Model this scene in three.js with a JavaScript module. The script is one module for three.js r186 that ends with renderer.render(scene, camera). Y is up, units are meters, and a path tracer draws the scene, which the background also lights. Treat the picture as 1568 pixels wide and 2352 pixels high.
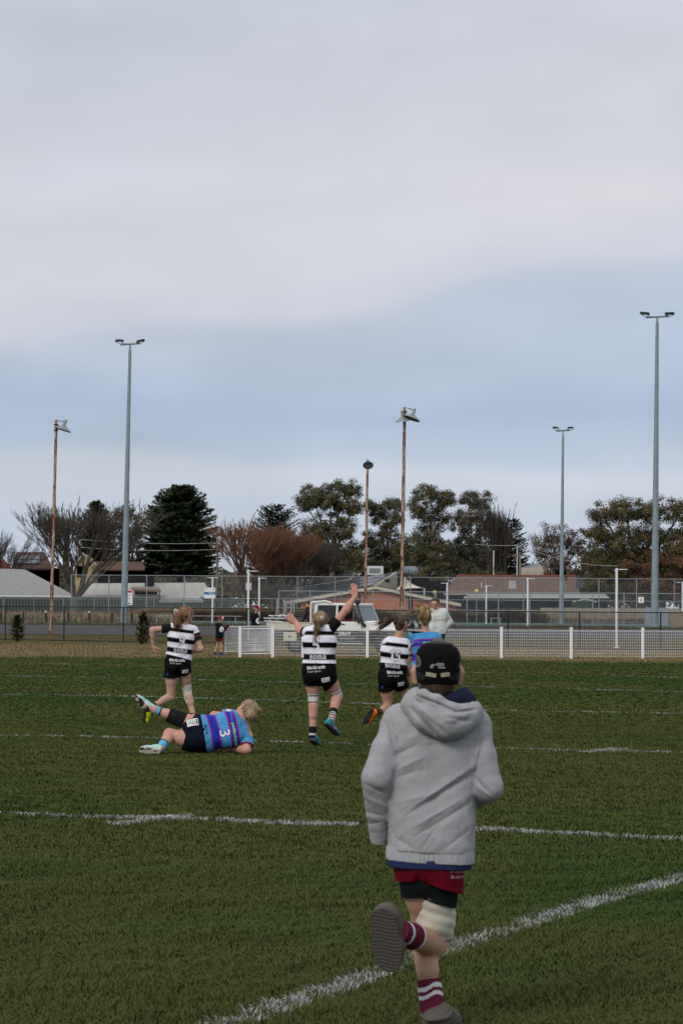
import * as THREE from 'three';
import { mergeGeometries } from 'three/addons/utils/BufferGeometryUtils.js';
import { RoundedBoxGeometry } from 'three/addons/geometries/RoundedBoxGeometry.js';

// ---------------------------------------------------------------- camera, sky, sun, exposure
const scene = new THREE.Scene();
const FOCAL = 5500, PW = 1568, PH = 2352, HORIZON = 1395, EYE = 1.7;   // lens in units of a 1568 x 2352 picture
const camera = new THREE.PerspectiveCamera(2 * Math.atan(PH / 2 / FOCAL) * 180 / Math.PI, PW / PH, 0.1, 6000);
camera.position.set(0, EYE, 0);
camera.rotation.order = 'YXZ';
camera.rotation.set(Math.atan((HORIZON - PH / 2) / FOCAL), 0, 0.4 * Math.PI / 180);
camera.focus = 30;
camera.userData.fStop = 14;
camera.updateMatrixWorld(true);
scene.add(camera);

const renderer = new THREE.WebGLRenderer({ antialias: true });
renderer.toneMapping = THREE.LinearToneMapping;
renderer.toneMappingExposure = 1.0;
renderer.shadowMap.enabled = true;

// seeded random numbers and value noise
function rng(seed) { let a = seed >>> 0; return () => { a = (a + 0x6D2B79F5) | 0; let t = Math.imul(a ^ (a >>> 15), 1 | a); t = (t + Math.imul(t ^ (t >>> 7), 61 | t)) ^ t; return ((t ^ (t >>> 14)) >>> 0) / 4294967296; }; }
function hash3(x, y, z) { let h = (Math.imul(x, 374761393) + Math.imul(y, 668265263) + Math.imul(z, 2147483647 ^ 0x5bd1e995)) | 0; h = Math.imul(h ^ (h >>> 13), 1274126177); h ^= h >>> 16; return (h >>> 0) / 4294967296; }
const fade = (t) => t * t * (3 - 2 * t), mix = (a, b, t) => a + (b - a) * t, clamp = (x, a = 0, b = 1) => Math.min(b, Math.max(a, x));
const smooth = (a, b, x) => fade(clamp((x - a) / (b - a)));
function noise3(x, y, z) {
  const i = Math.floor(x), j = Math.floor(y), k = Math.floor(z), u = fade(x - i), v = fade(y - j), w = fade(z - k);
  const c = (a, b, d) => hash3(i + a, j + b, k + d);
  return mix(mix(mix(c(0, 0, 0), c(1, 0, 0), u), mix(c(0, 1, 0), c(1, 1, 0), u), v), mix(mix(c(0, 0, 1), c(1, 0, 1), u), mix(c(0, 1, 1), c(1, 1, 1), u), v), w);
}
function fbm(x, y, z, o = 4) { let s = 0, a = 0.5, n = 0; for (let i = 0; i < o; i++) { s += a * noise3(x, y, z); n += a; a *= 0.5; x = x * 2.03 + 7.1; y = y * 2.03 + 3.7; z = z * 2.03 + 1.9; } return s / n; }

// the sky: a layered winter overcast, drawn out in long flat bands
{
  const W = 2048, H = 1024, data = new Float32Array(W * H * 4);
  // cloud banks in the view: bearing, elevation, half widths, brightness, warmth
  const banks = [[6.4, 10.1, 3.6, .6, .05, .03], [-5.6, 7.5, 3.2, .9, .04, .008], [-7, 12.5, 4, 1.2, -.06, -.02], [-6, 3.4, 3.4, .5, -.09, -.03], [3, 4.6, 3, .4, -.03, -.01]];
  const stops = [[-90, .30, .34, .40], [-2, .45, .50, .57], [0, .53, .59, .68], [1.8, .54, .605, .71], [2.7, .57, .625, .715], [3.35, .585, .635, .715], [3.9, .47, .555, .695], [4.5, .425, .52, .69], [5.4, .46, .545, .69], [6.5, .50, .565, .685], [7.4, .60, .625, .71], [8.3, .645, .66, .725], [10.5, .63, .645, .71], [12.5, .605, .63, .705], [15, .57, .615, .705], [25, .60, .63, .70], [50, .76, .77, .80], [90, .88, .88, .90]];
  const at = (e) => { for (let i = 1; i < stops.length; i++) if (e <= stops[i][0]) { const a = stops[i - 1], b = stops[i], t = fade(clamp((e - a[0]) / (b[0] - a[0]))); return [1, 2, 3].map((k) => mix(a[k], b[k], t)); } return stops[stops.length - 1].slice(1); };
  for (let j = 0; j < H; j++) {
    const el = (j + .5) / H * 180 - 90, ce = Math.cos(el * Math.PI / 180), se = Math.sin(el * Math.PI / 180);
    for (let i = 0; i < W; i++) {
      const az = (i + .5) / W * Math.PI * 2, x = Math.cos(az) * ce, z = Math.sin(az) * ce;
      const px = x / (Math.abs(se) + .10), pz = z / (Math.abs(se) + .10);          // cloud sheet seen in perspective
      const n1 = fbm(px * 1.1 + 3, pz * 1.1, 4.2, 4) - .5, n2 = fbm(x * 9 + 5, se * 46, z * 9, 4) - .5, n3 = fbm(x * 3.5 + 1, se * 22 + 4, z * 3.5, 3) - .5;
      const A = Math.atan2(-Math.cos(az), Math.sin(az)) * 180 / Math.PI;              // bearing from the way the camera looks
      let lift = 0, warm = n3 * .03 + n1 * .02;
      if (Math.abs(A) < 60 && el > -5 && el < 30) for (const [a, e, sa, se2, k, w] of banks) { const q = Math.exp(-(((A - a) / sa) ** 2) - (((el - e + (n2 + n3) * 1.4) / se2) ** 2)); lift += k * q; warm += w * q; }
      const n4 = fbm(x * 5 + 2, se * 90 + 3, z * 5, 4) - .5, slant = (A > 0 ? 2.6 : 1.5) * Math.sin(clamp(A / 16, -1, 1) * 1.57) * smooth(4.6, 7.4, el) * (1 - smooth(14, 24, el)), c = at(el - slant + (n3 * 1.6 + n1 * 1.2) * smooth(3.2, 6, el) + (se > 0 ? n2 * 1.3 + n4 * .7 : 0)), n5 = fbm(x * 26 + 9, se * 44, z * 26, 5) - .5, m = 1 + .06 * n1 + .12 * n2 + .09 * n3 + .08 * n4 + .13 * n5 + lift, o = (j * W + i) * 4;
      data[o] = c[0] * (m + warm); data[o + 1] = c[1] * m; data[o + 2] = c[2] * (m - warm * .5); data[o + 3] = 1;
    }
  }
  const sky = new THREE.DataTexture(data, W, H, THREE.RGBAFormat, THREE.FloatType);
  sky.mapping = THREE.EquirectangularReflectionMapping; sky.magFilter = THREE.LinearFilter; sky.wrapS = THREE.RepeatWrapping; sky.needsUpdate = true;
  scene.background = sky; scene.environment = sky;
}
const sun = new THREE.DirectionalLight(new THREE.Color(1, .955, .88), 1.5);
sun.position.set(-45, 62, 30); sun.target.position.set(0, 0, -40); scene.add(sun, sun.target);
sun.castShadow = true; sun.shadow.radius = 32; sun.shadow.mapSize.set(2048, 2048);
Object.assign(sun.shadow.camera, { left: -120, right: 120, top: 160, bottom: -120, near: 1, far: 500 });

// ---------------------------------------------------------------- helpers
const V = (x, y, z) => new THREE.Vector3(x, y, z);
const groundHeight = (dist) => 0.5 * smooth(100, 140, dist);            // the land rises a little beyond the oval
// a point of the picture plane carried out to a distance in metres
function at(x, y, dist) { const d = V((x - PW / 2) / FOCAL, -(y - PH / 2) / FOCAL, -1).applyEuler(camera.rotation); return d.multiplyScalar(dist / -d.z).add(camera.position); }
const onGround = (x, dist) => { const p = at(x, HORIZON, dist); p.y = groundHeight(dist); return p; };
function gp(x, y) { const d = V((x - PW / 2) / FOCAL, -(y - PH / 2) / FOCAL, -1).applyEuler(camera.rotation); return d.multiplyScalar(-EYE / d.y).add(camera.position).setY(0); }
const heightAt = (x, y, dist) => at(x, y, dist).y;

const used = new Map();
function numbered(name) { const n = used.get(name) ?? 0; used.set(name, n + 1); return n ? name + '_' + String(n).padStart(3, '0') : name; }
function shade(o) { o.traverse((m) => { if (m.isMesh) { m.castShadow = true; m.receiveShadow = true; } }); return o; }
function thing(name, label, category, pos = V(0, 0, 0), turn = 0, group) { const o = new THREE.Group(); o.name = numbered(name); o.position.copy(pos); o.rotation.y = turn; o.userData = { label, category }; if (group) o.userData.group = group; scene.add(o); return o; }
function part(name, geo, mat, parent, kind) { const m = new THREE.Mesh(Array.isArray(geo) ? merge(geo) : geo, mat); m.name = name; m.castShadow = m.receiveShadow = true; if (kind) m.userData.kind = kind; parent.add(m); return m; }
function setting(name, geo, mat, kind = 'structure') { const m = part(numbered(name), geo, mat, scene); m.userData.kind = kind; return m; }
function merge(list) {
  list = list.map((g) => (g.index ? g.toNonIndexed() : g));
  const uv = list.every((g) => g.attributes.uv), col = list.every((g) => g.attributes.color);
  for (const g of list) for (const k of Object.keys(g.attributes)) if (!(k === 'position' || k === 'normal' || (k === 'uv' && uv) || (k === 'color' && col))) g.deleteAttribute(k);
  return mergeGeometries(list);
}
const M = (r, g, b, rough = .8, extra = {}) => new THREE.MeshPhysicalMaterial({ color: new THREE.Color().setRGB(r, g, b), roughness: rough, specularIntensity: rough >= .7 ? .3 : 1, ...extra });
const fabric = (p) => new THREE.MeshPhysicalMaterial({ specularIntensity: .22, ...p });
function box(w, h, d, x = 0, y = 0, z = 0) { return new THREE.BoxGeometry(w, h, d).translate(x, y, z); }
function rbox(w, h, d, r, x = 0, y = 0, z = 0, seg = 2) { return new RoundedBoxGeometry(w, h, d, seg, r).translate(x, y, z); }
function bar(a, b, r0, r1 = r0, sides = 8, capped = true) {
  const d = b.clone().sub(a), L = d.length(), g = new THREE.CylinderGeometry(r1, r0, L, sides, 1, !capped);
  g.translate(0, L / 2, 0).applyQuaternion(new THREE.Quaternion().setFromUnitVectors(V(0, 1, 0), d.normalize())).translate(a.x, a.y, a.z); return g;
}
function tube(points, r, seg = 24, sides = 8) { return new THREE.TubeGeometry(new THREE.CatmullRomCurve3(points, false, 'catmullrom', .4), seg, r, sides); }
function quadGeo(a, b, c, d, nu = 1, nv = 1) {      // a b along the bottom, d c along the top; uv in metres
  const pos = [], uv = [], idx = [], lu = a.distanceTo(b), lv = a.distanceTo(d);
  for (let j = 0; j <= nv; j++) for (let i = 0; i <= nu; i++) { const p = a.clone().lerp(b, i / nu).lerp(d.clone().lerp(c, i / nu), j / nv); pos.push(p.x, p.y, p.z); uv.push(lu * i / nu, lv * j / nv); }
  for (let j = 0; j < nv; j++) for (let i = 0; i < nu; i++) { const k = j * (nu + 1) + i; idx.push(k, k + 1, k + nu + 2, k, k + nu + 2, k + nu + 1); }
  const g = new THREE.BufferGeometry(); g.setAttribute('position', new THREE.Float32BufferAttribute(pos, 3)); g.setAttribute('uv', new THREE.Float32BufferAttribute(uv, 2)); g.setIndex(idx); g.computeVertexNormals(); return g;
}
function slab(a, b, c, d, thick) {                 // a quad with thickness below it
  const n = b.clone().sub(a).cross(d.clone().sub(a)).normalize().multiplyScalar(-thick), A = a.clone().add(n), B = b.clone().add(n), C = c.clone().add(n), D = d.clone().add(n);
  return merge([quadGeo(a, b, c, d), quadGeo(B, A, D, C), quadGeo(A, B, b, a), quadGeo(B, C, c, b), quadGeo(C, D, d, c), quadGeo(D, A, a, d)]);
}
function prism(outline, depth) { const s = new THREE.Shape(outline.map(([x, y]) => new THREE.Vector2(x, y))); return new THREE.ExtrudeGeometry(s, { depth, bevelEnabled: false }); }
// a tiling texture from a function of (u, v) in 0..1; period noise made by blending edges
function texture(size, fn, { srgb = true, repeat } = {}) {
  const data = new Uint8Array(size * size * 4);
  for (let j = 0; j < size; j++) for (let i = 0; i < size; i++) { const c = fn(i / size, j / size), o = (j * size + i) * 4; for (let k = 0; k < 3; k++) data[o + k] = clamp(Array.isArray(c) ? c[k] : c) * 255; data[o + 3] = 255; }
  const t = new THREE.DataTexture(data, size, size); t.magFilter = THREE.LinearFilter; t.minFilter = THREE.LinearMipmapLinearFilter; t.generateMipmaps = true; t.wrapS = t.wrapT = THREE.RepeatWrapping; if (srgb) t.colorSpace = THREE.SRGBColorSpace; if (repeat) t.repeat.set(...repeat); t.needsUpdate = true; return t;
}
// noise that tiles in u and v
function tileNoise(u, v, f, seed, oct = 4) { let s = 0, a = .5, n = 0; for (let o = 0; o < oct; o++) { const F = f << o, x = u * F, y = v * F, i = Math.floor(x), j = Math.floor(y), fx = fade(x - i), fy = fade(y - j), h = (p, q) => hash3(((p % F) + F) % F, ((q % F) + F) % F, seed + o * 17); s += a * mix(mix(h(i, j), h(i + 1, j), fx), mix(h(i, j + 1), h(i + 1, j + 1), fx), fy); n += a; a *= .5; } return s / n; }
function canvasTexture(w, h, draw) { const c = document.createElement('canvas'); c.width = w; c.height = h; const x = c.getContext('2d'); draw(x, w, h); const t = new THREE.CanvasTexture(c); t.colorSpace = THREE.SRGBColorSpace; t.magFilter = THREE.LinearFilter; return t; }
function scaleUV(g, s, t = s) { const u = g.attributes.uv; for (let i = 0; i < u.count; i++) u.setXY(i, u.getX(i) * s, u.getY(i) * t); return g; }
// uv in metres on a geometry by the axis its faces look along
function boxUV(g, s = 1) { if (g.index) g = g.toNonIndexed(); const p = g.attributes.position, uv = new Float32Array(p.count * 2), a = V(), b = V(), c = V(); for (let i = 0; i < p.count; i += 3) { a.fromBufferAttribute(p, i); b.fromBufferAttribute(p, i + 1); c.fromBufferAttribute(p, i + 2); const n = b.clone().sub(a).cross(c.clone().sub(a)), ax = Math.abs(n.x), ay = Math.abs(n.y), az = Math.abs(n.z); [a, b, c].forEach((q, k) => { const [u, v] = ay > ax && ay > az ? [q.x, q.z] : ax > az ? [q.z, q.y] : [q.x, q.y]; uv[(i + k) * 2] = u * s; uv[(i + k) * 2 + 1] = v * s; }); } g.setAttribute('uv', new THREE.BufferAttribute(uv, 2)); return g; }
// ---------------------------------------------------------------- the ground
const patch = (x, z) => ({ a: fbm(x * .35 + 11, 0, z * .35, 4), b: fbm(x * 1.7, 5, z * 1.7, 3), c: fbm(x * .09, 9, z * .09 + 4, 3) });
// share of dry winter grass: little on the field, much on the verge along the fences
const dryness = (x, dist) => { const n = fbm(x * .22, 2, dist * .22, 4) - .5; return clamp(smooth(74, 81, dist + n * 7) * (1 - .35 * smooth(98, 108, dist + n * 5))); };
function grassColor(x, z, r) {
  const dist = -z, p = patch(x, z), d = dryness(x, dist), near = 1;
  let c = [.053, .091, .019];
  const dead = clamp(smooth(.46, .64, p.a) * .75 + smooth(.44, .64, p.c) * .6 + (r() < .08 ? .7 : 0));
  const lush = smooth(.45, .7, p.b);
  c = [mix(c[0], .044, lush * .6), mix(c[1], .078, lush * .6), mix(c[2], .016, lush * .6)];
  c = [mix(c[0], .122, dead * .5), mix(c[1], .112, dead * .5), mix(c[2], .034, dead * .5)];
  c = [mix(c[0], .29, d * .85), mix(c[1], .22, d * .85), mix(c[2], .115, d * .85)];
  const k = (.84 + .32 * r()) * near; return c.map((v) => v * k);
}
{
  const xs = [], zs = [];
  for (let d = -300; d < 0; d += 50) zs.push(d); for (let d = 0; d < 84; d += 1) zs.push(d); for (let d = 84; d < 150; d += 1.5) zs.push(d); for (let d = 150; d < 320; d += 10) zs.push(d); for (let d = 320; d <= 3000; d += 220) zs.push(d);
  for (let x = -2000; x < -60; x += 140) xs.push(x); for (let x = -40; x <= 40; x += 1) xs.push(x); for (let x = 60; x <= 2000; x += 140) xs.push(x);
  const pos = [], col = [], uv = [], idx = [], W = xs.length, r = rng(4), half = () => .5;
  for (const d of zs) for (const x of xs) { pos.push(x, groundHeight(d), -d); uv.push(x / 1.6, d / 1.6); const c = grassColor(x, -d, half); col.push(c[0] * .70, c[1] * .70, c[2] * .72); }  // ground colour darkened evenly, standing in for shade among the blades
  for (let j = 0; j + 1 < zs.length; j++) for (let i = 0; i + 1 < W; i++) { const k = j * W + i; idx.push(k, k + 1, k + W + 1, k, k + W + 1, k + W); }
  const g = new THREE.BufferGeometry(); g.setAttribute('position', new THREE.Float32BufferAttribute(pos, 3)); g.setAttribute('color', new THREE.Float32BufferAttribute(col, 3)); g.setAttribute('uv', new THREE.Float32BufferAttribute(uv, 2)); g.setIndex(idx); g.computeVertexNormals();
  const tex = texture(512, (u, v) => { const n = tileNoise(u, v, 8, 3, 6), m = tileNoise(u, v, 64, 9, 3), k = .55 + .55 * n * (.6 + .8 * m); return [k, k * .98, k * .93]; });
  const bump = texture(512, (u, v) => tileNoise(u, v, 16, 5, 6) * .6 + tileNoise(u, v, 128, 6, 2) * .4, { srgb: false });
  setting('ground', g, fabric({ vertexColors: true, map: tex, bumpMap: bump, bumpScale: .015, roughness: 1 }));
}
// asphalt beyond the black fence, and the netball courts past it
function sheet(name, x0, x1, d0, d1, lift, mat, edge = 0) {
  const pos = [], uv = [], idx = [], nx = 60, nd = 12;
  for (let j = 0; j <= nd; j++) for (let i = 0; i <= nx; i++) { const x = mix(x0, x1, i / nx); let d = mix(d0, d1, j / nd); if (j === 0) d += (fbm(x * .6, 1, 3) - .5) * edge; if (j === nd) d += (fbm(x * .6, 1, 8) - .5) * edge; pos.push(x, groundHeight(d) + lift, -d); uv.push(x / 2, d / 2); }
  for (let j = 0; j < nd; j++) for (let i = 0; i < nx; i++) { const k = j * (nx + 1) + i; idx.push(k, k + 1, k + nx + 2, k, k + nx + 2, k + nx + 1); }
  const g = new THREE.BufferGeometry(); g.setAttribute('position', new THREE.Float32BufferAttribute(pos, 3)); g.setAttribute('uv', new THREE.Float32BufferAttribute(uv, 2)); g.setIndex(idx); g.computeVertexNormals(); return setting(name, g, mat);
}
const asphaltTex = texture(256, (u, v) => { const n = tileNoise(u, v, 32, 2, 3), s = tileNoise(u, v, 4, 7, 3), k = .15 + .09 * n + .07 * s; return [k, k, k]; });
sheet('asphalt_road', -60, 60, 119, 143, .03, new THREE.MeshStandardMaterial({ map: asphaltTex, roughness: .95 }), 2);
const courtTex = texture(256, (u, v) => { const n = tileNoise(u, v, 16, 12, 4), s = tileNoise(u, v, 3, 8, 3), k = .7 + .3 * n + .2 * (s - .5); return [.33 * k, .47 * k, .46 * k]; });
sheet('netball_court', -60, 60, 150, 197, .02, new THREE.MeshStandardMaterial({ map: courtTex, roughness: .9 }));

// grass: tufts of bent blades
function tuftGeometry(seed, blades, h, w, spread) {
  const r = rng(seed), pos = [], nor = [], idx = [];
  for (let i = 0; i < blades; i++) {
    const a = r() * 6.283, R = spread * Math.sqrt(r()), x = Math.cos(a) * R, z = Math.sin(a) * R, t = r() * 6.283, L = h * (.45 + .75 * r()), lean = L * (.3 + 1.2 * r()), bx = Math.cos(t), bz = Math.sin(t), sx = -bz * w * (.7 + .6 * r()) / 2, sz = bx * w / 2, k = pos.length / 3;
    const mx = x + bx * lean * .35, mz = z + bz * lean * .35, my = L * .62, ex = x + bx * lean, ez = z + bz * lean, ey = L * (.75 + .25 * r());
    pos.push(x - sx, -.004, z - sz, x + sx, -.004, z + sz, mx - sx * .8, my, mz - sz * .8, mx + sx * .8, my, mz + sz * .8, ex, ey, ez);
    for (let q = 0; q < 5; q++) nor.push(bx * -.35, .93, bz * -.35);
    idx.push(k, k + 1, k + 3, k, k + 3, k + 2, k + 2, k + 3, k + 4);
  }
  const g = new THREE.BufferGeometry(); g.setAttribute('position', new THREE.Float32BufferAttribute(pos, 3)); g.setAttribute('normal', new THREE.Float32BufferAttribute(nor, 3)); g.setIndex(idx); return g;
}
const bladeMat = new THREE.MeshPhysicalMaterial({ specularIntensity: .15, color: 0xffffff, roughness: .85, side: THREE.DoubleSide });
function instanced(name, geo, mat, list, kind = 'stuff') {
  const m = new THREE.InstancedMesh(geo, mat, list.length), q = new THREE.Quaternion(), e = new THREE.Euler(), mt = new THREE.Matrix4(), p = V(), s = V(), c = new THREE.Color();
  list.forEach((o, i) => { e.set(o.tx ?? 0, o.turn ?? 0, o.tz ?? 0); q.setFromEuler(e); mt.compose(p.set(o.x, o.y, o.z), q, s.set(o.s * (o.w ?? 1), o.s * (o.h ?? 1), o.s * (o.w ?? 1))); m.setMatrixAt(i, mt); m.setColorAt(i, c.setRGB(...o.c)); });
  m.name = numbered(name); m.userData.kind = kind; m.castShadow = m.receiveShadow = true; scene.add(m); return m;
}
{
  const bands = [[6.3, 16, 1500, 19, .029, .0022, .05, 1], [16, 36, 640, 16, .027, .0036, .07, 2], [36, 76, 220, 14, .024, .007, .11, 3], [76, 119, 75, 10, .03, .014, .14, 4]];
  for (const [d0, d1, density, blades, h, w, spread, seed] of bands) {
    const r = rng(seed * 101), geo = tuftGeometry(seed, blades, h, w, spread), list = [], hw = .235;
    const n = Math.round(density * hw * (d1 * d1 - d0 * d0));
    for (let i = 0; i < n; i++) {
      const d = Math.sqrt(mix(d0 * d0, d1 * d1, r())), x = (r() * 2 - 1) * hw * d, p = patch(x, -d);
      const k = .7 + .6 * smooth(.3, .7, fbm(x * 2.1, 7, d * 2.1, 3));
      list.push({ x, y: groundHeight(d), z: -d, s: .75 + .5 * r(), h: k * (.8 + .4 * p.b), turn: r() * 6.283, c: grassColor(x, -d, r) });
    }
    instanced('grass', geo, bladeMat, list);
  }
}
// painted lines: the same grass, whitened, worn through in places
function paintedLine(label, pts, width, cover, seed, faint = 0) {
  const r = rng(seed), g = pts.map(([x, y]) => gp(x, y)), list = []; if (pts.length > 4) { const n = g.length; g.unshift(g[0].clone().add(g[0].clone().sub(g[1]).setLength(4))); g.push(g[n].clone().add(g[n].clone().sub(g[n - 1]).setLength(4))); }
  const d0 = g[0].distanceTo(camera.position), far = clamp((d0 - 12) / 40);
  const geo = tuftGeometry(seed, 12, .032, mix(.0034, .010, far), .032 + .045 * far), dens = mix(900, 240, far);
  for (let i = 0; i + 1 < g.length; i++) {
    const a = g[i], b = g[i + 1], L = a.distanceTo(b), n = b.clone().sub(a).normalize(), px = -n.z, pz = n.x, m = Math.round(L * width * dens);
    for (let k = 0; k < m; k++) {
      const t = r(), o = (r() - .5) * width * (1 + .5 * (r() - .5)), x = mix(a.x, b.x, t) + px * o, z = mix(a.z, b.z, t) + pz * o;
      const worn = fbm(x * 1.1, 3 + seed, z * 1.1, 4) * .65 + fbm(x * 7, seed, z * 7, 2) * .35;
      if (worn > cover || r() < faint) continue;
      const v = .25 + .27 * r(); list.push({ x, y: 0, z, s: .8 + .5 * r(), h: .9, turn: r() * 6.283, c: [v * .98, v, v * .97] });
    }
  }
  if (list.length) { const m = instanced('field_line', geo, bladeMat, list, 'structure'); m.userData.label = label; }
}
paintedLine('wide white line running diagonally past the running boy', [[425, 2392], [535, 2353], [705, 2297], [850, 2245], [1020, 2185], [1200, 2128], [1400, 2066], [1568, 2018], [1700, 1982]], .145, .74, 31);
paintedLine('white line across the grass between the boy and the fallen player', [[-60, 1868], [0, 1871], [170, 1879], [470, 1885], [640, 1893], [840, 1898], [1090, 1907], [1330, 1919], [1568, 1932], [1640, 1936]], .12, .73, 32, .05);
paintedLine('short bright dash crossing the nearest cross line', [[262, 1897], [340, 1888], [430, 1876]], .14, .75, 33);
paintedLine('worn white line level with the fallen player', [[-60, 1691], [160, 1693], [588, 1704], [1140, 1722], [1568, 1730], [1640, 1732]], .13, .56, 34, .3);
paintedLine('short bright dash on the worn line beside the boy', [[1338, 1731], [1420, 1722]], .15, .8, 35);
paintedLine('broken white line behind the fallen player', [[-60, 1595], [340, 1602], [640, 1611], [900, 1620], [1101, 1633], [1568, 1641], [1640, 1643]], .16, .59, 36, .25);
paintedLine('thin white line behind the running players', [[-60, 1551], [0, 1553], [300, 1558], [612, 1567], [1066, 1578], [1568, 1590], [1640, 1592]], .17, .60, 37, .3);
paintedLine('faint white line near the far edge of the field', [[280, 1529], [700, 1537], [1175, 1548], [1568, 1558], [1640, 1560]], .16, .57, 38, .4);
// ---------------------------------------------------------------- fences
const whitePaint = M(.78, .79, .80, .45), blackCoat = M(.012, .012, .013, .6), galv = new THREE.MeshStandardMaterial({ color: new THREE.Color().setRGB(.30, .32, .34), roughness: .6, metalness: .35 });
const thinSquare = (a, b, r) => bar(a, b, r, r, 4, false);
// welded mesh panel between two posts, its top bent over into a rounded roll
function meshPanel(a, b, h0, h1, pitchX = .075, pitchY = .095, r = .0048) {
  const L = a.distanceTo(b), list = [], dir = b.clone().sub(a).normalize(), n = V(-dir.z, 0, dir.x), nx = Math.round(L / pitchX), ny = Math.round((h1 - h0) / pitchY);
  const up = (p, h) => V(p.x, p.y + h, p.z);
  for (let i = 0; i <= nx; i++) { const p = a.clone().lerp(b, i / nx); list.push(thinSquare(up(p, h0), up(p, h1), r)); list.push(thinSquare(up(p, h1), up(p, h1 + .03).addScaledVector(n, -.045), r)); }
  for (let j = 0; j <= ny; j++) { const h = mix(h0, h1, j / ny); list.push(thinSquare(up(a, h), up(b, h), r)); }
  list.push(thinSquare(up(a, h1 + .03).addScaledVector(n, -.045), up(b, h1 + .03).addScaledVector(n, -.045), r * 1.3));
  return list;
}
{
  const f = thing('white_mesh_fence', 'low white welded mesh fence along the far edge of the field', 'fence');
  const px = [627, 696, 844, 997, 1151, 1311, 1475, 1640, 1808, 1976], dist = (x) => mix(80.2, 82.4, (x - 620) / 1000), P = px.map((x) => onGround(x, dist(x)));
  P.forEach((p) => { const q = part('post', rbox(.10, 1.06, .10, .012, p.x, .53, p.z), whitePaint, f); part('post_cap', rbox(.108, .02, .108, .006, p.x, 1.068, p.z), whitePaint, q); });
  for (let i = 0; i + 1 < P.length; i++) { const d = P[i + 1].clone().sub(P[i]).normalize().multiplyScalar(.05), a = P[i].clone().add(d), b = P[i + 1].clone().sub(d); part('mesh_panel', meshPanel(a, b, .09, .94), whitePaint, f, 'stuff'); }
  // two gate leaves standing open
  const gate = (label, a, b, h, frame) => {
    const g = thing('white_mesh_gate', label, 'gate', undefined, 0, 'gate leaves in the white fence'), up = (p, y) => V(p.x, p.y + y, p.z);
    part('frame', [bar(up(a, .12), up(a, h), .022), bar(up(b, .12), up(b, h), .022), bar(up(a, h), up(b, h), .022), bar(up(a, .13), up(b, .13), .022), bar(up(a, .42), up(b, .42), .014)], whitePaint, g);
    part('mesh_panel', meshPanel(a, b, .14, h - .04, .06, .075), whitePaint, g, 'stuff');
    part('drop_bolt', bar(up(a, 0), up(a, .2), .012), whitePaint, g);
    if (frame) part('gate_post', rbox(.1, 1.03, .1, .012, a.x, .515, a.z), whitePaint, g);
  };
  gate('open white mesh gate leaf ending in a square post beside the fence', onGround(552, 79.6), onGround(622, 80.4), .96, true);
  gate('open white mesh gate leaf held by the boy in the maroon cap', onGround(518, 83.2), onGround(618, 86.4), 1.0, false);
}
// chain link: two families of crossing wires
function chainLink(a, b, h0, h1, pitch, r) {
  const L = a.distanceTo(b), H = h1 - h0, list = [], p = (u, v) => a.clone().lerp(b, u / L).add(V(0, h0 + v, 0));
  const pos = [], idx = [];
  for (const s of [1, -1]) for (let u = -H; u < L + H; u += pitch) {
    let u0 = u, u1 = u + s * H, v0 = 0, v1 = H; if (s < 0) { u0 = u + H; u1 = u; }
    const cut = (uu) => { const t = (uu - u0) / (u1 - u0); return t; };
    let t0 = 0, t1 = 1; const lo = Math.min(cut(0), cut(L)), hi = Math.max(cut(0), cut(L)); t0 = Math.max(t0, lo); t1 = Math.min(t1, hi); if (t1 - t0 < .02) continue;
    list.push(bar(p(mix(u0, u1, t0), mix(v0, v1, t0)), p(mix(u0, u1, t1), mix(v0, v1, t1)), r, r, 3, false));
  }
  return list;
}
{
  const f = thing('black_chain_link_fence', 'black chain link fence with a top rail between the oval and the road', 'fence');
  const px = [-420, -275, -130, 14, 148, 284, 426, 568, 714, 862, 1012, 1166, 1330, 1516, 1700, 1890, 2080], dist = (x) => mix(111, 98, clamp((x + 130) / 1830)), P = px.map((x) => onGround(x, dist(x))), H = 1.58, up = (p, y) => V(p.x, p.y + y, p.z);
  P.forEach((p) => part('post', bar(up(p, -.05), up(p, H + .03), .034, .034, 10), blackCoat, f));
  for (let i = 0; i + 1 < P.length; i++) {
    part('top_rail', bar(up(P[i], H), up(P[i + 1], H), .026, .026, 8), blackCoat, f);
    part('bottom_rail', bar(up(P[i], .05), up(P[i + 1], .05), .02, .02, 8), blackCoat, f);
    part('chain_link', chainLink(P[i], P[i + 1], .07, H - .02, .058, .0024), blackCoat, f, 'stuff');
  }
}
// tall galvanised fences round the courts
function courtFence(label, dist, x0, x1, yTop, step, rails, seed) {
  const f = thing('court_fence', label, 'fence', undefined, 0, 'tall fences round the courts'), n = Math.round((x1 - x0) / step), P = [], H = heightAt((x0 + x1) / 2, yTop, dist) - groundHeight(dist), up = (p, y) => V(p.x, p.y + y, p.z);
  for (let i = 0; i <= n; i++) P.push(onGround(mix(x0, x1, i / n), dist));
  P.forEach((p) => part('post', bar(up(p, 0), up(p, H + .05), .045, .045, 6), galv, f));
  for (let i = 0; i + 1 < P.length; i++) part('chain_link', chainLink(P[i], P[i + 1], .06, H - .03, .085, .0022), galv, f, 'stuff');
  for (const t of rails) part('rail', bar(up(P[0], H * t), up(P[n], H * t), .032, .032, 6), galv, f);
}
courtFence('tall galvanised chain link fence behind the courts', 204, 164, 1720, 1326, 86, [1, .5, .02], 1);
courtFence('lower galvanised chain link fence in front of the courts', 168, 640, 1720, 1361, 74, [1, .45], 2);
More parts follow.
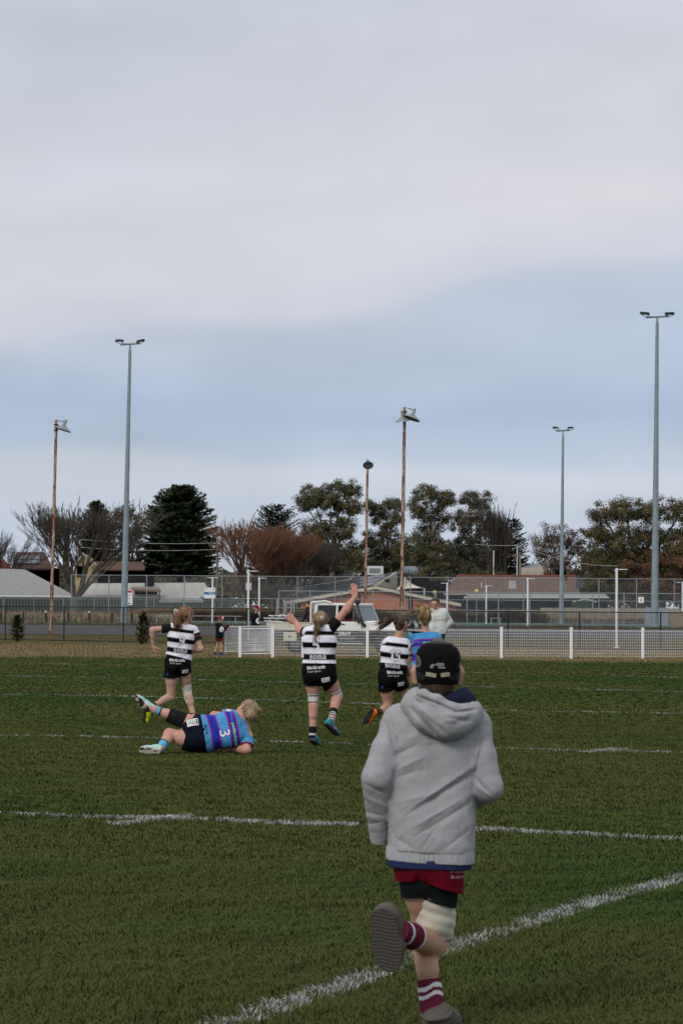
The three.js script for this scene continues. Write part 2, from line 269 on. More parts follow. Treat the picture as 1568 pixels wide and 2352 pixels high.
// grey green picket fence in front of the long school building
{
  const f = thing('picket_fence', 'grey green metal picket fence in front of the long school building', 'fence'), mat = M(.16, .20, .19, .7), d = 214, a = onGround(-60, d), b = onGround(560, d), L = a.distanceTo(b), H = 1.95, r = rng(5), up = (p, y) => V(p.x, p.y + y, p.z);
  for (const y of [.25, H - .2]) part('rail', thinSquare(up(a, y), up(b, y), .03), mat, f);
  const n = Math.round(L / .13), geo = box(.055, H, .03, 0, H / 2, 0), list = [];
  for (let i = 0; i <= n; i++) { const p = a.clone().lerp(b, i / n); list.push(geo.clone().translate(p.x, p.y, p.z + .03)); }
  part('picket', list, mat, f, 'stuff');
  for (let i = 0; i <= 9; i++) { const p = a.clone().lerp(b, i / 9); part('post', box(.1, H + .1, .1, p.x, p.y + H / 2, p.z), mat, f); }
}
// beige paling fence at the end of the courts: each panel a piece
{
  const f = thing('paling_fence', 'beige paling fence beyond the courts below the brown trees', 'fence'), d = 212, r = rng(9), mats = [M(.34, .29, .21, .9), M(.30, .26, .19, .9), M(.37, .32, .24, .9)], n = 48, up = (p, y) => V(p.x, p.y + y, p.z);
  const a = onGround(1240, d), b = onGround(1560, d + 3), w = a.distanceTo(b) / n;
  for (const y of [.3, 1.0]) part('rail', thinSquare(up(a, y).add(V(0, 0, -.05)), up(b, y).add(V(0, 0, -.05)), .035), mats[1], f);
  for (let i = 0; i < n; i++) { const p = a.clone().lerp(b, (i + .5) / n), h = 1.28 + .04 * r() - (i > 30 ? .0 : 0); part(i ? 'plank_' + String(i).padStart(3, '0') : 'plank', box(w * .94, h, .022, p.x, p.y + h / 2, p.z), mats[Math.floor(r() * 3)], f); }
}
// ---------------------------------------------------------------- floodlight poles
const steelTex = texture(256, (u, v) => { const n = tileNoise(u, v, 4, 21, 4), m = tileNoise(u, v, 24, 22, 3), k = .62 + .16 * n + .16 * (m - .5); return [k * .93, k * .98, k]; });
const poleSteel = new THREE.MeshStandardMaterial({ map: steelTex, color: new THREE.Color().setRGB(.62, .66, .68), roughness: .55, metalness: .25 });
const lampBlack = M(.018, .018, .02, .5), lampGlass = M(.55, .57, .6, .25);
function floodlight(label, xb, dist, xt, yt, r0, r1, lamps, tiltL, tiltR) {
  const base = onGround(xb, dist), top = at(xt, yt, dist), o = thing('floodlight_pole', label, 'floodlight', base, 0, 'galvanised floodlight poles'), h = top.y - base.y, dx = top.x - base.x, p = (y) => V(dx * y / h, y, 0);
  const secs = [[0, .30], [.30, .62], [.62, 1]];
  secs.forEach(([a, b], i) => { const g = bar(p(h * a + (i ? -.25 : 0)), p(h * b), mix(r0, r1, a) + (i ? -.004 : 0), mix(r0, r1, b), 12); part('pole_section', scaleUV(g, 1, h * (b - a) / 1.6), poleSteel, o); });
  part('base_plate', box(r0 * 4, .05, r0 * 4, 0, .025, 0), poleSteel, o);
  part('pole_neck', bar(p(h), p(h).add(V(0, .35, 0)), r1 * .6), poleSteel, o);
  const c = p(h).add(V(0, .38, 0)), w = lamps;
  part('crossarm', bar(c.clone().add(V(-w, -.03, 0)), c.clone().add(V(w, .06, 0)), .07), poleSteel, o);
  [[-1, tiltL], [1, tiltR]].forEach(([s, tilt]) => {
    const lamp = part('lamp', rbox(.84, .15, .46, .04).scale(lamps, lamps, lamps), lampBlack, o); lamp.position.copy(c).add(V(s * w * 1.08, .24, 0)); lamp.rotation.set(.26, 0, tilt);
    part('lens', rbox(.74, .03, .38, .01, 0, -.078, 0).scale(lamps, lamps, lamps), lampGlass, lamp);
    for (let i = 0; i < 5; i++) part('fin', box(.74, .04, .02, 0, .09, -.17 + i * .085).scale(lamps, lamps, lamps), lampBlack, lamp);
    part('bracket', [bar(V(-.3, -.04, .2).applyEuler(lamp.rotation), V(-.1 * s, -.24, 0), .022, .022, 6), bar(V(.3, -.04, .2).applyEuler(lamp.rotation), V(-.1 * s, -.24, 0), .022, .022, 6)].map((g) => g.applyQuaternion(lamp.quaternion.clone().invert())), lampBlack, lamp);
  });
}
floodlight('tall galvanised floodlight pole standing beyond the running number 9 player', 285, 166, 299, 803, .245, .10, .68, -.03, .22);
floodlight('tallest galvanised floodlight pole in front of the big brown tree', 1502, 162, 1508, 741, .26, .11, .78, -.08, .06);
floodlight('shorter distant galvanised floodlight pole between the tiled house and big tree', 1288, 192, 1292, 1000, .20, .085, .55, -.14, .06);
// rusty old poles with tin shades
const rustTex = texture(512, (u, v) => { const n = tileNoise(u, v, 5, 41, 5), m = tileNoise(u, v, 22, 42, 4), t = smooth(.44, .58, n * .72 + m * .28); return [mix(.40, .66, t) * (.8 + .4 * m), mix(.18, .58, t) * (.8 + .4 * m), mix(.12, .50, t) * (.8 + .4 * m)]; });
const rustPaint = new THREE.MeshStandardMaterial({ map: rustTex, roughness: .9 }), tin = M(.24, .28, .29, .5, { metalness: .3 }), rustDark = M(.07, .035, .025, .9);
function shadeLathe() { return new THREE.LatheGeometry([[.06, .0], [.09, -.02], [.30, -.16], [.62, -.34], [.66, -.40], [.64, -.40], [.60, -.345], [.28, -.175], [.07, -.035]].map(([x, y]) => new THREE.Vector2(x, y)), 28); }
function rustyPole(label, xb, dist, xt, yt, r, shades) {
  const base = onGround(xb, dist), top = at(xt, yt, dist), o = thing('rusty_lamp_pole', label, 'lamp pole', base, 0, 'rusty lamp poles'), h = top.y - base.y, dx = top.x - base.x, p = (y) => V(dx * y / h, y, 0);
  [[0, .33, 1.06], [.33, .68, 1], [.68, 1, .9]].forEach(([a, b, k]) => part('pole_section', scaleUV(bar(p(h * a - (a ? .08 : 0)), p(h * b), r * k, r * k * .97, 12), 1, h * (b - a) / 2.2), rustPaint, o));
  part('clamp', bar(p(h - .28), p(h - .22), r * 1.5), rustDark, o); part('clamp', bar(p(h - .55), p(h - .49), r * 1.5), rustDark, o);
  for (const [ox, oy, tx, tz, k] of shades) {
    const lamp = part('lamp_shade', shadeLathe().scale(k, k, k), tin, o); lamp.position.copy(p(h)).add(V(ox, oy, .1)); lamp.rotation.set(tx, 0, tz);
    part('lamp_holder', bar(V(0, -.04, 0), V(0, .26, 0), .085, .075, 12), M(.34, .32, .30, .7), lamp);
    part('arm', bar(V(0, .16, 0), V(-ox, -oy - .25, -.1).applyEuler(lamp.rotation).multiplyScalar(.95), .022), rustDark, lamp);
  }
}
rustyPole('rusty peeling lamp pole in front of the bare tree and bollards', 118, 117, 130, 964, .078, [[.40, -.26, -.05, -.30, .66]]);
rustyPole('tall rusty lamp pole with two tin shades behind the white ute', 921, 121, 929, 935, .088, [[-.10, -.45, .15, .18, .68], [.42, -.33, -.1, -.34, .72]]);
rustyPole('dark red rusty lamp pole with one shade beyond the ute cab', 838, 152, 844, 1056, .085, [[.03, -.22, -.75, .0, .52]]);
// ---------------------------------------------------------------- netball posts, sign posts, small things by the courts
function netballPost(label, x, dist, yTop, ring = 1, yTurn = 0) {
  const b = onGround(x, dist), o = thing('netball_post', label, 'netball post', b, 0, 'white netball posts'), h = heightAt(x, yTop, dist) - b.y;
  part('pole', bar(V(0, 0, 0), V(0, h, 0), .055, .055, 10), whitePaint, o);
  part('foot', new THREE.CylinderGeometry(.11, .14, .05, 12).translate(0, .025, 0), whitePaint, o);
  if (ring) { const g = part('ring', new THREE.TorusGeometry(.19, .022, 6, 20).rotateX(Math.PI / 2), whitePaint, o); g.position.set(.27 * ring, h - .06, 0); part('brace', [bar(V(0, -.2, 0), V(-.1 * ring, .0, 0), .014), bar(V(0, 0, 0), V(.27 * ring - .19 * ring, 0, 0), .014)].map((q) => q.translate(-.27 * ring, 0, 0)), whitePaint, g); }
  return o;
}
netballPost('white netball post with a ring at the top behind the open gate', 570, 113, 1309, 1);
netballPost('slim white netball post just beyond the one behind the open gate', 595, 150, 1326, 1);
netballPost('white netball post behind the fence near the tallest floodlight pole', 1415, 104, 1305, 1);
netballPost('white netball post in front of the tiled roof beside distant floodlight pole', 1211, 156, 1327, 1);
netballPost('shortest white netball post in front of the green shed', 1116, 188, 1344, 1);
netballPost('white netball post rising behind the man in the pale hoodie', 1026, 182, 1338, -1);
netballPost('white netball post at the right edge of the picture', 1566, 175, 1336, -1);
{ // a sign on a white post
  const b = onGround(488, 150), o = thing('sign_post', 'white and blue notice board on a white post', 'sign', b), h = heightAt(488, 1327, 150) - b.y, ym = heightAt(488, 1362, 150) - b.y;
  part('pole', bar(V(0, 0, 0), V(0, h, 0), .055, .055, 10), whitePaint, o); part('crossbar', bar(V(-.34, h, 0), V(.34, h, 0), .02), whitePaint, o);
  const t = canvasTexture(256, 208, (c, w, hh) => { c.fillStyle = '#e4e7ea'; c.fillRect(0, 0, w, hh); c.fillStyle = '#2f6f9f'; c.fillRect(0, hh * .40, w, hh * .26); c.fillStyle = '#b8d0e2'; c.fillRect(90, hh * .46, 140, 9); c.fillRect(120, hh * .55, 100, 9); c.fillStyle = '#7a8794'; c.fillRect(20, 22, 60, 10); c.fillStyle = '#c03a3a'; c.fillRect(210, 18, 24, 24); });
  part('board', box(.70, .68, .03, -.17, ym, .06), [0, 1, 2, 3].map(() => M(.8, .81, .82)).concat([new THREE.MeshStandardMaterial({ map: t, roughness: .5 }), M(.6, .6, .6)]), o);
}
{ // red and white notice by the left floodlight
  const o = thing('court_sign', 'small white notice with red heading on the court fence near the floodlight pole', 'sign', at(297, 1372, 203.9));
  const t = canvasTexture(96, 224, (x, w, h) => { x.fillStyle = '#e8e6e3'; x.fillRect(0, 0, w, h); x.fillStyle = '#c4262e'; x.fillRect(8, 12, w - 16, 34); x.fillStyle = '#8d9299'; for (let i = 0; i < 6; i++) x.fillRect(14, 66 + i * 20, w - 30 - (i % 3) * 12, 7); x.fillStyle = '#3c7a58'; x.fillRect(14, 190, 60, 18); });
  part('board', box(.56, 1.32, .02), [0, 1, 2, 3].map(() => M(.8, .8, .8)).concat([new THREE.MeshStandardMaterial({ map: t, roughness: .6 }), M(.5, .5, .5)]), o);
  part('fixing', box(.6, .04, .03, 0, .4, -.03), galv, o);
}
// plates hung on the court fences
const plate = (name, label, x, y, dist, w, h, mat, text) => { const o = thing(name, label, 'sign', at(x, y, dist)); part('plate', rbox(w, h, .02, .008), mat, o); part('fixing', box(w * 1.05, .04, .02, 0, h * .3, -.022), galv, o); if (text) { const t = canvasTexture(64, 64, (c) => { c.fillStyle = '#e6e6e2'; c.fillRect(0, 0, 64, 64); c.fillStyle = '#555'; c.font = 'bold 44px sans-serif'; c.textAlign = 'center'; c.fillText(text, 32, 48); }); part('face', new THREE.PlaneGeometry(w * .92, h * .92).translate(0, 0, .014), new THREE.MeshStandardMaterial({ map: t, roughness: .6 }), o); } };
plate('fence_plate', 'pale grey square plate on the court fence left of the ute', 571, 1347, 203.9, .52, .62, M(.42, .44, .46));
plate('fence_plate', 'pale grey square plate on the court fence over the tiled roof', 1176, 1343, 203.9, .62, .68, M(.36, .38, .42));
plate('fence_plate', 'dark grey square plate on the court fence beside the distant floodlight', 1330, 1343, 203.9, .66, .64, M(.10, .11, .12));
plate('court_number_sign', 'small white square sign with number 6 hung on the court fence', 1471, 1378, 167.9, .40, .42, M(.78, .78, .76), '6');
// bollards along the road
[[3, 1], [54, 1], [106, 0], [158, 1], [206, 0], [258, 1], [303, 1]].forEach(([x, red], i) => {
  const order = ['first', 'second', 'third', 'fourth', 'fifth', 'sixth', 'seventh'][i], b = onGround(x, 158), o = thing('bollard', `black bollard with ${red ? 'red' : 'white'} top, ${order} in the row from the left`, 'bollard', b, 0, 'bollards beside the road');
  part('shaft', new THREE.CylinderGeometry(.075, .08, .72, 12).translate(0, .36, 0), M(.02, .02, .022, .6), o); part('band', new THREE.CylinderGeometry(.08, .08, .12, 12).translate(0, .78, 0), red ? M(.42, .03, .035, .5) : M(.7, .7, .7, .5), o); part('cap', new THREE.SphereGeometry(.08, 12, 6, 0, 6.3, 0, 1.57).translate(0, .84, 0), M(.02, .02, .022, .6), o);
});
// aluminium benches
function bench(label, x0, x1, y, d) { const a = onGround(x0, d), b = onGround(x1, d), o = thing('bench', label, 'bench', a.clone().lerp(b, .5), 0, 'aluminium benches by the courts'), L = a.distanceTo(b), h = heightAt((x0 + x1) / 2, y, d) - a.y, al = M(.42, .44, .46, .45, { metalness: .4 }); part('seat_plank', rbox(L, .045, .25, .012, 0, h, .14), al, o); part('seat_plank', rbox(L, .045, .25, .012, 0, h, -.14), al, o); for (const s of [-.8, .8]) part('leg', [bar(V(s * L / 2, 0, .22), V(s * L / 2, h - .02, .18), .025), bar(V(s * L / 2, 0, -.22), V(s * L / 2, h - .02, -.18), .025), bar(V(s * L / 2, h - .05, -.24), V(s * L / 2, h - .05, .24), .025)], al, o); }
bench('aluminium bench behind the number 9 player', 357, 398, 1415, 160);
bench('aluminium bench behind the boy at the gate', 413, 556, 1415, 161);
bench('short aluminium bench on the court beside the pale hoodie man', 1125, 1150, 1420, 178);
{ // round yellow balls on thin posts
  for (const [x, y, d, label] of [[1094, 1358, 186, 'round yellow ball on a thin post in front of the green shed'], [998, 1361, 186, 'round yellow ball on a thin post above the pale hoodie man']]) { const c = at(x, y, d), b = onGround(x, d), o = thing('ball_post', label, 'post', b, 0, 'thin posts with yellow balls'); part('pole', bar(V(0, 0, 0), V(0, c.y - b.y, 0), .03), galv, o); part('ball', new THREE.IcosahedronGeometry(.16, 3).translate(0, c.y - b.y, 0), M(.62, .46, .10, .6), o); }
}
{ // concrete block and wheeled bins at the far right
  const d = 150, b = onGround(1556, d), o = thing('rendered_block', 'beige rendered block wall at the right edge beyond the road', 'wall', b), w = 2.0; part('wall', rbox(w, 1.05, .6, .02, .55, .525, 0), M(.30, .25, .19, .95), o); part('capping', rbox(w + .08, .06, .7, .012, .55, 1.08, 0), M(.34, .30, .24, .9), o);
  const e = onGround(1500, 176), q = thing('steel_cabinet', 'low grey steel cabinet behind the tallest floodlight pole', 'cabinet', e); part('body', rbox(1.65, 1.25, .8, .02, .2, .625, 0), M(.30, .33, .36, .6), q); part('lid', rbox(1.72, .07, .88, .015, .2, 1.285, 0), M(.34, .37, .40, .6), q);
}
// ---------------------------------------------------------------- buildings beyond the courts
const plasterTex = texture(256, (u, v) => { const n = tileNoise(u, v, 4, 61, 5), k = .88 + .16 * (n - .5); return [k, k, k]; });
const plaster = (r, g, b, rough = .9) => new THREE.MeshStandardMaterial({ map: plasterTex, color: new THREE.Color().setRGB(r, g, b), roughness: rough });
const brickTex = texture(512, (u, v) => { const row = Math.floor(v * 24), x = u * 8 + (row % 2) * .5, fx = x - Math.floor(x), fy = v * 24 - row, mortar = fx < .05 || fy < .14, h = hash3(Math.floor(x) % 8, row, 5), n = tileNoise(u, v, 16, 62, 3); return mortar ? [.62, .52, .45] : [.75 + .14 * (h - .5) + .08 * (n - .5), .455 + .10 * (h - .5) + .05 * (n - .5), .32 + .07 * (h - .5)]; });
const brick = new THREE.MeshStandardMaterial({ map: brickTex, color: new THREE.Color().setRGB(1, .97, .95), roughness: .95 });
const creamTrim = M(.58, .54, .42, .7), whiteRoof = plaster(.56, .56, .53, .6), darkGlass = M(.03, .035, .04, .15), solar = new THREE.MeshStandardMaterial({ color: new THREE.Color().setRGB(.035, .045, .065), roughness: .18, metalness: .2 });
const wallBox = (x0, x1, y0, y1, d, depth) => { const a = at(x0, y0, d), b = at(x1, y1, d); return box(b.x - a.x, a.y - b.y, depth, (a.x + b.x) / 2, (a.y + b.y) / 2, -d - depth / 2); };
const solarGrid = (parent, a, b, c, d, nu, nv, lift = .12) => { const n = b.clone().sub(a).cross(d.clone().sub(a)).normalize().multiplyScalar(lift), P = (u, v) => a.clone().lerp(b, u).lerp(d.clone().lerp(c, u), v).add(n); let k = 0; for (let j = 0; j < nv; j++) for (let i = 0; i < nu; i++) { const e = .02, f = .09; part(k++ ? 'solar_panel_' + String(k - 1).padStart(3, '0') : 'solar_panel', slab(P((i + e) / nu, (j + f) / nv), P((i + 1 - e) / nu, (j + f) / nv), P((i + 1 - e) / nu, (j + 1 - f) / nv), P((i + e) / nu, (j + 1 - f) / nv), .04), solar, parent); } };
{ // long low school building
  const o = thing('school_building', 'long low school building with pale metal roof behind the picket fence', 'building'), d = 234;
  part('wall', boxUV(wallBox(-60, 520, 1437, 1369, d, 8), .5), plaster(.36, .33, .27), o);
  part('roof', slab(at(-60, 1371, d - .7), at(178, 1371, d - .7), at(58, 1308, d + 11), at(-60, 1304, d + 11), .16), plaster(.31, .31, .30, .6), o);
  part('roof', slab(at(186, 1369, d - .7), at(486, 1367, d - .7), at(470, 1338, d + 9), at(196, 1340, d + 9), .16), plaster(.50, .49, .44, .6), o);
  part('gutter', box(at(178, 1371, d).x - at(-60, 1371, d).x, .22, .2, (at(178, 1371, d).x + at(-60, 1371, d).x) / 2, at(60, 1369, d).y, -d + .85), M(.66, .66, .64, .5), o);
  part('gutter', box(at(486, 1370, d).x - at(186, 1370, d).x, .18, .2, (at(486, 1370, d).x + at(186, 1370, d).x) / 2, at(330, 1369, d).y, -d + .85), M(.62, .61, .57, .5), o);
  for (const [x0, x1] of [[46, 58], [140, 150], [184, 196], [240, 252]]) part('brick_pier', boxUV(wallBox(x0, x1, 1437, 1372, d - .15, .3), .6), brick, o);
  for (const [x0, x1] of [[10, 40], [66, 96], [104, 132], [205, 232], [258, 290], [376, 404], [412, 440], [450, 478]]) { const w = part('window', wallBox(x0, x1, 1398, 1376, d - .06, .08), darkGlass, o); for (const t of [0, .5, 1]) part('frame', wallBox(mix(x0, x1, t) - .7, mix(x0, x1, t) + .7, 1399, 1375, d - .1, .06), M(.6, .6, .6, .5), w); part('sill', wallBox(x0 - 1, x1 + 1, 1400, 1398, d - .16, .14), M(.6, .6, .6, .5), w); }
  const p = part('porch', slab(at(300, 1352, d - 3), at(370, 1355, d - 3), at(366, 1349, d - .5), at(304, 1347, d - .5), .2), M(.30, .22, .16, .8), o);
  for (const x of [304, 366]) part('column', wallBox(x - 1.6, x + 1.6, 1437, 1354, d - 2.9, .14), M(.42, .38, .28, .8), p);
  part('porch_shade_panel', wallBox(308, 362, 1437, 1356, d - .08, .05), M(.06, .055, .05, .9), p);  // flat dark panel on the wall: shade inside the porch put in as colour
  part('lower_roof', slab(at(366, 1381, d - 4), at(468, 1380, d - 4), at(458, 1371, d - .8), at(372, 1371, d - .8), .14), plaster(.62, .62, .60, .6), o);
}
{ const o = thing('rooftop_vent_box', 'tall white ventilation box on the school roof below the cedar', 'vent box'), d = 240; part('casing', wallBox(333, 353, 1352, 1306, d, 1.0), M(.66, .67, .67, .6), o); part('louvre_panel', wallBox(340, 350, 1340, 1315, d - .03, .03), M(.13, .16, .18, .6), o); for (let i = 0; i < 6; i++) part('slat', wallBox(340, 350, 1317 + i * 4 + 1.2, 1317 + i * 4, d - .08, .05), M(.30, .33, .35, .6), o); part('cap', wallBox(332, 354, 1307, 1304.5, d - .08, 1.16), M(.7, .7, .7, .6), o); }
{ // house with a dark red roof and panels, far left
  const o = thing('red_roof_house', 'house with dark red roof and solar panels behind the bare tree', 'house'), d = 264;
  part('wall', boxUV(wallBox(-30, 118, 1400, 1304, d, 8), .5), plaster(.32, .27, .23), o);
  const A = at(26, 1306, d - .6), B = at(122, 1306, d - .6), C = at(104, 1268, d + 6), D = at(40, 1268, d + 6);
  part('roof', slab(A, B, C, D, .18), M(.085, .055, .05, .85), o); solarGrid(o, at(38, 1297, d + .8), at(96, 1297, d + .8), at(90, 1277, d + 4.4), at(46, 1277, d + 4.4), 5, 2);
  part('roof', slab(at(-40, 1306, d - 1), at(28, 1306, d - 1), at(10, 1284, d + 4), at(-40, 1280, d + 4), .18), M(.17, .04, .035, .85), o);
  const w = part('window', wallBox(60, 80, 1326, 1308, d - .08, .1), darkGlass, o); part('frame', wallBox(59, 62, 1327, 1307, d - .14, .08), M(.7, .7, .68, .6), w); part('frame', wallBox(78, 81, 1327, 1307, d - .14, .08), M(.7, .7, .68, .6), w); part('frame', wallBox(62, 78, 1309.5, 1307, d - .14, .08), M(.7, .7, .68, .6), w);
}
{ // cream weatherboard house seen through the branches
  const o = thing('cream_house', 'cream gabled house seen through the bare tree', 'house'), d = 258, a = at(172, 1400, d), b = at(212, 1296, d), w = b.x - a.x;
  const g = prism([[0, 0], [w, 0], [w, b.y - a.y], [w / 2, at(192, 1272, d).y - a.y], [0, b.y - a.y]], 6).translate(a.x, a.y, -d - 6); part('wall', boxUV(g, .5), plaster(.50, .40, .20), o);
  part('roof', slab(at(168, 1299, d - .4), at(192, 1269, d - .4), at(192, 1269, d + 6.5), at(168, 1299, d + 6.5), .15), M(.34, .36, .34, .7), o); part('roof', slab(at(192, 1269, d - .4), at(216, 1299, d - .4), at(216, 1299, d + 6.5), at(192, 1269, d + 6.5), .15), M(.34, .36, .34, .7), o);
  const q = part('window', wallBox(178, 190, 1325, 1300, d - .06, .06), darkGlass, o); part('frame', wallBox(177, 179, 1326, 1299, d - .1, .05), M(.7, .7, .66, .6), q); part('frame', wallBox(189, 191, 1326, 1299, d - .1, .05), M(.7, .7, .66, .6), q);
  part('side_wall', boxUV(wallBox(212, 335, 1400, 1306, d + 8, 6), .5), plaster(.36, .30, .20), o); part('side_roof', slab(at(208, 1308, d + 7.4), at(338, 1308, d + 7.4), at(326, 1290, d + 12), at(216, 1290, d + 12), .15), M(.12, .075, .06, .9), o);
}
{ // brick hall with low gable, panelled roofs behind
  const o = thing('brick_hall', 'low gabled red brick hall with cream bargeboards and solar roofs behind the ute', 'building'), d = 236, g0 = groundHeight(d);
  const L = at(690, 1376, d), K = at(862, 1346, d), R = at(1046, 1384, d);
  part('gable_wall', boxUV(prism([[L.x, g0], [R.x, g0], [R.x, R.y], [K.x, K.y], [L.x, L.y]], 5).translate(0, 0, -d - 5), .6), brick, o);
  const brd = (p, q) => slab(p.clone().add(V(0, -.30, .5)), q.clone().add(V(0, -.30, .5)), q.clone().add(V(0, .06, .5)), p.clone().add(V(0, .06, .5)), .1);
  part('bargeboard', brd(L.clone().add(V(-.5, -.08, 0)), K), creamTrim, o); part('bargeboard', brd(K, R.clone().add(V(.5, -.1, 0))), creamTrim, o);
  part('roof', slab(L.clone().add(V(-.5, .02, .5)), K.clone().add(V(0, .07, .5)), K.clone().add(V(0, .07, -6)), L.clone().add(V(-.5, .02, -6)), .08), plaster(.42, .40, .33), o);
  part('roof', slab(K.clone().add(V(0, .07, .5)), R.clone().add(V(.5, -.02, .5)), R.clone().add(V(.5, -.02, -6)), K.clone().add(V(0, .07, -6)), .08), plaster(.42, .40, .33), o);
  part('door', wallBox(937, 948, 1437, 1366, d - .05, .08), M(.44, .48, .52, .6), o); const lj = part('downpipe', wallBox(823, 827, 1437, 1366, d - .1, .1), M(.34, .36, .37, .6), o);
  // pitched wing facing the oval, rows of panels along it
  const A = at(650, 1385, d + 2), B = at(858, 1347, d + 6), C = at(912, 1314, d + 22), D = at(694, 1349, d + 20);
  const w = part('wing_roof', slab(A, B, C, D, .25), plaster(.40, .38, .31), o); solarGrid(w, A.clone().lerp(B, .03).lerp(D, .05), B.clone().lerp(A, .03).lerp(C, .05), C.clone().lerp(D, .03).lerp(B, .06), D.clone().lerp(C, .03).lerp(A, .06), 8, 3);
  part('wing_end_wall', slab(at(862, 1360, d + 6.5), at(912, 1352, d + 22), at(912, 1316, d + 22), at(862, 1348, d + 6.5), .2), plaster(.52, .48, .37), o);
  part('wing_fascia', slab(at(858, 1353, d + 5.9), at(912, 1322, d + 21.9), at(912, 1313, d + 21.9), at(858, 1346, d + 5.9), .12), creamTrim, o);
  const v = part('wing_window', wallBox(883, 895, 1338, 1331, d + 11.5, .08), M(.30, .32, .33, .4), o); part('frame', wallBox(882, 896, 1331.6, 1330, d + 11.4, .1), M(.7, .7, .68), v);
  const E = at(676, 1352, d + 24), F = at(806, 1331, d + 25), G = at(813, 1316, d + 34), H = at(690, 1334, d + 34);
  const u = part('upper_roof', slab(E, F, G, H, .25), plaster(.42, .40, .33), o); solarGrid(u, E.clone().lerp(H, .12), F.clone().lerp(G, .12), G.clone().lerp(F, .1), H.clone().lerp(E, .1), 6, 2);
  part('upper_fascia', slab(at(806, 1338, d + 24.9), at(813, 1322, d + 34), at(813, 1315.5, d + 34), at(806, 1330.5, d + 24.9), .12), creamTrim, o);
  part('upper_wall', wallBox(676, 912, 1437, 1350, d + 26, 6), plaster(.40, .37, .29), o);
}
{ const o = thing('rooftop_plant_box', 'white plant box on the roof behind the rusty poles', 'vent box'), d = 262; part('casing', rbox(1.9, 1.0, 1.4, .04, at(860, 1311, d).x, at(860, 1311, d).y, -d), M(.62, .64, .64, .6), o); part('grille', box(1.2, .5, .04, at(860, 1311, d).x, at(860, 1311, d).y, -d + .72), M(.2, .21, .22, .6), o); }
{ // shade sail
  const o = thing('shade_sail', 'cream shade sail on a pole beside the brick hall', 'shade sail'), d = 246, T = at(929, 1326, d + 3), A = at(906, 1356, d + 4), B = at(974, 1351, d), C = at(950, 1344, d + 8), cloth = new THREE.MeshPhysicalMaterial({ color: new THREE.Color().setRGB(.62, .58, .48), roughness: 1, side: THREE.DoubleSide });
  const pos = [], N = 10, P = (u, v) => { const p = A.clone().lerp(B, u).lerp(T, v), s = -1.1 * v * (1 - v) - .5 * u * (1 - u) * (1 - v) * -1; return p.add(V(0, s * .8, -2.5 * v * (1 - v))); };
  for (let j = 0; j < N; j++) for (let i = 0; i < N; i++) { const q = [P(i / N, j / N), P((i + 1) / N, j / N), P((i + 1) / N, (j + 1) / N), P(i / N, (j + 1) / N)]; for (const k of [0, 1, 2, 0, 2, 3]) pos.push(q[k].x, q[k].y, q[k].z); }
  const g = new THREE.BufferGeometry(); g.setAttribute('position', new THREE.Float32BufferAttribute(pos, 3)); g.computeVertexNormals(); part('sail', g, cloth, o);
  for (const p of [T, A, B]) part('post', bar(V(p.x, groundHeight(d), p.z - .05), V(p.x, p.y - .02, p.z - .05), .08), M(.6, .6, .58, .6), o);
}
{ // flat cream building between the hall and the tiled house
  const o = thing('flat_roof_block', 'small brick block with flat cream roof left of the tiled house', 'building'), d = 254; part('wall', boxUV(wallBox(962, 1035, 1437, 1352, d, 6), .6), new THREE.MeshStandardMaterial({ map: brickTex, color: new THREE.Color().setRGB(.62, .55, .5), roughness: .95 }), o); part('fascia', wallBox(955, 1030, 1350, 1335, d - .6, 7.2), plaster(.46, .42, .36), o); part('rear_room', boxUV(wallBox(946, 982, 1352, 1330, d + 8, 5), .6), brick, o); part('rear_roof', wallBox(944, 984, 1330, 1327, d + 7.6, 6), M(.6, .6, .58), o);
}
const tileTex = texture(512, (u, v) => { const row = Math.floor(v * 16), x = u * 16, fx = x - Math.floor(x), fy = v * 16 - row, h = hash3(Math.floor(x), row, 8), s = .86 + .14 * Math.sin(fx * 6.283), e = fy < .14 ? .55 : 1, n = tileNoise(u, v, 4, 71, 4); return [(.455 + .1 * (h - .5) + .1 * (n - .5)) * s * e, (.365 + .07 * (h - .5) + .08 * (n - .5)) * s * e, (.315 + .05 * (h - .5) + .07 * (n - .5)) * s * e]; });
const tileRoof = new THREE.MeshStandardMaterial({ map: tileTex, roughness: .9 });
{ // tiled hipped house
  const o = thing('tiled_house', 'long brick house with hipped red brown tiled roof behind the courts', 'house'), d = 246, A = at(1018, 1364, d - .6), B = at(1330, 1364, d - .6), C = at(1322, 1324, d + 7), D = at(1048, 1323, d + 7);
  part('wall', boxUV(wallBox(1024, 1326, 1437, 1363, d, 14), .6), new THREE.MeshStandardMaterial({ map: brickTex, color: new THREE.Color().setRGB(.7, .62, .55), roughness: .95 }), o);
  part('roof', scaleUV(quadGeo(A, B, C, D), .2), tileRoof, o);
  part('hip', scaleUV(quadGeo(at(1018, 1364, d + 14), A, D, D), .2), tileRoof, o); part('hip', scaleUV(quadGeo(B, at(1330, 1364, d + 14), C, C), .2), tileRoof, o); part('rear_slope', scaleUV(quadGeo(at(1330, 1364, d + 14), at(1018, 1364, d + 14), D, C), .2), tileRoof, o);
  part('ridge', bar(D, C, .14, .14, 8), M(.17, .06, .045, .9), o); part('gutter', bar(A.clone().add(V(0, -.06, .06)), B.clone().add(V(0, -.06, .06)), .08, .08, 6), M(.40, .30, .24, .7), o);
  part('vent_pipe', bar(at(1105, 1352, d + 2), at(1105, 1337, d + 2), .05), M(.6, .6, .6), o); part('chimney', wallBox(1297, 1302, 1345, 1325, d + 5.5, .5), M(.16, .08, .06), o);
}
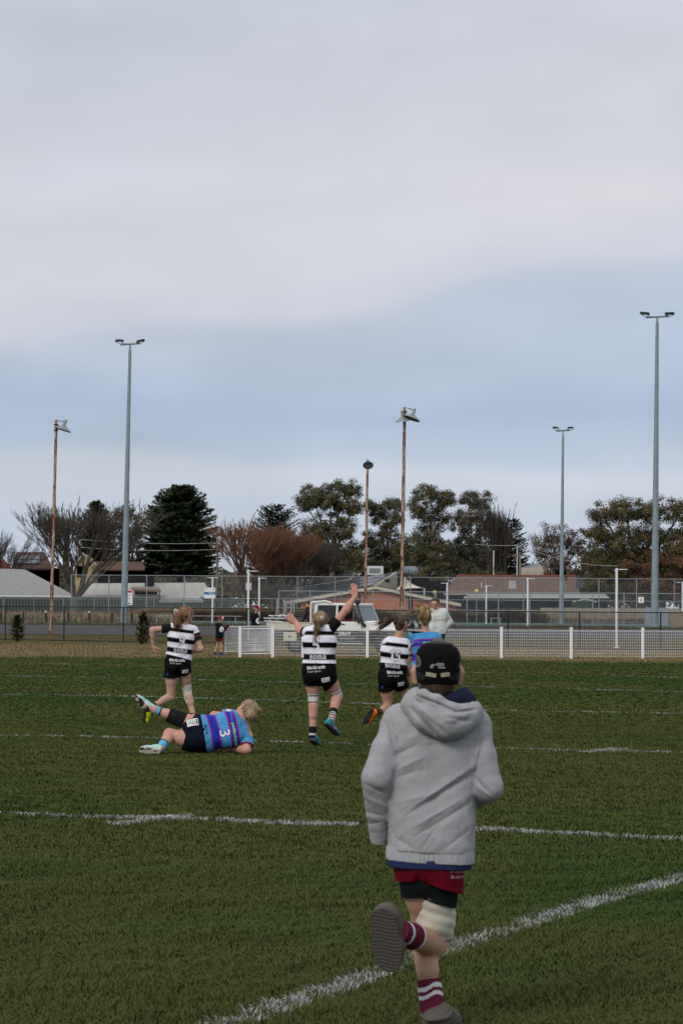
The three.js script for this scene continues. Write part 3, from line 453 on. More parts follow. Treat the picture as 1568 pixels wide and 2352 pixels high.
{ // grey green shed with garage in front
  const o = thing('green_shed', 'long grey green shed with pale gutter in front of the tiled house', 'shed'), d = 226, wallM = new THREE.MeshStandardMaterial({ map: plasterTex, color: new THREE.Color().setRGB(.20, .25, .21), roughness: .85 });
  part('wall', boxUV(wallBox(1070, 1392, 1437, 1372, d, 6), .5), wallM, o); part('roof', slab(at(1064, 1373, d - .6), at(1398, 1373, d - .6), at(1388, 1364, d + 6), at(1074, 1364, d + 6), .15), plaster(.30, .34, .32, .6), o); part('gutter', bar(at(1064, 1373, d - .66), at(1398, 1373, d - .66), .09, .09, 6), M(.44, .46, .44, .6), o);
  for (const [x0, x1] of [[1224, 1250], [1256, 1268], [1092, 1120], [1140, 1160]]) { const w = part('window', wallBox(x0, x1, 1396, 1384, d - .05, .06), darkGlass, o); part('sill', wallBox(x0 - 1, x1 + 1, 1397.5, 1396, d - .14, .12), M(.5, .52, .5), w); part('frame', wallBox((x0 + x1) / 2 - .6, (x0 + x1) / 2 + .6, 1396, 1384, d - .1, .05), M(.45, .47, .45), w); }
  for (const x of [1100, 1180, 1300, 1372]) part('downpipe', wallBox(x - .8, x + .8, 1437, 1374, d - .12, .08), M(.3, .34, .31), o);
  part('door', wallBox(1282, 1294, 1437, 1386, d - .06, .08), M(.11, .14, .12, .7), o);
}
{ const o = thing('dark_green_garage', 'dark green garden garage with white edged gable in front of the grey green shed', 'shed'), d = 222, a = at(1318, 1437, d), b = at(1366, 1383, d), w = b.x - a.x, h = b.y - a.y, r = at(1342, 1377, d).y - a.y; part('wall', prism([[0, 0], [w, 0], [w, h], [w / 2, r], [0, h]], 3.4).translate(a.x, a.y, -d - 3.4), M(.012, .045, .03, .8), o); part('bargeboard', [bar(V(a.x - .1, a.y + h, -d + .06), V(a.x + w / 2, a.y + r + .06, -d + .06), .05, .05, 5), bar(V(a.x + w / 2, a.y + r + .06, -d + .06), V(a.x + w + .1, a.y + h, -d + .06), .05, .05, 5)], M(.6, .62, .6), o); part('door', box(w * .7, h * .8, .06, a.x + w / 2, a.y + h * .4, -d + .04), M(.010, .036, .024, .7), o); }
{ // tan roof beyond
  const o = thing('tan_roof_house', 'house with a pale tan roof behind the tiled house', 'house'), d = 286; part('wall', boxUV(wallBox(1196, 1274, 1400, 1324, d, 8), .5), plaster(.34, .29, .25), o); part('roof', slab(at(1186, 1327, d - .8), at(1278, 1327, d - .8), at(1268, 1303, d + 6), at(1196, 1303, d + 6), .16), plaster(.42, .34, .28, .8), o); part('rear_roof', slab(at(1190, 1306, d + 9), at(1304, 1306, d + 9), at(1290, 1294, d + 14), at(1215, 1294, d + 14), .16), plaster(.30, .34, .36, .7), o); part('rear_wall', wallBox(1200, 1300, 1400, 1306, d + 10, 6), plaster(.3, .26, .22), o);
}
{ const o = thing('blue_roof_house', 'small house with pale blue grey roof between the gum trees', 'house'), d = 292; part('wall', wallBox(916, 998, 1400, 1318, d, 7), plaster(.34, .34, .32), o); part('roof', slab(at(910, 1320, d - .6), at(1004, 1320, d - .6), at(990, 1302, d + 5), at(924, 1300, d + 5), .15), plaster(.34, .42, .46, .6), o); part('verandah_post', bar(at(971, 1345, d - .6), at(971, 1319, d - .6), .09), M(.6, .6, .58), o); part('verandah_post', bar(at(940, 1345, d - .6), at(940, 1319, d - .6), .09), M(.6, .6, .58), o); }
// flag poles
[[1132.5, 1267, 1, 'white flagpole with a limp red flag above the tiled roof'], [1186.5, 1256, 0, 'white flagpole with a limp dark blue flag above the tiled roof']].forEach(([x, y, red, label]) => {
  const d = 266, b = onGround(x, d), h = heightAt(x, y, d) - b.y, o = thing('flagpole', label, 'flagpole', b, 0, 'flagpoles behind the tiled house'); part('pole', bar(V(0, 0, 0), V(0, h, 0), .075, .05, 8), whitePaint, o); part('finial', new THREE.SphereGeometry(.09, 8, 6).translate(0, h, 0), whitePaint, o);
  const y1 = h - .5 - (red ? .5 : .6), y0 = y1 - (red ? 1.2 : 2.0), pos = [], n = 10, m = 6; const P = (i, j) => V(.06 + (red ? .14 : .36) * (i / m) * (red ? -1 : 1) * (.6 + .4 * Math.sin(j * .5)), mix(y0, y1, j / n) - .35 * i / m, .09 * Math.sin(i * 2.1 + j * .3));
  for (let j = 0; j < n; j++) for (let i = 0; i < m; i++) { const q = [P(i, j), P(i + 1, j), P(i + 1, j + 1), P(i, j + 1)]; for (const k of [0, 1, 2, 0, 2, 3]) pos.push(q[k].x, q[k].y, q[k].z); } const g = new THREE.BufferGeometry(); g.setAttribute('position', new THREE.Float32BufferAttribute(pos, 3)); g.computeVertexNormals(); part('flag', g, new THREE.MeshStandardMaterial({ color: red ? 0x8e1a20 : 0x10163a, roughness: .9, side: THREE.DoubleSide }), o);
});
{ // power lines and their poles
  const d = 256, grey = M(.42, .43, .44, .6), woodP = M(.20, .17, .14, .9);
  const pole = (x, yt, label) => { const b = onGround(x, d), h = heightAt(x, yt, d) - b.y, o = thing('power_pole', label, 'power pole', b, 0, 'timber power poles'); part('pole', bar(V(0, 0, 0), V(0, h, 0), .15, .11, 8), woodP, o); part('crossarm', box(1.8, .12, .12, 0, h - .4, 0), woodP, o); return b.y + h; };
  pole(498, 1244, 'timber power pole between the cedar and the rust coloured tree'); pole(1193, 1268, 'timber power pole beside the limp blue flag');
  const line = (label, a, b, sag) => { const m = thing('power_line', label, 'power line'); const p = []; for (let i = 0; i <= 12; i++) { const t = i / 12, q = a.clone().lerp(b, t); q.y -= sag * 4 * t * (1 - t); p.push(q); } part('wire', tube(p, .024, 24, 4), grey, m); };
  line('upper pale power line passing in front of the cedar', at(175, 1238, d), at(498, 1247, d), .25); line('lower pale power line passing in front of the cedar', at(168, 1256, d), at(498, 1262, d), .25);
  line('power line between the gum trees and the big brown tree', at(1090, 1250, d), at(1193, 1252, d), .1); line('power line running right from the flagpoles', at(1193, 1252, d), at(1420, 1300, d), .6);
}
// ---------------------------------------------------------------- trees
const barkTex = texture(256, (u, v) => { const n = tileNoise(u, v, 8, 81, 4), k = .7 + .5 * (n - .5); return [k, k, k]; });
const bark = (r, g, b) => new THREE.MeshStandardMaterial({ map: barkTex, color: new THREE.Color().setRGB(r, g, b), roughness: .95 });
const leafMat = new THREE.MeshPhysicalMaterial({ specularIntensity: .25, vertexColors: true, roughness: .8, side: THREE.DoubleSide });
class Leaves {
  constructor() { this.p = []; this.n = []; this.c = []; }
  leaf(x, y, z, dx, dy, dz, w, nx, ny, nz, c) {          // a kite along (dx, dy, dz)
    let sx = dy * nz - dz * ny, sy = dz * nx - dx * nz, sz = dx * ny - dy * nx; const l = Math.hypot(sx, sy, sz) || 1; sx *= w / l; sy *= w / l; sz *= w / l;
    const mx = x + dx * .45, my = y + dy * .45, mz = z + dz * .45;
    this.p.push(x, y, z, mx + sx, my + sy, mz + sz, x + dx, y + dy, z + dz, x, y, z, x + dx, y + dy, z + dz, mx - sx, my - sy, mz - sz);
    for (let i = 0; i < 6; i++) { this.n.push(nx, ny, nz); this.c.push(c[0], c[1], c[2]); }
  }
  build() { const g = new THREE.BufferGeometry(); g.setAttribute('position', new THREE.Float32BufferAttribute(this.p, 3)); g.setAttribute('normal', new THREE.Float32BufferAttribute(this.n, 3)); g.setAttribute('color', new THREE.Float32BufferAttribute(this.c, 3)); return g; }
}
const unit = (r) => { const z = r() * 2 - 1, a = r() * 6.283, s = Math.sqrt(1 - z * z); return [s * Math.cos(a), z, s * Math.sin(a)]; };
// broadleaf: lobes given in picture units round the crown, each filled with small clumps of leaves
function broadleaf(name, label, baseX, dist, lobes, o) {
  const r = rng(o.seed), base = onGround(baseX, dist), t = thing(name, label, 'tree', base, 0, o.group ?? 'trees beyond the courts'), L = new Leaves(), k = dist / FOCAL, limbs = [], trunkTop = V(o.lean ?? 0, heightAt(baseX, o.fork ?? 1330, dist) - base.y, 0);
  const place = (x, y, dz) => at(x, y, dist).sub(base).add(V(0, 0, dz));
  for (const [x, y, rx, ry, tone = 0] of lobes) {
    const c = place(x, y, (r() - .5) * rx * k * 1.2), X = rx * k, Y = ry * k, Z = X * 1.0, n = Math.max(8, Math.round(o.density * X * Y * 2.2));
    limbs.push(c);
    for (let i = 0; i < n; i++) {
      const u = unit(r), q = Math.pow(r(), .42) * (.86 + .22 * r()), cx = c.x + u[0] * X * q, cy = c.y + u[1] * Y * q, cz = c.z + u[2] * Z * q, R = o.clump * (.6 + .8 * r()), m = Math.round(o.leaves * (.6 + .8 * r()));
      const p = o.palette[Math.min(o.palette.length - 1, Math.floor(Math.pow(r(), o.skew ?? 1) * o.palette.length + tone))], tint = .75 + .5 * r();
      for (let j = 0; j < m; j++) {
        const w = unit(r), e = Math.pow(r(), .5), d = unit(r), s = o.leaf * (.6 + .8 * r()), ny = .55 + w[1] * .6, nn = Math.hypot(w[0] + u[0] * .5, ny + u[1] * .4, w[2] + u[2] * .5) || 1, v = tint * (.8 + .4 * r());
        L.leaf(cx + w[0] * R * e, cy + w[1] * R * .72 * e, cz + w[2] * R * e, d[0] * s, d[1] * s * .8 - s * (o.droop ?? 0), d[2] * s, s * (o.aspect ?? .32), (w[0] + u[0] * .5) / nn, (ny + u[1] * .4) / nn, (w[2] + u[2] * .5) / nn, [p[0] * v, p[1] * v, p[2] * v]);
      }
    }
  }
  const bm = bark(...o.bark), R0 = o.trunk;
  part('trunk', tube([V(0, -.1, 0), trunkTop.clone().multiplyScalar(.5).add(V((r() - .5) * .5, 0, 0)), trunkTop], R0, 10, 9), bm, t);
  limbs.forEach((c) => { const mid = trunkTop.clone().lerp(c, .5).add(V((r() - .5) * .8, .2 + r() * .5, (r() - .5) * .8)); const g = [bar(trunkTop.clone().add(V(0, -.05, 0)), mid, R0 * .55, R0 * .36, 6), bar(mid, c, R0 * .36, R0 * .1, 6)]; for (let q = 0; q < 4; q++) { const w = unit(r), e = c.clone().add(V(w[0] * 1.2, Math.abs(w[1]) * 1.0, w[2] * 1.2)); g.push(bar(mid.clone().lerp(c, .5 + .4 * r()), e, R0 * .13, R0 * .04, 4)); } part('limb', g, bm, t); });
  part('crown', L.build(), leafMat, t);
  return t;
}
// needle tree built from whorls of boughs
function conifer(label, x, dist, yTop, yBase, profile, o) {
  const r = rng(o.seed), base = onGround(x, dist), t = thing('conifer', label, 'tree', base, 0, 'conifers beyond the courts'), k = dist / FOCAL, top = heightAt(x, yTop, dist) - base.y, bottom = heightAt(x, yBase, dist) - base.y, L = new Leaves(), boughs = [];
  part('trunk', bar(V(0, -.1, 0), V(0, top - .3, 0), o.trunk, .04, 8), bark(.09, .07, .055), t);
  const wAt = (f) => { for (let i = 1; i < profile.length; i++) if (f <= profile[i][0]) return mix(profile[i - 1][1], profile[i][1], (f - profile[i - 1][0]) / (profile[i][0] - profile[i - 1][0])); return profile[profile.length - 1][1]; };
  for (let lv = 0; lv < o.levels; lv++) {
    const f = (lv + .4) / o.levels, y = mix(top, bottom, f), n = o.per + Math.floor(f * o.per);
    for (let b = 0; b < n; b++) {
      const a = r() * 6.283, len = wAt(f) * k * (.72 + .42 * r()), rise = o.rise * (1 - f) - o.droop * f, col = o.palette[Math.floor(r() * o.palette.length)], tint = .7 + .6 * r(), segs = Math.max(3, Math.round(len / .26));
      const P = (s) => V(Math.cos(a) * len * s, y + len * (rise * s + o.tip * s * s) + .06 * Math.sin(s * 7 + b), Math.sin(a) * len * s);
      boughs.push(bar(P(.0), P(.55), .05, .03, 4, false), bar(P(.55), P(.98), .03, .012, 4, false));
      for (let s = 1; s <= segs; s++) { const f2 = s / segs, c = P(f2), wid = (o.spread ?? .55) * (1.1 - .75 * f2) * Math.min(1, len * .5) + .12;
        for (let q = 0; q < o.needles; q++) { const side = (r() - .5) * 2 * wid, off = V(-Math.sin(a) * side, (r() - .6) * .22, Math.cos(a) * side), e = c.clone().add(off), d = [Math.cos(a) * .5 - Math.sin(a) * Math.sign(side) * .6 + (r() - .5) * .5, (r() - .35) * .5 + o.tip, Math.sin(a) * .5 + Math.cos(a) * Math.sign(side) * .6 + (r() - .5) * .5], z = o.needle * (.6 + .8 * r()), v = tint * (.75 + .5 * r()); L.leaf(e.x, e.y, e.z, d[0] * z, d[1] * z, d[2] * z, z * .2, Math.cos(a) * .35, .85, Math.sin(a) * .35, [col[0] * v, col[1] * v, col[2] * v]); } }
    }
  }
  part('bough', boughs, bark(.07, .055, .045), t, 'stuff'); part('crown', L.build(), leafMat, t); return t;
}
// leafless tree: limbs forking down to twigs
function bareTree(label, x, dist, yTop, width, o) {
  const r = rng(o.seed), base = onGround(x, dist), t = thing('bare_tree', label, 'tree', base, 0, 'leafless trees beyond the courts'), H = heightAt(x, yTop, dist) - base.y, W = width * dist / FOCAL / 2, wood = [], twigs = [];
  const grow = (p, dir, len, rad, lv) => {
    const q = p.clone().addScaledVector(dir, len), bend = p.clone().lerp(q, .5).add(V((r() - .5) * len * .12, 0, (r() - .5) * len * .12));
    (lv > 2 ? twigs : wood).push(bar(p, bend, rad, rad * .85, lv > 2 ? 3 : 5, false), bar(bend, q, rad * .85, rad * .66, lv > 2 ? 3 : 5, false));
    if (lv >= o.depth) return;
    const n = lv < 1 ? o.fork : lv < o.depth - 1 ? 3 : o.twigs;
    for (let i = 0; i < n; i++) {
      const a = r() * 6.283, sp = (lv === 0 ? o.splay : o.angle) * (.5 + r()), side = V(Math.cos(a), (r() - .5) * .4, Math.sin(a)), d = dir.clone().addScaledVector(side, sp); d.y += o.up; d.x += clamp(q.x / W, -1, 1) * .06; d.normalize();
      let L2 = len * (o.ratio * (.75 + .5 * r())); const lim = clamp((H - q.y) / (H * .25), .25, 1.1); L2 *= lim;
      grow(i === 0 ? q : p.clone().lerp(q, .45 + .5 * r()), d, L2, Math.max(o.thin, rad * (i === 0 ? .66 : .48)), lv + 1);
    }
  };
  const trunkTop = H * o.trunkH;
  wood.push(bar(V(0, -.1, 0), V(0, trunkTop, 0), o.trunk, o.trunk * .85, 8, false));
  for (let i = 0; i < o.limbs; i++) { const a = i / o.limbs * 6.283 + r(), s = o.splay * (.35 + .9 * r()); grow(V(0, trunkTop * (.75 + .25 * r()), 0), V(Math.cos(a) * s, 1, Math.sin(a) * s).normalize(), H * o.first * (.85 + .3 * r()), o.trunk * .55, 1); }
  part('trunk', wood, bark(...o.color), t); part('crown', twigs, bark(...(o.tips ?? o.color)), t, 'stuff'); return t;
}
const olive = [[.078, .082, .038], [.092, .088, .042], [.066, .075, .040], [.122, .092, .046], [.10, .096, .048]];
const gum = { palette: olive, bark: [.36, .32, .27], trunk: .26, density: 4.6, clump: .72, leaves: 165, leaf: .175, droop: .25, fork: 1275 };
broadleaf('gum_tree', 'biggest gum tree with pale forked limbs behind the brick hall', 765, 285, [[758, 1148, 58, 44], [718, 1142, 36, 30], [796, 1124, 36, 24], [816, 1162, 20, 30], [702, 1158, 24, 20], [735, 1212, 44, 34], [792, 1222, 40, 38], [712, 1256, 36, 42], [762, 1286, 50, 40], [812, 1276, 26, 40]], { ...gum, seed: 11, trunk: .34 });
broadleaf('gum_tree', 'gum tree standing between the two rusty poles', 884, 292, [[868, 1164, 38, 22], [908, 1160, 30, 18], [890, 1200, 42, 32], [866, 1250, 40, 42], [912, 1268, 36, 44], [884, 1306, 50, 34]], { ...gum, seed: 12 });
broadleaf('gum_tree', 'gum tree with two tufted heads above the ute bonnet', 1000, 282, [[990, 1134, 40, 24], [960, 1158, 24, 22], [1020, 1150, 25, 28], [990, 1184, 46, 26], [984, 1228, 44, 32], [1002, 1276, 48, 38], [955, 1268, 32, 38], [985, 1316, 50, 28]], { ...gum, seed: 13, trunk: .3 });
broadleaf('gum_tree', 'slimmer gum tree beside the bare poplars', 1088, 288, [[1076, 1148, 22, 24], [1104, 1150, 26, 24], [1060, 1198, 28, 34], [1100, 1198, 34, 40], [1076, 1256, 44, 38], [1112, 1286, 30, 36], [1060, 1306, 44, 30]], { ...gum, seed: 14, palette: [[.092, .094, .060], [.108, .10, .062], [.078, .086, .058], [.13, .106, .068]] });
const brownGreen = [[.078, .078, .034], [.094, .084, .036], [.128, .090, .040], [.066, .074, .032], [.11, .080, .036]];
broadleaf('spreading_tree', 'broad dense brown green tree behind the tallest floodlight pole', 1470, 268, [[1440, 1172, 56, 30], [1386, 1184, 40, 30], [1500, 1174, 56, 32], [1562, 1176, 46, 32], [1364, 1228, 34, 34], [1420, 1236, 54, 42], [1490, 1240, 54, 44], [1562, 1246, 46, 44], [1380, 1290, 42, 42], [1450, 1296, 54, 42], [1530, 1300, 54, 42], [1610, 1210, 50, 60], [1400, 1340, 50, 32], [1440, 1350, 50, 36], [1510, 1350, 60, 36], [1575, 1350, 50, 40], [1370, 1360, 40, 30]], { palette: brownGreen, bark: [.12, .09, .07], trunk: .5, density: 4.4, clump: .8, leaves: 140, leaf: .18, fork: 1350, seed: 15 });
broadleaf('russet_tree', 'russet brown bushy tree below the broad dense tree', 1520, 240, [[1450, 1300, 44, 34], [1510, 1296, 46, 38], [1562, 1306, 46, 44], [1480, 1346, 54, 32], [1545, 1356, 50, 34], [1600, 1330, 40, 60]], { palette: [[.135, .060, .034], [.11, .054, .032], [.095, .060, .034], [.15, .078, .042]], bark: [.10, .07, .05], trunk: .3, density: 3.2, clump: .64, leaves: 105, leaf: .18, fork: 1375, seed: 16 });
broadleaf('russet_tree', 'thin russet tree with bare twigs left of the broad dense tree', 1290, 276, [[1268, 1226, 44, 28], [1302, 1246, 36, 34], [1250, 1258, 34, 32], [1310, 1296, 38, 34], [1268, 1294, 42, 30], [1330, 1262, 24, 34]], { palette: [[.12, .066, .040], [.10, .058, .038], [.085, .064, .038], [.14, .08, .045]], bark: [.20, .15, .12], trunk: .22, density: 2.8, clump: .62, leaves: 84, leaf: .18, fork: 1310, seed: 17 });
bareTree('leafless tree poking out of the thin russet tree', 1262, 279, 1185, 130, { seed: 18, trunk: .16, trunkH: .35, limbs: 5, splay: .55, fork: 3, first: .22, ratio: .72, angle: .5, up: .12, depth: 5, twigs: 3, thin: .018, color: [.10, .07, .06] });
broadleaf('round_shrub', 'dark green bushy shrub at the foot of the gum trees', 1120, 270, [[1100, 1318, 40, 18], [1150, 1318, 40, 18], [1050, 1322, 40, 16]], { palette: [[.05, .068, .032], [.075, .08, .032], [.10, .095, .03]], bark: [.1, .08, .06], trunk: .12, density: 2, clump: .5, leaves: 40, leaf: .2, fork: 1345, seed: 19 });
broadleaf('round_shrub', 'dark mixed shrubbery behind the solar roofs', 760, 300, [[690, 1312, 50, 26], [770, 1318, 60, 24], [850, 1316, 50, 26], [930, 1318, 50, 22]], { palette: [[.046, .054, .030], [.068, .060, .034], [.085, .066, .036]], bark: [.1, .08, .06], trunk: .14, density: 1.8, clump: .6, leaves: 44, leaf: .26, fork: 1345, seed: 20 });
broadleaf('golden_conifer', 'bronze green rounded conifer behind the left floodlight pole', 294, 282, [[292, 1174, 26, 26], [272, 1200, 22, 34], [314, 1206, 26, 38], [292, 1232, 40, 40], [318, 1266, 36, 44], [270, 1276, 34, 42], [296, 1300, 44, 34]], { palette: [[.080, .070, .026], [.098, .080, .028], [.064, .062, .028], [.12, .088, .030]], bark: [.1, .07, .05], trunk: .3, density: 3.0, clump: .55, leaves: 70, leaf: .22, fork: 1320, seed: 21 });
conifer('dark pointed cypress behind the bare tree', 219, 276, 1156, 1345, [[0, 3], [.15, 16], [.4, 34], [.7, 46], [1, 48]], { seed: 22, levels: 44, per: 10, rise: 1.1, droop: -.5, tip: .25, needles: 9, needle: .26, trunk: .25, spread: .5, palette: [[.060, .052, .030], [.072, .058, .032], [.050, .048, .030]] });
conifer('large dark green cedar left of the rust coloured tree', 412, 272, 1120, 1325, [[0, 6], [.06, 24], [.2, 48], [.4, 70], [.6, 84], [.8, 90], [1, 74]], { seed: 23, levels: 38, per: 11, rise: .5, droop: .05, tip: .10, needles: 13, needle: .42, trunk: .45, spread: .8, palette: [[.038, .060, .028], [.048, .070, .032], [.032, .052, .028], [.058, .072, .032]] });
conifer('smaller cedar behind the rust coloured tree', 632, 300, 1164, 1330, [[0, 6], [.1, 26], [.25, 46], [.5, 56], [1, 60]], { seed: 24, levels: 22, per: 7, rise: .55, droop: 0, tip: .16, needles: 10, needle: .36, trunk: .3, spread: .7, palette: [[.038, .056, .038], [.048, .066, .042], [.032, .048, .034]] });
conifer('small dark conifer between the poplars and thin russet tree', 1172, 296, 1196, 1330, [[0, 5], [.12, 20], [.3, 30], [.6, 38], [1, 42]], { seed: 25, levels: 20, per: 6, rise: .5, droop: 0, tip: .18, needles: 9, needle: .36, trunk: .25, spread: .6, palette: [[.036, .056, .042], [.046, .062, .046]] });
const bareBase = { trunkH: .16, limbs: 9, splay: .75, fork: 3, first: .30, ratio: .74, angle: .42, up: .16, depth: 6, twigs: 6, thin: .017 };
bareTree('wide leafless tree with many upright branches behind the left rusty pole', 172, 226, 1142, 290, { ...bareBase, seed: 26, trunk: .32, color: [.19, .155, .12], tips: [.17, .14, .11] });
bareTree('rust coloured leafless tree with dense upright twigs', 572, 252, 1190, 260, { ...bareBase, seed: 27, trunk: .3, limbs: 11, color: [.17, .10, .07], tips: [.44, .20, .11], angle: .38, up: .22 });
bareTree('second rust coloured leafless tree beside the dense one', 640, 256, 1206, 170, { ...bareBase, seed: 28, trunk: .22, color: [.17, .10, .07], tips: [.44, .19, .10], up: .24, limbs: 8 });
bareTree('grey brown leafless tree right of the rust coloured ones', 706, 262, 1238, 150, { ...bareBase, seed: 29, trunk: .2, color: [.14, .105, .085], tips: [.14, .10, .08], limbs: 8 });
bareTree('low grey leafless tree in front of the solar roofs', 630, 222, 1330, 150, { ...bareBase, seed: 30, trunk: .14, color: [.20, .18, .15], limbs: 6, depth: 5, up: .02, splay: 1.1, thin: .014 });
bareTree('leafless tree at the far left edge beside the red roof', -4, 262, 1212, 100, { ...bareBase, seed: 39, trunk: .2, color: [.12, .10, .08], limbs: 7, depth: 5 });
[[1128, 1170, 'leafless poplar, tallest of the three beside the slim gum tree'], [1141, 1168, 'leafless poplar, middle of the three beside the slim gum tree'], [1152, 1210, 'leafless poplar, shortest of the three beside the slim gum tree']].forEach(([x, y, label], i) => bareTree(label, x, 280, y, 30, { ...bareBase, seed: 50 + i, trunk: .12, trunkH: .12, splay: .10, angle: .14, up: .5, limbs: 6, first: .28, ratio: .82, depth: 5, thin: .016, color: [.15, .12, .10] }));
// young conifers planted against the black fence
[[41, 1414, 106.5, 'small dark conifer sapling by the fence below the left rusty pole', 61], [329, 1408, 104.6, 'small dark conifer sapling by the fence behind the number 9 player', 62]].forEach(([x, y, d, label, seed]) => {
  const r = rng(seed), b = onGround(x, d), o = thing('conifer_sapling', label, 'sapling', b, 0, 'conifer saplings by the black fence'), h = heightAt(x, y, d) - b.y, L = new Leaves(); part('stem', bar(V(0, 0, 0), V(.02, h * .9, 0), .022, .008, 6), bark(.09, .07, .05), o);
  for (let i = 0; i < 620; i++) { const f = Math.pow(r(), .8), a = r() * 6.283, w = .42 * Math.sin(Math.PI * Math.pow(clamp(f * .92 + .06), .8)) * (.3 + .8 * r()), y0 = f * h * .95, z = .09 + .1 * r(), v = .7 + .6 * r(); L.leaf(Math.cos(a) * w * .7, y0, Math.sin(a) * w * .7, Math.cos(a) * z, z * .9, Math.sin(a) * z, z * .2, Math.cos(a) * .4, .8, Math.sin(a) * .4, [.080 * v, .086 * v, .042 * v]); }
  part('crown', L.build(), leafMat, o);
});
// dry reeds and long dead grass along the courts
{
  const reed = (seed, h, n) => tuftGeometry(seed, n, h, .030, .42), r = rng(70), lists = [[], []];
  const band = (x0, x1, d0, d1, n, s0, s1, which, cols) => { for (let i = 0; i < n; i++) { const d = mix(d0, d1, r()), p = onGround(mix(x0, x1, r()), d), c = cols[Math.floor(r() * cols.length)], v = .7 + .6 * r(), k = smooth(.25, .7, fbm(p.x * .35, 3, d * .2, 3)); lists[which].push({ x: p.x, y: p.y, z: p.z, s: mix(s0, s1, r() * .5 + k * .5), turn: r() * 6.28, c: c.map((q) => q * v) }); } };
  const tan = [[.34, .26, .165], [.28, .21, .135], [.40, .32, .21], [.22, .17, .115]], dull = [[.24, .19, .13], [.19, .155, .105], [.28, .22, .15]];
  band(320, 1000, 198, 203, 2600, .6, 1.05, 0, tan); band(1000, 1250, 198, 203, 800, .6, 1.15, 0, dull); band(540, 1000, 206, 212, 1300, .6, 1.05, 0, tan); band(-60, 420, 168, 205, 2400, .4, .8, 1, tan); band(1250, 1640, 204, 210, 700, .3, .6, 1, dull); band(-60, 1640, 144.5, 149, 1600, .14, .32, 1, [[.10, .10, .05], [.14, .12, .06], [.16, .12, .075]]);
  instanced('dry_reeds', reed(71, 1.15, 22), bladeMat, lists[0]); instanced('dry_grass', reed(72, 1.0, 22), bladeMat, lists[1]);
}
// fallen leaves on the field
{ const r = rng(80), lm = [M(.30, .12, .06, .8), M(.36, .17, .09, .8)]; [[657, 1617, 'brown fallen leaf on the grass behind the number 5 player'], [1191, 1618, 'pinkish brown fallen leaf on the grass beside the boy in grey'], [378, 1499 + 45, 'brown fallen leaf on the grass under the number 9 player']].forEach(([x, y, label], i) => { const p = gp(x, y), o = thing('fallen_leaf', label, 'leaf', p.add(V(0, .05, 0)), r() * 6, 'fallen leaves'); const s = new THREE.Shape(); s.moveTo(-.09, 0); s.bezierCurveTo(-.04, .07, .05, .06, .11, .01); s.bezierCurveTo(.05, -.05, -.04, -.06, -.09, 0); const g = new THREE.ShapeGeometry(s, 6), q = g.attributes.position; for (let k = 0; k < q.count; k++) q.setZ(k, .25 * q.getY(k) ** 2 / .06 + .5 * q.getX(k) ** 2); g.computeVertexNormals(); part('blade', g.rotateX(-1.2), new THREE.MeshStandardMaterial({ color: lm[i % 2].color, roughness: .8, side: THREE.DoubleSide }), o); part('stalk', bar(V(-.09, 0, 0), V(-.14, .015, .01), .004), lm[0], o); }); }

// the wood and hedges far behind, one mass
{
  const r = rng(90), L = new Leaves(), pal = [[.06, .066, .038], [.08, .07, .042], [.095, .07, .045], [.055, .062, .045]];
  for (let i = 0; i < 2900; i++) { const d = 330 + 60 * r(), x = i < 2500 ? -80 + 1730 * r() : 1330 + 300 * r(), c = at(x, 1395, d), hgt = (x > 690 && x < 1150 ? 9.8 : x > 1345 ? 10.5 : 6.8) * (.6 + .7 * fbm(x * .012, 1, 2, 3)) , cy = groundHeight(d) + hgt * Math.sqrt(r()), p = pal[Math.floor(r() * 4)], t = .8 + .4 * r(); for (let j = 0; j < 26; j++) { const w = unit(r), u = unit(r), s = .5, v = t * (.8 + .4 * r()); L.leaf(c.x + w[0] * 1.1, cy + w[1] * .9, -d + w[2] * 1.1, u[0] * s, u[1] * s, u[2] * s, s * .4, w[0] * .5, .7, .5, p.map((q) => q * v)); } }
  setting('distant_wood', L.build(), leafMat, 'stuff');
}
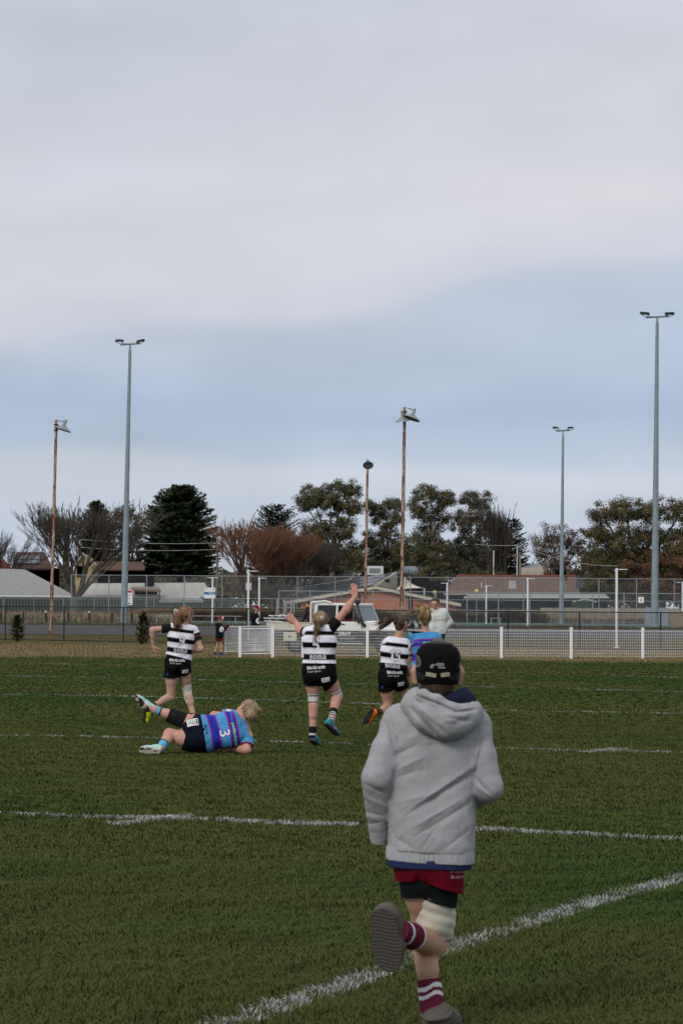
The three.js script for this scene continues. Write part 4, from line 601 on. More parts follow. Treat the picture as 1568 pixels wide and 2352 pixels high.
// ---------------------------------------------------------------- the white utility vehicle behind the fence
{
  const d = 87.2, base = onGround(792, d), o = thing('white_ute', 'white dual cab utility with snorkel and loaded tray parked behind the white fence', 'ute', base, -.38), white = new THREE.MeshPhysicalMaterial({ color: new THREE.Color().setRGB(.74, .74, .71), roughness: .35, clearcoat: .5, clearcoatRoughness: .2 }), cream = M(.54, .52, .42, .6), black = M(.015, .015, .016, .5), rubber = M(.02, .02, .02, .9), glass = new THREE.MeshPhysicalMaterial({ color: new THREE.Color().setRGB(.55, .66, .68), roughness: .03, transmission: 1, thickness: 0, ior: 1.5 }), tint = M(.012, .014, .016, .08), steel = M(.5, .51, .52, .3, { metalness: .7 });
  // x runs to the front, z to the camera's side; half width
  const W = .86, side = (pts, depth, z, mat, name, parent = o) => { const s = new THREE.Shape(pts.map(([x, y]) => new THREE.Vector2(x, y))); const g = new THREE.ExtrudeGeometry(s, { depth, bevelEnabled: true, bevelSize: .018, bevelThickness: .018, bevelSegments: 2 }); g.translate(0, 0, z); return part(name, g, mat, parent); };
  // lower body in white above the belt, black wrap below
  side([[-.92, .86], [2.42, .86], [2.50, .92], [2.50, 1.06], [2.40, 1.15], [1.15, 1.17], [.98, 1.17], [-.92, 1.17]], 2 * W - .04, -W + .02, white, 'body');
  side([[-.90, .46], [1.10, .46], [1.22, .62], [1.34, .82], [2.3, .82], [2.44, .62], [2.46, .84], [-.90, .84]], 2 * W - .06, -W + .03, black, 'lower_body');
  // cabin as pillars, roof and panes so that the interior shows
  const rf = part('roof', rbox(1.70, .10, 1.50, .045, -.02, 1.80, 0, 3), white, o); part('gutter_strip', box(1.6, .018, .02, -.02, 1.755, .755), black, rf); part('gutter_strip', box(1.6, .018, .02, -.02, 1.755, -.755), black, rf);
  const pil = (a, b, w, name = 'pillar') => { for (const s of [1, -1]) part(name, bar(V(a[0], a[1], s * (W - .03)), V(b[0], b[1], s * (W - .13)), w, w * .9, 4), white, o); };
  pil([-.86, 1.14], [-.80, 1.78], .09); pil([.0, 1.14], [-.0, 1.78], .055); pil([.99, 1.14], [.74, 1.78], .06);
  part('rear_wall', box(.04, .62, 1.5, -.86, 1.46, 0), white, o);
  const pane = (pts, mat, name) => { for (const s of [1, -1]) { const q = pts.map(([x, y]) => V(x, y, s * mix(W - .035, W - .125, (y - 1.17) / .6))); part(name, slab(...(s > 0 ? q : [q[1], q[0], q[3], q[2]]), .006), mat, o); } };
  pane([[-.80, 1.19], [-.05, 1.19], [-.05, 1.74], [-.76, 1.74]], tint, 'rear_door_window');
  { const q = (s) => [[.30, 1.19], [.95, 1.19], [.72, 1.74], [.30, 1.74]].map(([x, y]) => V(x, y, s * mix(W - .035, W - .125, (y - 1.17) / .6))); part('front_door_window', slab(q(-1)[1], q(-1)[0], q(-1)[3], q(-1)[2], .006), glass, o); part('quarter_bar', bar(V(.70, 1.18, W - .03), V(.66, 1.74, W - .12), .02), black, o); }
  part('windscreen', slab(V(1.03, 1.18, W - .08), V(1.03, 1.18, -W + .08), V(.80, 1.75, -W + .16), V(.80, 1.75, W - .16), .008), new THREE.MeshPhysicalMaterial({ color: new THREE.Color().setRGB(.12, .17, .175), roughness: .25, specularIntensity: .6 }), o);
  part('dashboard', box(.3, .10, 1.5, .86, 1.13, 0), black, o); part('steering_wheel', new THREE.TorusGeometry(.18, .018, 6, 20).rotateY(1.2).translate(.66, 1.20, .34), black, o);
  for (const z of [.38, -.38]) part('seat', [rbox(.5, .16, .5, .04, .16, .95, z), rbox(.14, .62, .48, .05, -.06, 1.24, z), rbox(.1, .2, .26, .04, -.08, 1.60, z)], M(.05, .045, .04, .9), o);
  part('door_gap', box(.012, .66, .004, .16, .84, W + .003), black, o); part('door_gap', box(.012, .30, .004, -.9 + 1.9, 1.0, W + .003), black, o);
  for (const x of [-.02, .28]) part('door_handle', rbox(.14, .035, .03, .01, x, 1.09, W + .018), black, o);
  part('mirror', [rbox(.07, .22, .2, .03, .98, 1.24, W + .24), bar(V(.95, 1.12, W), V(.97, 1.10, W + .2), .014), bar(V(.90, 1.30, W - .05), V(.80, 1.16, W + .14), .012)], black, o);
  part('snorkel', [tube([V(1.18, 1.0, W + .03), V(1.05, 1.14, W + .045), V(.92, 1.44, W + .0), V(.80, 1.74, W - .06), V(.79, 1.84, W - .06)], .052, 24, 8), rbox(.16, .17, .17, .05, .80, 1.90, W - .06)], black, o);
  part('bonnet', rbox(1.42, .12, 1.36, .05, 1.74, 1.16, 0, 3), white, o); part('bonnet_scoop', rbox(.4, .05, .5, .02, 1.75, 1.23, 0), white, o);
  for (const s of [1, -1]) { part('headlight', new THREE.CylinderGeometry(.10, .10, .06, 16).rotateZ(Math.PI / 2).translate(2.53, .96, s * .52), M(.6, .62, .64, .1), o); part('guard', rbox(1.20, .10, .12, .04, 1.86, .90, s * (W + .02)), white, o); }
  part('grille', box(.03, .24, .8, 2.525, .96, 0), black, o);
  part('bull_bar', [bar(V(2.72, .60, -.84), V(2.72, .60, .84), .07), tube([V(2.70, .6, -.6), V(2.76, 1.05, -.58), V(2.70, 1.22, -.5), V(2.70, 1.22, .5), V(2.76, 1.05, .58), V(2.70, .6, .6)], .032, 30, 8), bar(V(2.74, .95, -.82), V(2.74, .95, .82), .028), bar(V(2.3, .6, .5), V(2.72, .6, .5), .04), bar(V(2.3, .6, -.5), V(2.72, .6, -.5), .04)], black, o);
  for (const z of [.4, -.4]) { const l = part('driving_light', new THREE.CylinderGeometry(.11, .09, .10, 16).rotateZ(-Math.PI / 2).translate(2.80, 1.14, z), black, o); part('lens', new THREE.CylinderGeometry(.10, .10, .01, 16).rotateZ(-Math.PI / 2).translate(2.856, 1.14, z), M(.6, .6, .6, .1), l); }
  for (const x of [-1.62, 1.82]) for (const s of [1, -1]) { const w = part('wheel', new THREE.TorusGeometry(.27, .115, 14, 28).translate(x, .385, s * .70), rubber, o); part('rim', [new THREE.CylinderGeometry(.21, .21, .17, 20).rotateX(Math.PI / 2).translate(x, .385, s * .70), new THREE.CylinderGeometry(.07, .07, .2, 12).rotateX(Math.PI / 2).translate(x, .385, s * .72)], M(.09, .09, .095, .5), w); }
  part('chassis', [box(4.6, .14, .12, 0, .56, .36), box(4.6, .14, .12, 0, .56, -.36), box(.1, .1, 1.4, -1.62, .42, 0), box(.1, .1, 1.4, 1.82, .42, 0)], black, o);
  part('side_step', [rbox(1.9, .05, .18, .02, .1, .40, W - .02), rbox(1.9, .05, .18, .02, .1, .40, -W + .02)], M(.42, .42, .42, .5), o);
  // tray
  part('tray_floor', box(1.72, .06, 1.80, -1.82, .88, 0), cream, o);
  const ts = part('tray_side', [rbox(1.72, .26, .035, .008, -1.82, 1.02, .90), box(1.72, .02, .02, -1.82, 1.135, .925), box(1.72, .02, .02, -1.82, .905, .925)], cream, o); for (const x of [-2.5, -1.82, -1.15]) part('latch', rbox(.05, .12, .03, .01, x, 1.04, .93), M(.6, .58, .5, .5), ts);
  part('tray_side', rbox(1.72, .26, .035, .008, -1.82, 1.02, -.90), cream, o); part('tailgate', rbox(.035, .26, 1.78, .008, -2.70, 1.02, 0), cream, o);
  part('headboard', [tube([V(-1.0, .9, .82), V(-1.0, 1.82, .82), V(-.98, 1.89, .74), V(-.98, 1.89, -.74), V(-1.0, 1.82, -.82), V(-1.0, .9, -.82)], .036, 40, 8), tube([V(-1.0, 1.86, .79), V(-.5, 1.92, .78), V(-.38, 1.90, .77), V(-.22, 1.86, .77)], .034, 20, 8)], white, o);
  { const l = []; for (let i = 0; i < 26; i++) { const y = 1.18 + i * .027; l.push(thinSquare(V(-1.0, y, -.8), V(-1.0, y, .8), .004)); } for (let i = 0; i < 40; i++) { const z = -.8 + i * .041; l.push(thinSquare(V(-1.0, 1.16, z), V(-1.0, 1.86, z), .004)); } part('window_mesh', l, white, o, 'stuff'); }
  const tb = part('tool_box', rbox(.52, .33, .36, .02, -1.98 + .18, .63, .70), cream, o); part('lock', box(.10, .09, .02, -1.80, .64, .89), M(.2, .2, .2, .5), tb);
  part('mudguard', rbox(.85, .05, .3, .02, -1.62, .82, .70), black, o); part('aerial', bar(V(-.3, 1.9, -.4), V(-.3, 2.12, -.4), .008), black, o);
  // green logo and white lettering on the door
  const t = canvasTexture(512, 176, (c, w, h) => { c.fillStyle = '#0b0b0c'; c.fillRect(0, 0, w, h); c.fillStyle = '#3fdc3a'; c.beginPath(); c.moveTo(8, 24); c.lineTo(60, 0); c.lineTo(116, 40); c.lineTo(116, 110); c.lineTo(60, 150); c.lineTo(4, 116); c.fill(); c.fillStyle = '#d8f03a'; c.font = 'bold 50px sans-serif'; c.fillText('W', 36, 96); c.fillStyle = '#e8e8e8'; c.font = 'bold 76px sans-serif'; c.fillText('SMF', 250, 72); c.font = '17px sans-serif'; c.fillStyle = '#9a9a9a'; c.fillRect(230, 94, 250, 6); c.fillRect(250, 114, 210, 6); c.fillRect(270, 134, 170, 6); });
  part('door_lettering', new THREE.PlaneGeometry(1.62, .40).translate(.12, .66, W + .012), new THREE.MeshStandardMaterial({ map: t, roughness: .5 }), o);
  const world = (x, y, z) => V(x, y, z).applyAxisAngle(V(0, 1, 0), -.38).add(base);
  // load in the tray: each a thing of its own
  const put = (name, label, cat, x, y, z) => thing(name, label, cat, world(x, y, z), -.38);
  { const q = put('tubular_trestle', 'upturned silver tubular trestle in the back of the ute tray', 'trestle', -2.25, .92, .2); for (const [x, z] of [[-.28, .3], [0, .3], [.28, .3]]) part('leg_hoop', tube([V(x - .26, .56, z), V(x - .08, .54, z), V(x, .58, z), V(x + .06, .70, z), V(x + .06, 1.16, z)].map((p) => p.add(V(0, -.1, 0))), .028, 24, 8), steel, q); for (const [x, z] of [[-.18, -.3], [.14, -.3]]) part('leg_hoop', tube([V(x - .2, .48, z), V(x, .48, z), V(x + .06, .60, z), V(x + .06, 1.0, z)], .028, 24, 8), steel, q); part('rail', [bar(V(-.75, .36, .3), V(.45, .36, .3), .026), bar(V(-.7, .26, .34), V(.5, .20, .34), .026), bar(V(-.75, .36, -.3), V(.45, .36, -.3), .026), bar(V(-.5, 0, .3), V(-.5, .36, .3), .026), bar(V(.4, 0, .3), V(.4, .36, .3), .026), bar(V(-.4, .36, -.3), V(-.4, .36, .3), .026), bar(V(-.5, 0, -.3), V(-.5, .36, -.3), .026)], steel, q); }
  { const q = put('equipment_bag', 'low black equipment bag lying in the ute tray', 'bag', -1.7, .92, .3); part('body', rbox(1.05, .36, .62, .14, 0, .20, 0, 4), black, q); part('strap', tube([V(-.3, .38, .1), V(-.1, .46, .12), V(.15, .46, .12), V(.35, .38, .1)], .018), black, q); part('zip', box(.9, .012, .02, 0, .385, -.1), M(.15, .15, .15, .5), q); }
  { const q = put('black_tube', 'black padded tube with an orange band leaning up in the ute tray', 'tube', -1.32, .93, .55); part('sleeve', bar(V(-.22, 0, 0), V(.10, .80, 0), .085, .072, 14), black, q); part('band', bar(V(.095, .79, 0), V(.125, .86, 0), .088, .086, 14), M(.72, .26, .02, .6), q); part('tip', bar(V(.125, .86, 0), V(.18, 1.0, 0), .06, .066, 14), black, q); }
  { const q = put('sports_bag', 'dark maroon and black bag against the ute headboard', 'bag', -1.14, .92, .35); part('body', rbox(.22, .72, .6, .09, 0, .36, 0, 4), M(.06, .02, .024, .9), q); part('pocket', rbox(.05, .3, .4, .02, -.12, .28, .02), black, q); }
}
// ---------------------------------------------------------------- figures: smooth bodies from tapered bones
// one bone: a tapered capsule, optionally cut by planes [point, normal]
const B = (a, b, ra, rb = ra, k = .02, clips) => ({ a, b, ra, rb, k, clips });
function field(bones, inflate = 0) {
  const n = bones.length, D = new Float64Array(n * 10);
  bones.forEach((q, i) => { const dx = q.b.x - q.a.x, dy = q.b.y - q.a.y, dz = q.b.z - q.a.z, l2 = dx * dx + dy * dy + dz * dz || 1e-9; D.set([q.a.x, q.a.y, q.a.z, dx, dy, dz, 1 / l2, q.ra + inflate, q.rb + inflate, q.k], i * 10); });
  return (x, y, z) => {
    let d = 1e3;
    for (let i = 0, o = 0; i < n; i++, o += 10) {
      const px = x - D[o], py = y - D[o + 1], pz = z - D[o + 2]; let h = (px * D[o + 3] + py * D[o + 4] + pz * D[o + 5]) * D[o + 6]; h = h < 0 ? 0 : h > 1 ? 1 : h;
      const qx = px - D[o + 3] * h, qy = py - D[o + 4] * h, qz = pz - D[o + 5] * h; let e = Math.sqrt(qx * qx + qy * qy + qz * qz) - (D[o + 7] + (D[o + 8] - D[o + 7]) * h);
      const c = bones[i].clips; if (c) for (const [p, m] of c) { const s = (x - p.x) * m.x + (y - p.y) * m.y + (z - p.z) * m.z; if (s > e) e = s; }
      const k = D[o + 9], w = k - Math.abs(d - e); d = (d < e ? d : e) - (w > 0 ? w * w / (4 * k) : 0);
    }
    return d;
  };
}
function boundsOf(bones, pad) { const lo = V(1e9, 1e9, 1e9), hi = V(-1e9, -1e9, -1e9); for (const q of bones) for (const [p, r] of [[q.a, q.ra], [q.b, q.rb]]) { lo.min(V(p.x - r - pad, p.y - r - pad, p.z - r - pad)); hi.max(V(p.x + r + pad, p.y + r + pad, p.z + r + pad)); } return [lo, hi]; }
// surface nets over the cells near the surface
function surface(f, lo, hi, cell) {
  const nx = Math.ceil((hi.x - lo.x) / cell) + 2, ny = Math.ceil((hi.y - lo.y) / cell) + 2, nz = Math.ceil((hi.z - lo.z) / cell) + 2, S = 5, val = new Float32Array(nx * ny * nz).fill(9), idx = (i, j, k) => (k * ny + j) * nx + i, half = S * cell * .9 + .03;
  for (let k = 0; k < nz; k += S) for (let j = 0; j < ny; j += S) for (let i = 0; i < nx; i += S) {
    const c = f(lo.x + (i + S / 2) * cell, lo.y + (j + S / 2) * cell, lo.z + (k + S / 2) * cell);
    if (Math.abs(c) > half) { if (c < 0) for (let c3 = k; c3 <= Math.min(nz - 1, k + S - 1); c3++) for (let b = j; b <= Math.min(ny - 1, j + S - 1); b++) for (let a = i; a <= Math.min(nx - 1, i + S - 1); a++) val[idx(a, b, c3)] = -9; continue; }
    for (let c3 = k; c3 < Math.min(nz, k + S); c3++) for (let b = j; b < Math.min(ny, j + S); b++) for (let a = i; a < Math.min(nx, i + S); a++) val[idx(a, b, c3)] = f(lo.x + a * cell, lo.y + b * cell, lo.z + c3 * cell);
  }
  const vid = new Map(), P = [], quads = [], corner = [[0, 0, 0], [1, 0, 0], [0, 1, 0], [1, 1, 0], [0, 0, 1], [1, 0, 1], [0, 1, 1], [1, 1, 1]], edges = [[0, 1], [2, 3], [4, 5], [6, 7], [0, 2], [1, 3], [4, 6], [5, 7], [0, 4], [1, 5], [2, 6], [3, 7]];
  for (let k = 0; k + 1 < nz; k++) for (let j = 0; j + 1 < ny; j++) for (let i = 0; i + 1 < nx; i++) {
    const o = idx(i, j, k), v0 = val[o], v = [v0, val[o + 1], val[o + nx], val[o + nx + 1], val[o + nx * ny], val[o + nx * ny + 1], val[o + nx * ny + nx], val[o + nx * ny + nx + 1]]; let neg = 0; for (let q = 0; q < 8; q++) if (v[q] < 0) neg++;
    if (!neg || neg === 8) continue;
    let x = 0, y = 0, z = 0, n = 0; for (const [a, b] of edges) if ((v[a] < 0) !== (v[b] < 0)) { const t = v[a] / (v[a] - v[b]), A = corner[a], C = corner[b]; x += A[0] + (C[0] - A[0]) * t; y += A[1] + (C[1] - A[1]) * t; z += A[2] + (C[2] - A[2]) * t; n++; }
    vid.set(o, P.length / 3); P.push(lo.x + (i + x / n) * cell, lo.y + (j + y / n) * cell, lo.z + (k + z / n) * cell);
  }
  const sx = 1, sy = nx, sz = nx * ny;
  for (const [o, me] of vid) for (const [e, u, w] of [[sx, sy, sz], [sy, sz, sx], [sz, sx, sy]]) {
    const a = val[o] < 0, b = val[o + e] < 0; if (a === b) continue; const q1 = vid.get(o - u), q2 = vid.get(o - u - w), q3 = vid.get(o - w); if (q1 === undefined || q2 === undefined || q3 === undefined) continue;
    if (a) quads.push(me, q1, q2, me, q2, q3); else quads.push(me, q2, q1, me, q3, q2);
  }
  const N = new Float32Array(P.length), e = cell * .5;
  for (let i = 0; i < P.length; i += 3) {
    for (let s = 0; s < 2; s++) { const x = P[i], y = P[i + 1], z = P[i + 2], d = f(x, y, z); let gx = f(x + e, y, z) - f(x - e, y, z), gy = f(x, y + e, z) - f(x, y - e, z), gz = f(x, y, z + e) - f(x, y, z - e); const l = Math.hypot(gx, gy, gz) || 1; gx /= l; gy /= l; gz /= l; N[i] = gx; N[i + 1] = gy; N[i + 2] = gz; if (s === 0) { const m = clamp(d, -cell * .5, cell * .5); P[i] -= gx * m; P[i + 1] -= gy * m; P[i + 2] -= gz * m; } }
  }
  const g = new THREE.BufferGeometry(); g.setAttribute('position', new THREE.Float32BufferAttribute(P, 3)); g.setAttribute('normal', new THREE.Float32BufferAttribute(N, 3)); g.setIndex(quads); return g;
}
// bones -> mesh; options: disp(x,y,z) added outward, cuts [[p,n]], minus(f), color(p,n), frame for print
function skinMesh(bones, cell, o = {}) {
  const f0 = o.f ?? field(bones, o.inflate ?? 0), cuts = o.cuts ?? [], f = (x, y, z) => { let d = f0(x, y, z); if (o.disp && d < .06) d -= o.disp(x, y, z); for (const [p, m] of cuts) { const s = (x - p.x) * m.x + (y - p.y) * m.y + (z - p.z) * m.z; if (s > d) d = s; } if (o.minus) { const s = -o.minus(x, y, z); if (s > d) d = s; } return d; };
  const [lo, hi] = boundsOf(bones, (o.inflate ?? 0) + (o.pad ?? .03)); let g = surface(f, lo, hi, cell);
  if (o.color) { const p = g.attributes.position, n = g.attributes.normal, c = new Float32Array(p.count * 3); for (let i = 0; i < p.count; i++) { const q = o.color(p.getX(i), p.getY(i), p.getZ(i), n.getX(i), n.getY(i), n.getZ(i)); c.set(q, i * 3); } g.setAttribute('color', new THREE.BufferAttribute(c, 3)); }
  if (o.frame) g = printUV(g, o.frame);
  return g;
}
// print laid flat on the back (left half of the picture) and on the front (right half) of a garment
function printUV(g, fr) {
  g = g.toNonIndexed(); const p = g.attributes.position, n = g.attributes.normal, uv = new Float32Array(p.count * 2);
  for (let i = 0; i < p.count; i += 3) { let s = 0; for (let k = 0; k < 3; k++) s += n.getX(i + k) * fr.F.x + n.getY(i + k) * fr.F.y + n.getZ(i + k) * fr.F.z; const front = s > 0; for (let k = 0; k < 3; k++) { const x = p.getX(i + k) - fr.C.x, y = p.getY(i + k) - fr.C.y, z = p.getZ(i + k) - fr.C.z, u = clamp((x * fr.R.x + y * fr.R.y + z * fr.R.z) / fr.w + .5, .002, .998), v = clamp((x * fr.U.x + y * fr.U.y + z * fr.U.z) / fr.h + .5, .002, .998); uv[(i + k) * 2] = front ? .5 + (1 - u) * .5 : u * .5; uv[(i + k) * 2 + 1] = v; } }
  g.setAttribute('uv', new THREE.BufferAttribute(uv, 2)); return g;
}
const plane = (p, n) => [p, n.clone().normalize()];
const lerpV = (a, b, t) => a.clone().lerp(b, t);
const cloth = (r, g, b, rough = .9) => M(r, g, b, rough);
const vcMat = fabric({ vertexColors: true, roughness: .85 }), skinMat = new THREE.MeshPhysicalMaterial({ vertexColors: true, roughness: .7, specularIntensity: .5 });
const skinTone = (base) => (x, y, z) => { const n = fbm(x * 9, y * 9, z * 9, 3) - .5, m = fbm(x * 30, y * 30, z * 30, 2) - .5; return [base[0] * (1 + .10 * n + .06 * m), base[1] * (1 + .22 * n + .10 * m), base[2] * (1 + .22 * n + .10 * m)]; };
// skeleton: named joints in local metres -> frames and bone lists
function skeleton(J, g = 1, opt = {}) {
  const gl = opt.glute ?? .045;
  const shM = lerpV(J.shL, J.shR, .5), hipM = lerpV(J.hipL, J.hipR, .5), U = shM.clone().sub(hipM).normalize(), R = J.shR.clone().sub(J.shL).addScaledVector(U, -J.shR.clone().sub(J.shL).dot(U)).normalize(), F = U.clone().cross(R).normalize();
  const Rh0 = J.hipR.clone().sub(J.hipL), Rh = Rh0.clone().addScaledVector(U, -Rh0.dot(U)).normalize(), Fh = U.clone().cross(Rh).normalize();
  const add = (p, r, u, f) => p.clone().addScaledVector(R, r).addScaledVector(U, u).addScaledVector(F, f), addh = (p, r, u, f) => p.clone().addScaledVector(Rh, r).addScaledVector(U, u).addScaledVector(Fh, f);
  const ch = lerpV(hipM, shM, .73), wa = lerpV(hipM, shM, .38), w = opt.waist ?? 1, hp = opt.hips ?? 1;
  const torso = [B(add(J.shL, .035, -.01, 0), add(J.shR, -.035, -.01, 0), .056 * g, .056 * g, .05), B(add(ch, -.072 * g, 0, 0), add(ch, .072 * g, 0, 0), .110 * g, .110 * g, .05), B(add(ch, -.06, .06, -.01), add(ch, .06, .06, -.01), .095 * g, .095 * g, .05), B(add(wa, -.058 * g * w, 0, 0), add(wa, .058 * g * w, 0, 0), .098 * g * w, .098 * g * w, .06), B(add(ch, -.072 * g, 0, 0), add(wa, -.058 * g * w, 0, 0), .106 * g, .098 * g * w, .04), B(add(ch, .072 * g, 0, 0), add(wa, .058 * g * w, 0, 0), .106 * g, .098 * g * w, .04), B(addh(hipM, -.075 * hp, .05, 0), addh(hipM, .075 * hp, .05, 0), .108 * g * hp, .108 * g * hp, .06), B(addh(hipM, -.068 * hp, -.035, -gl), addh(hipM, -.068 * hp, .0, -gl + .005), .098 * g * hp, .098 * g * hp, .05), B(addh(hipM, .068 * hp, -.035, -gl), addh(hipM, .068 * hp, .0, -gl + .005), .098 * g * hp, .098 * g * hp, .05), B(wa, addh(hipM, 0, .04, 0), .10 * g * w, .11 * g * hp, .05)];
  if (opt.bust) torso.push(B(add(ch, -.06, -.01, .06), add(ch, .06, -.01, .06), .075 * g, .075 * g, .05));
  const neck = [B(add(shM, 0, .015, -.005), J.head.clone().addScaledVector(U, -.07), .060 * g, .052 * g, .04), B(add(shM, 0, .03, 0), add(J.shL, .04, .02, 0), .05 * g, .04 * g, .05), B(add(shM, 0, .03, 0), add(J.shR, -.04, .02, 0), .05 * g, .04 * g, .05)];
  const a = (opt.arm ?? 1) * g, l = (opt.leg ?? 1) * g;
  const arm = (s, e, q) => [B(s, e, .052 * a, .040 * a, .03), B(e, q, .042 * a, .027 * a, .02), B(lerpV(e, q, .05), lerpV(e, q, .35), .043 * a, .040 * a, .03)];
  const leg = (h, k, an) => { const back = k.clone().sub(h).normalize().sub(an.clone().sub(k).normalize()), bl = back.length(); const off = bl > .3 ? back.multiplyScalar(.018 / bl * -1) : F.clone().multiplyScalar(-.018); return [B(h, k, .086 * l, .055 * l, .04), B(lerpV(h, k, .15), lerpV(h, k, .5), .086 * l, .074 * l, .04), B(k, an, .053 * l, .036 * l, .02), B(lerpV(k, an, .18).add(off), lerpV(k, an, .45).add(off), .056 * l, .047 * l, .016)]; };
  const foot = (an, he, to) => [B(an, lerpV(he, an, .5), .034 * l, .024, .02), B(an, lerpV(lerpV(he, to, .6), an, .32), .034 * l, .020, .02)];
  return { J, g, shM, hipM, U, R, F, Rh, Fh, add, addh, ch, wa, torso, neck, armL: arm(J.shL, J.elL, J.wrL), armR: arm(J.shR, J.elR, J.wrR), legL: leg(J.hipL, J.knL, J.anL), legR: leg(J.hipR, J.knR, J.anR), footL: J.heL ? foot(J.anL, J.heL, J.toL) : [], footR: J.heR ? foot(J.anR, J.heR, J.toR) : [] };
}
// head: cranium, jaw, brow, nose, lips, ears, cut out sockets left to the eyes
function headBones(H, f, u, s = 1) {
  f = f.clone().normalize(); u = u.clone().addScaledVector(f, -u.dot(f)).normalize(); const r = f.clone().cross(u).normalize(), p = (x, y, z) => H.clone().addScaledVector(r, x * s).addScaledVector(u, y * s).addScaledVector(f, z * s);
  return { p, f, u, r, H, s, skull: [B(p(0, .028, -.028), p(0, .026, .022), .086 * s, .078 * s, .03)], bones: [B(p(0, .028, -.028), p(0, .026, .022), .086 * s, .078 * s, .03), B(p(0, -.03, .03), p(0, -.085, .058), .058 * s, .030 * s, .04), B(p(-.05, -.04, .0), p(-.025, -.085, .045), .026 * s, .022 * s, .03), B(p(.05, -.04, .0), p(.025, -.085, .045), .026 * s, .022 * s, .03), B(p(-.03, .025, .085), p(.03, .025, .085), .014 * s, .014 * s, .02), B(p(0, .012, .094), p(0, -.03, .112), .008 * s, .013 * s, .012), B(p(-.014, -.058, .088), p(.014, -.058, .088), .009 * s, .009 * s, .012), B(p(-.084, .012, -.014), p(-.084, -.028, -.004), .020 * s, .013 * s, .008), B(p(.084, .012, -.014), p(.084, -.028, -.004), .020 * s, .013 * s, .008)] };
}
function handBones(w, dir, palm, thumbSide, curl, s = 1, spread = 0) {
  dir = dir.clone().normalize(); palm = palm.clone().addScaledVector(dir, -palm.dot(dir)).normalize(); const side = dir.clone().cross(palm).normalize().multiplyScalar(thumbSide), P = (d, x, n) => w.clone().addScaledVector(dir, d * s).addScaledVector(side, x * s).addScaledVector(palm, n * s), out = [B(P(0, -.012, 0), P(.08, -.026, .0), .020 * s, .014 * s, .012), B(P(0, .012, 0), P(.08, .026, 0), .020 * s, .015 * s, .012), B(P(0, 0, 0), P(.085, 0, 0), .019 * s, .015 * s, .012)];
  [.060, .070, .066, .050].forEach((L, i) => { const x = .030 - i * .020, sp = spread * (1.2 - i * .8), a = curl * (1 + .08 * i), q0 = P(.088, x, 0), d1 = dir.clone().multiplyScalar(Math.cos(a)).addScaledVector(palm, Math.sin(a)).addScaledVector(side, sp), d2 = dir.clone().multiplyScalar(Math.cos(a * 2.1)).addScaledVector(palm, Math.sin(a * 2.1)).addScaledVector(side, sp), q1 = q0.clone().addScaledVector(d1, L * .55 * s), q2 = q1.clone().addScaledVector(d2, L * .5 * s); out.push(B(P(.07, x, 0), q0, .0105 * s, .010 * s, .006), B(q0, q1, .0098 * s, .0088 * s, .005), B(q1, q2, .0086 * s, .0068 * s, .005)); });
  const t0 = P(.025, .030, .008), t1 = P(.060, .052 + spread * .05, .018 + .02 * curl), t2 = P(.085, .052 + spread * .08, .026 + .035 * curl); out.push(B(P(.015, .015, 0), t0, .018 * s, .014 * s, .01), B(t0, t1, .0125 * s, .0105 * s, .008), B(t1, t2, .010 * s, .0075 * s, .006)); return out;
}
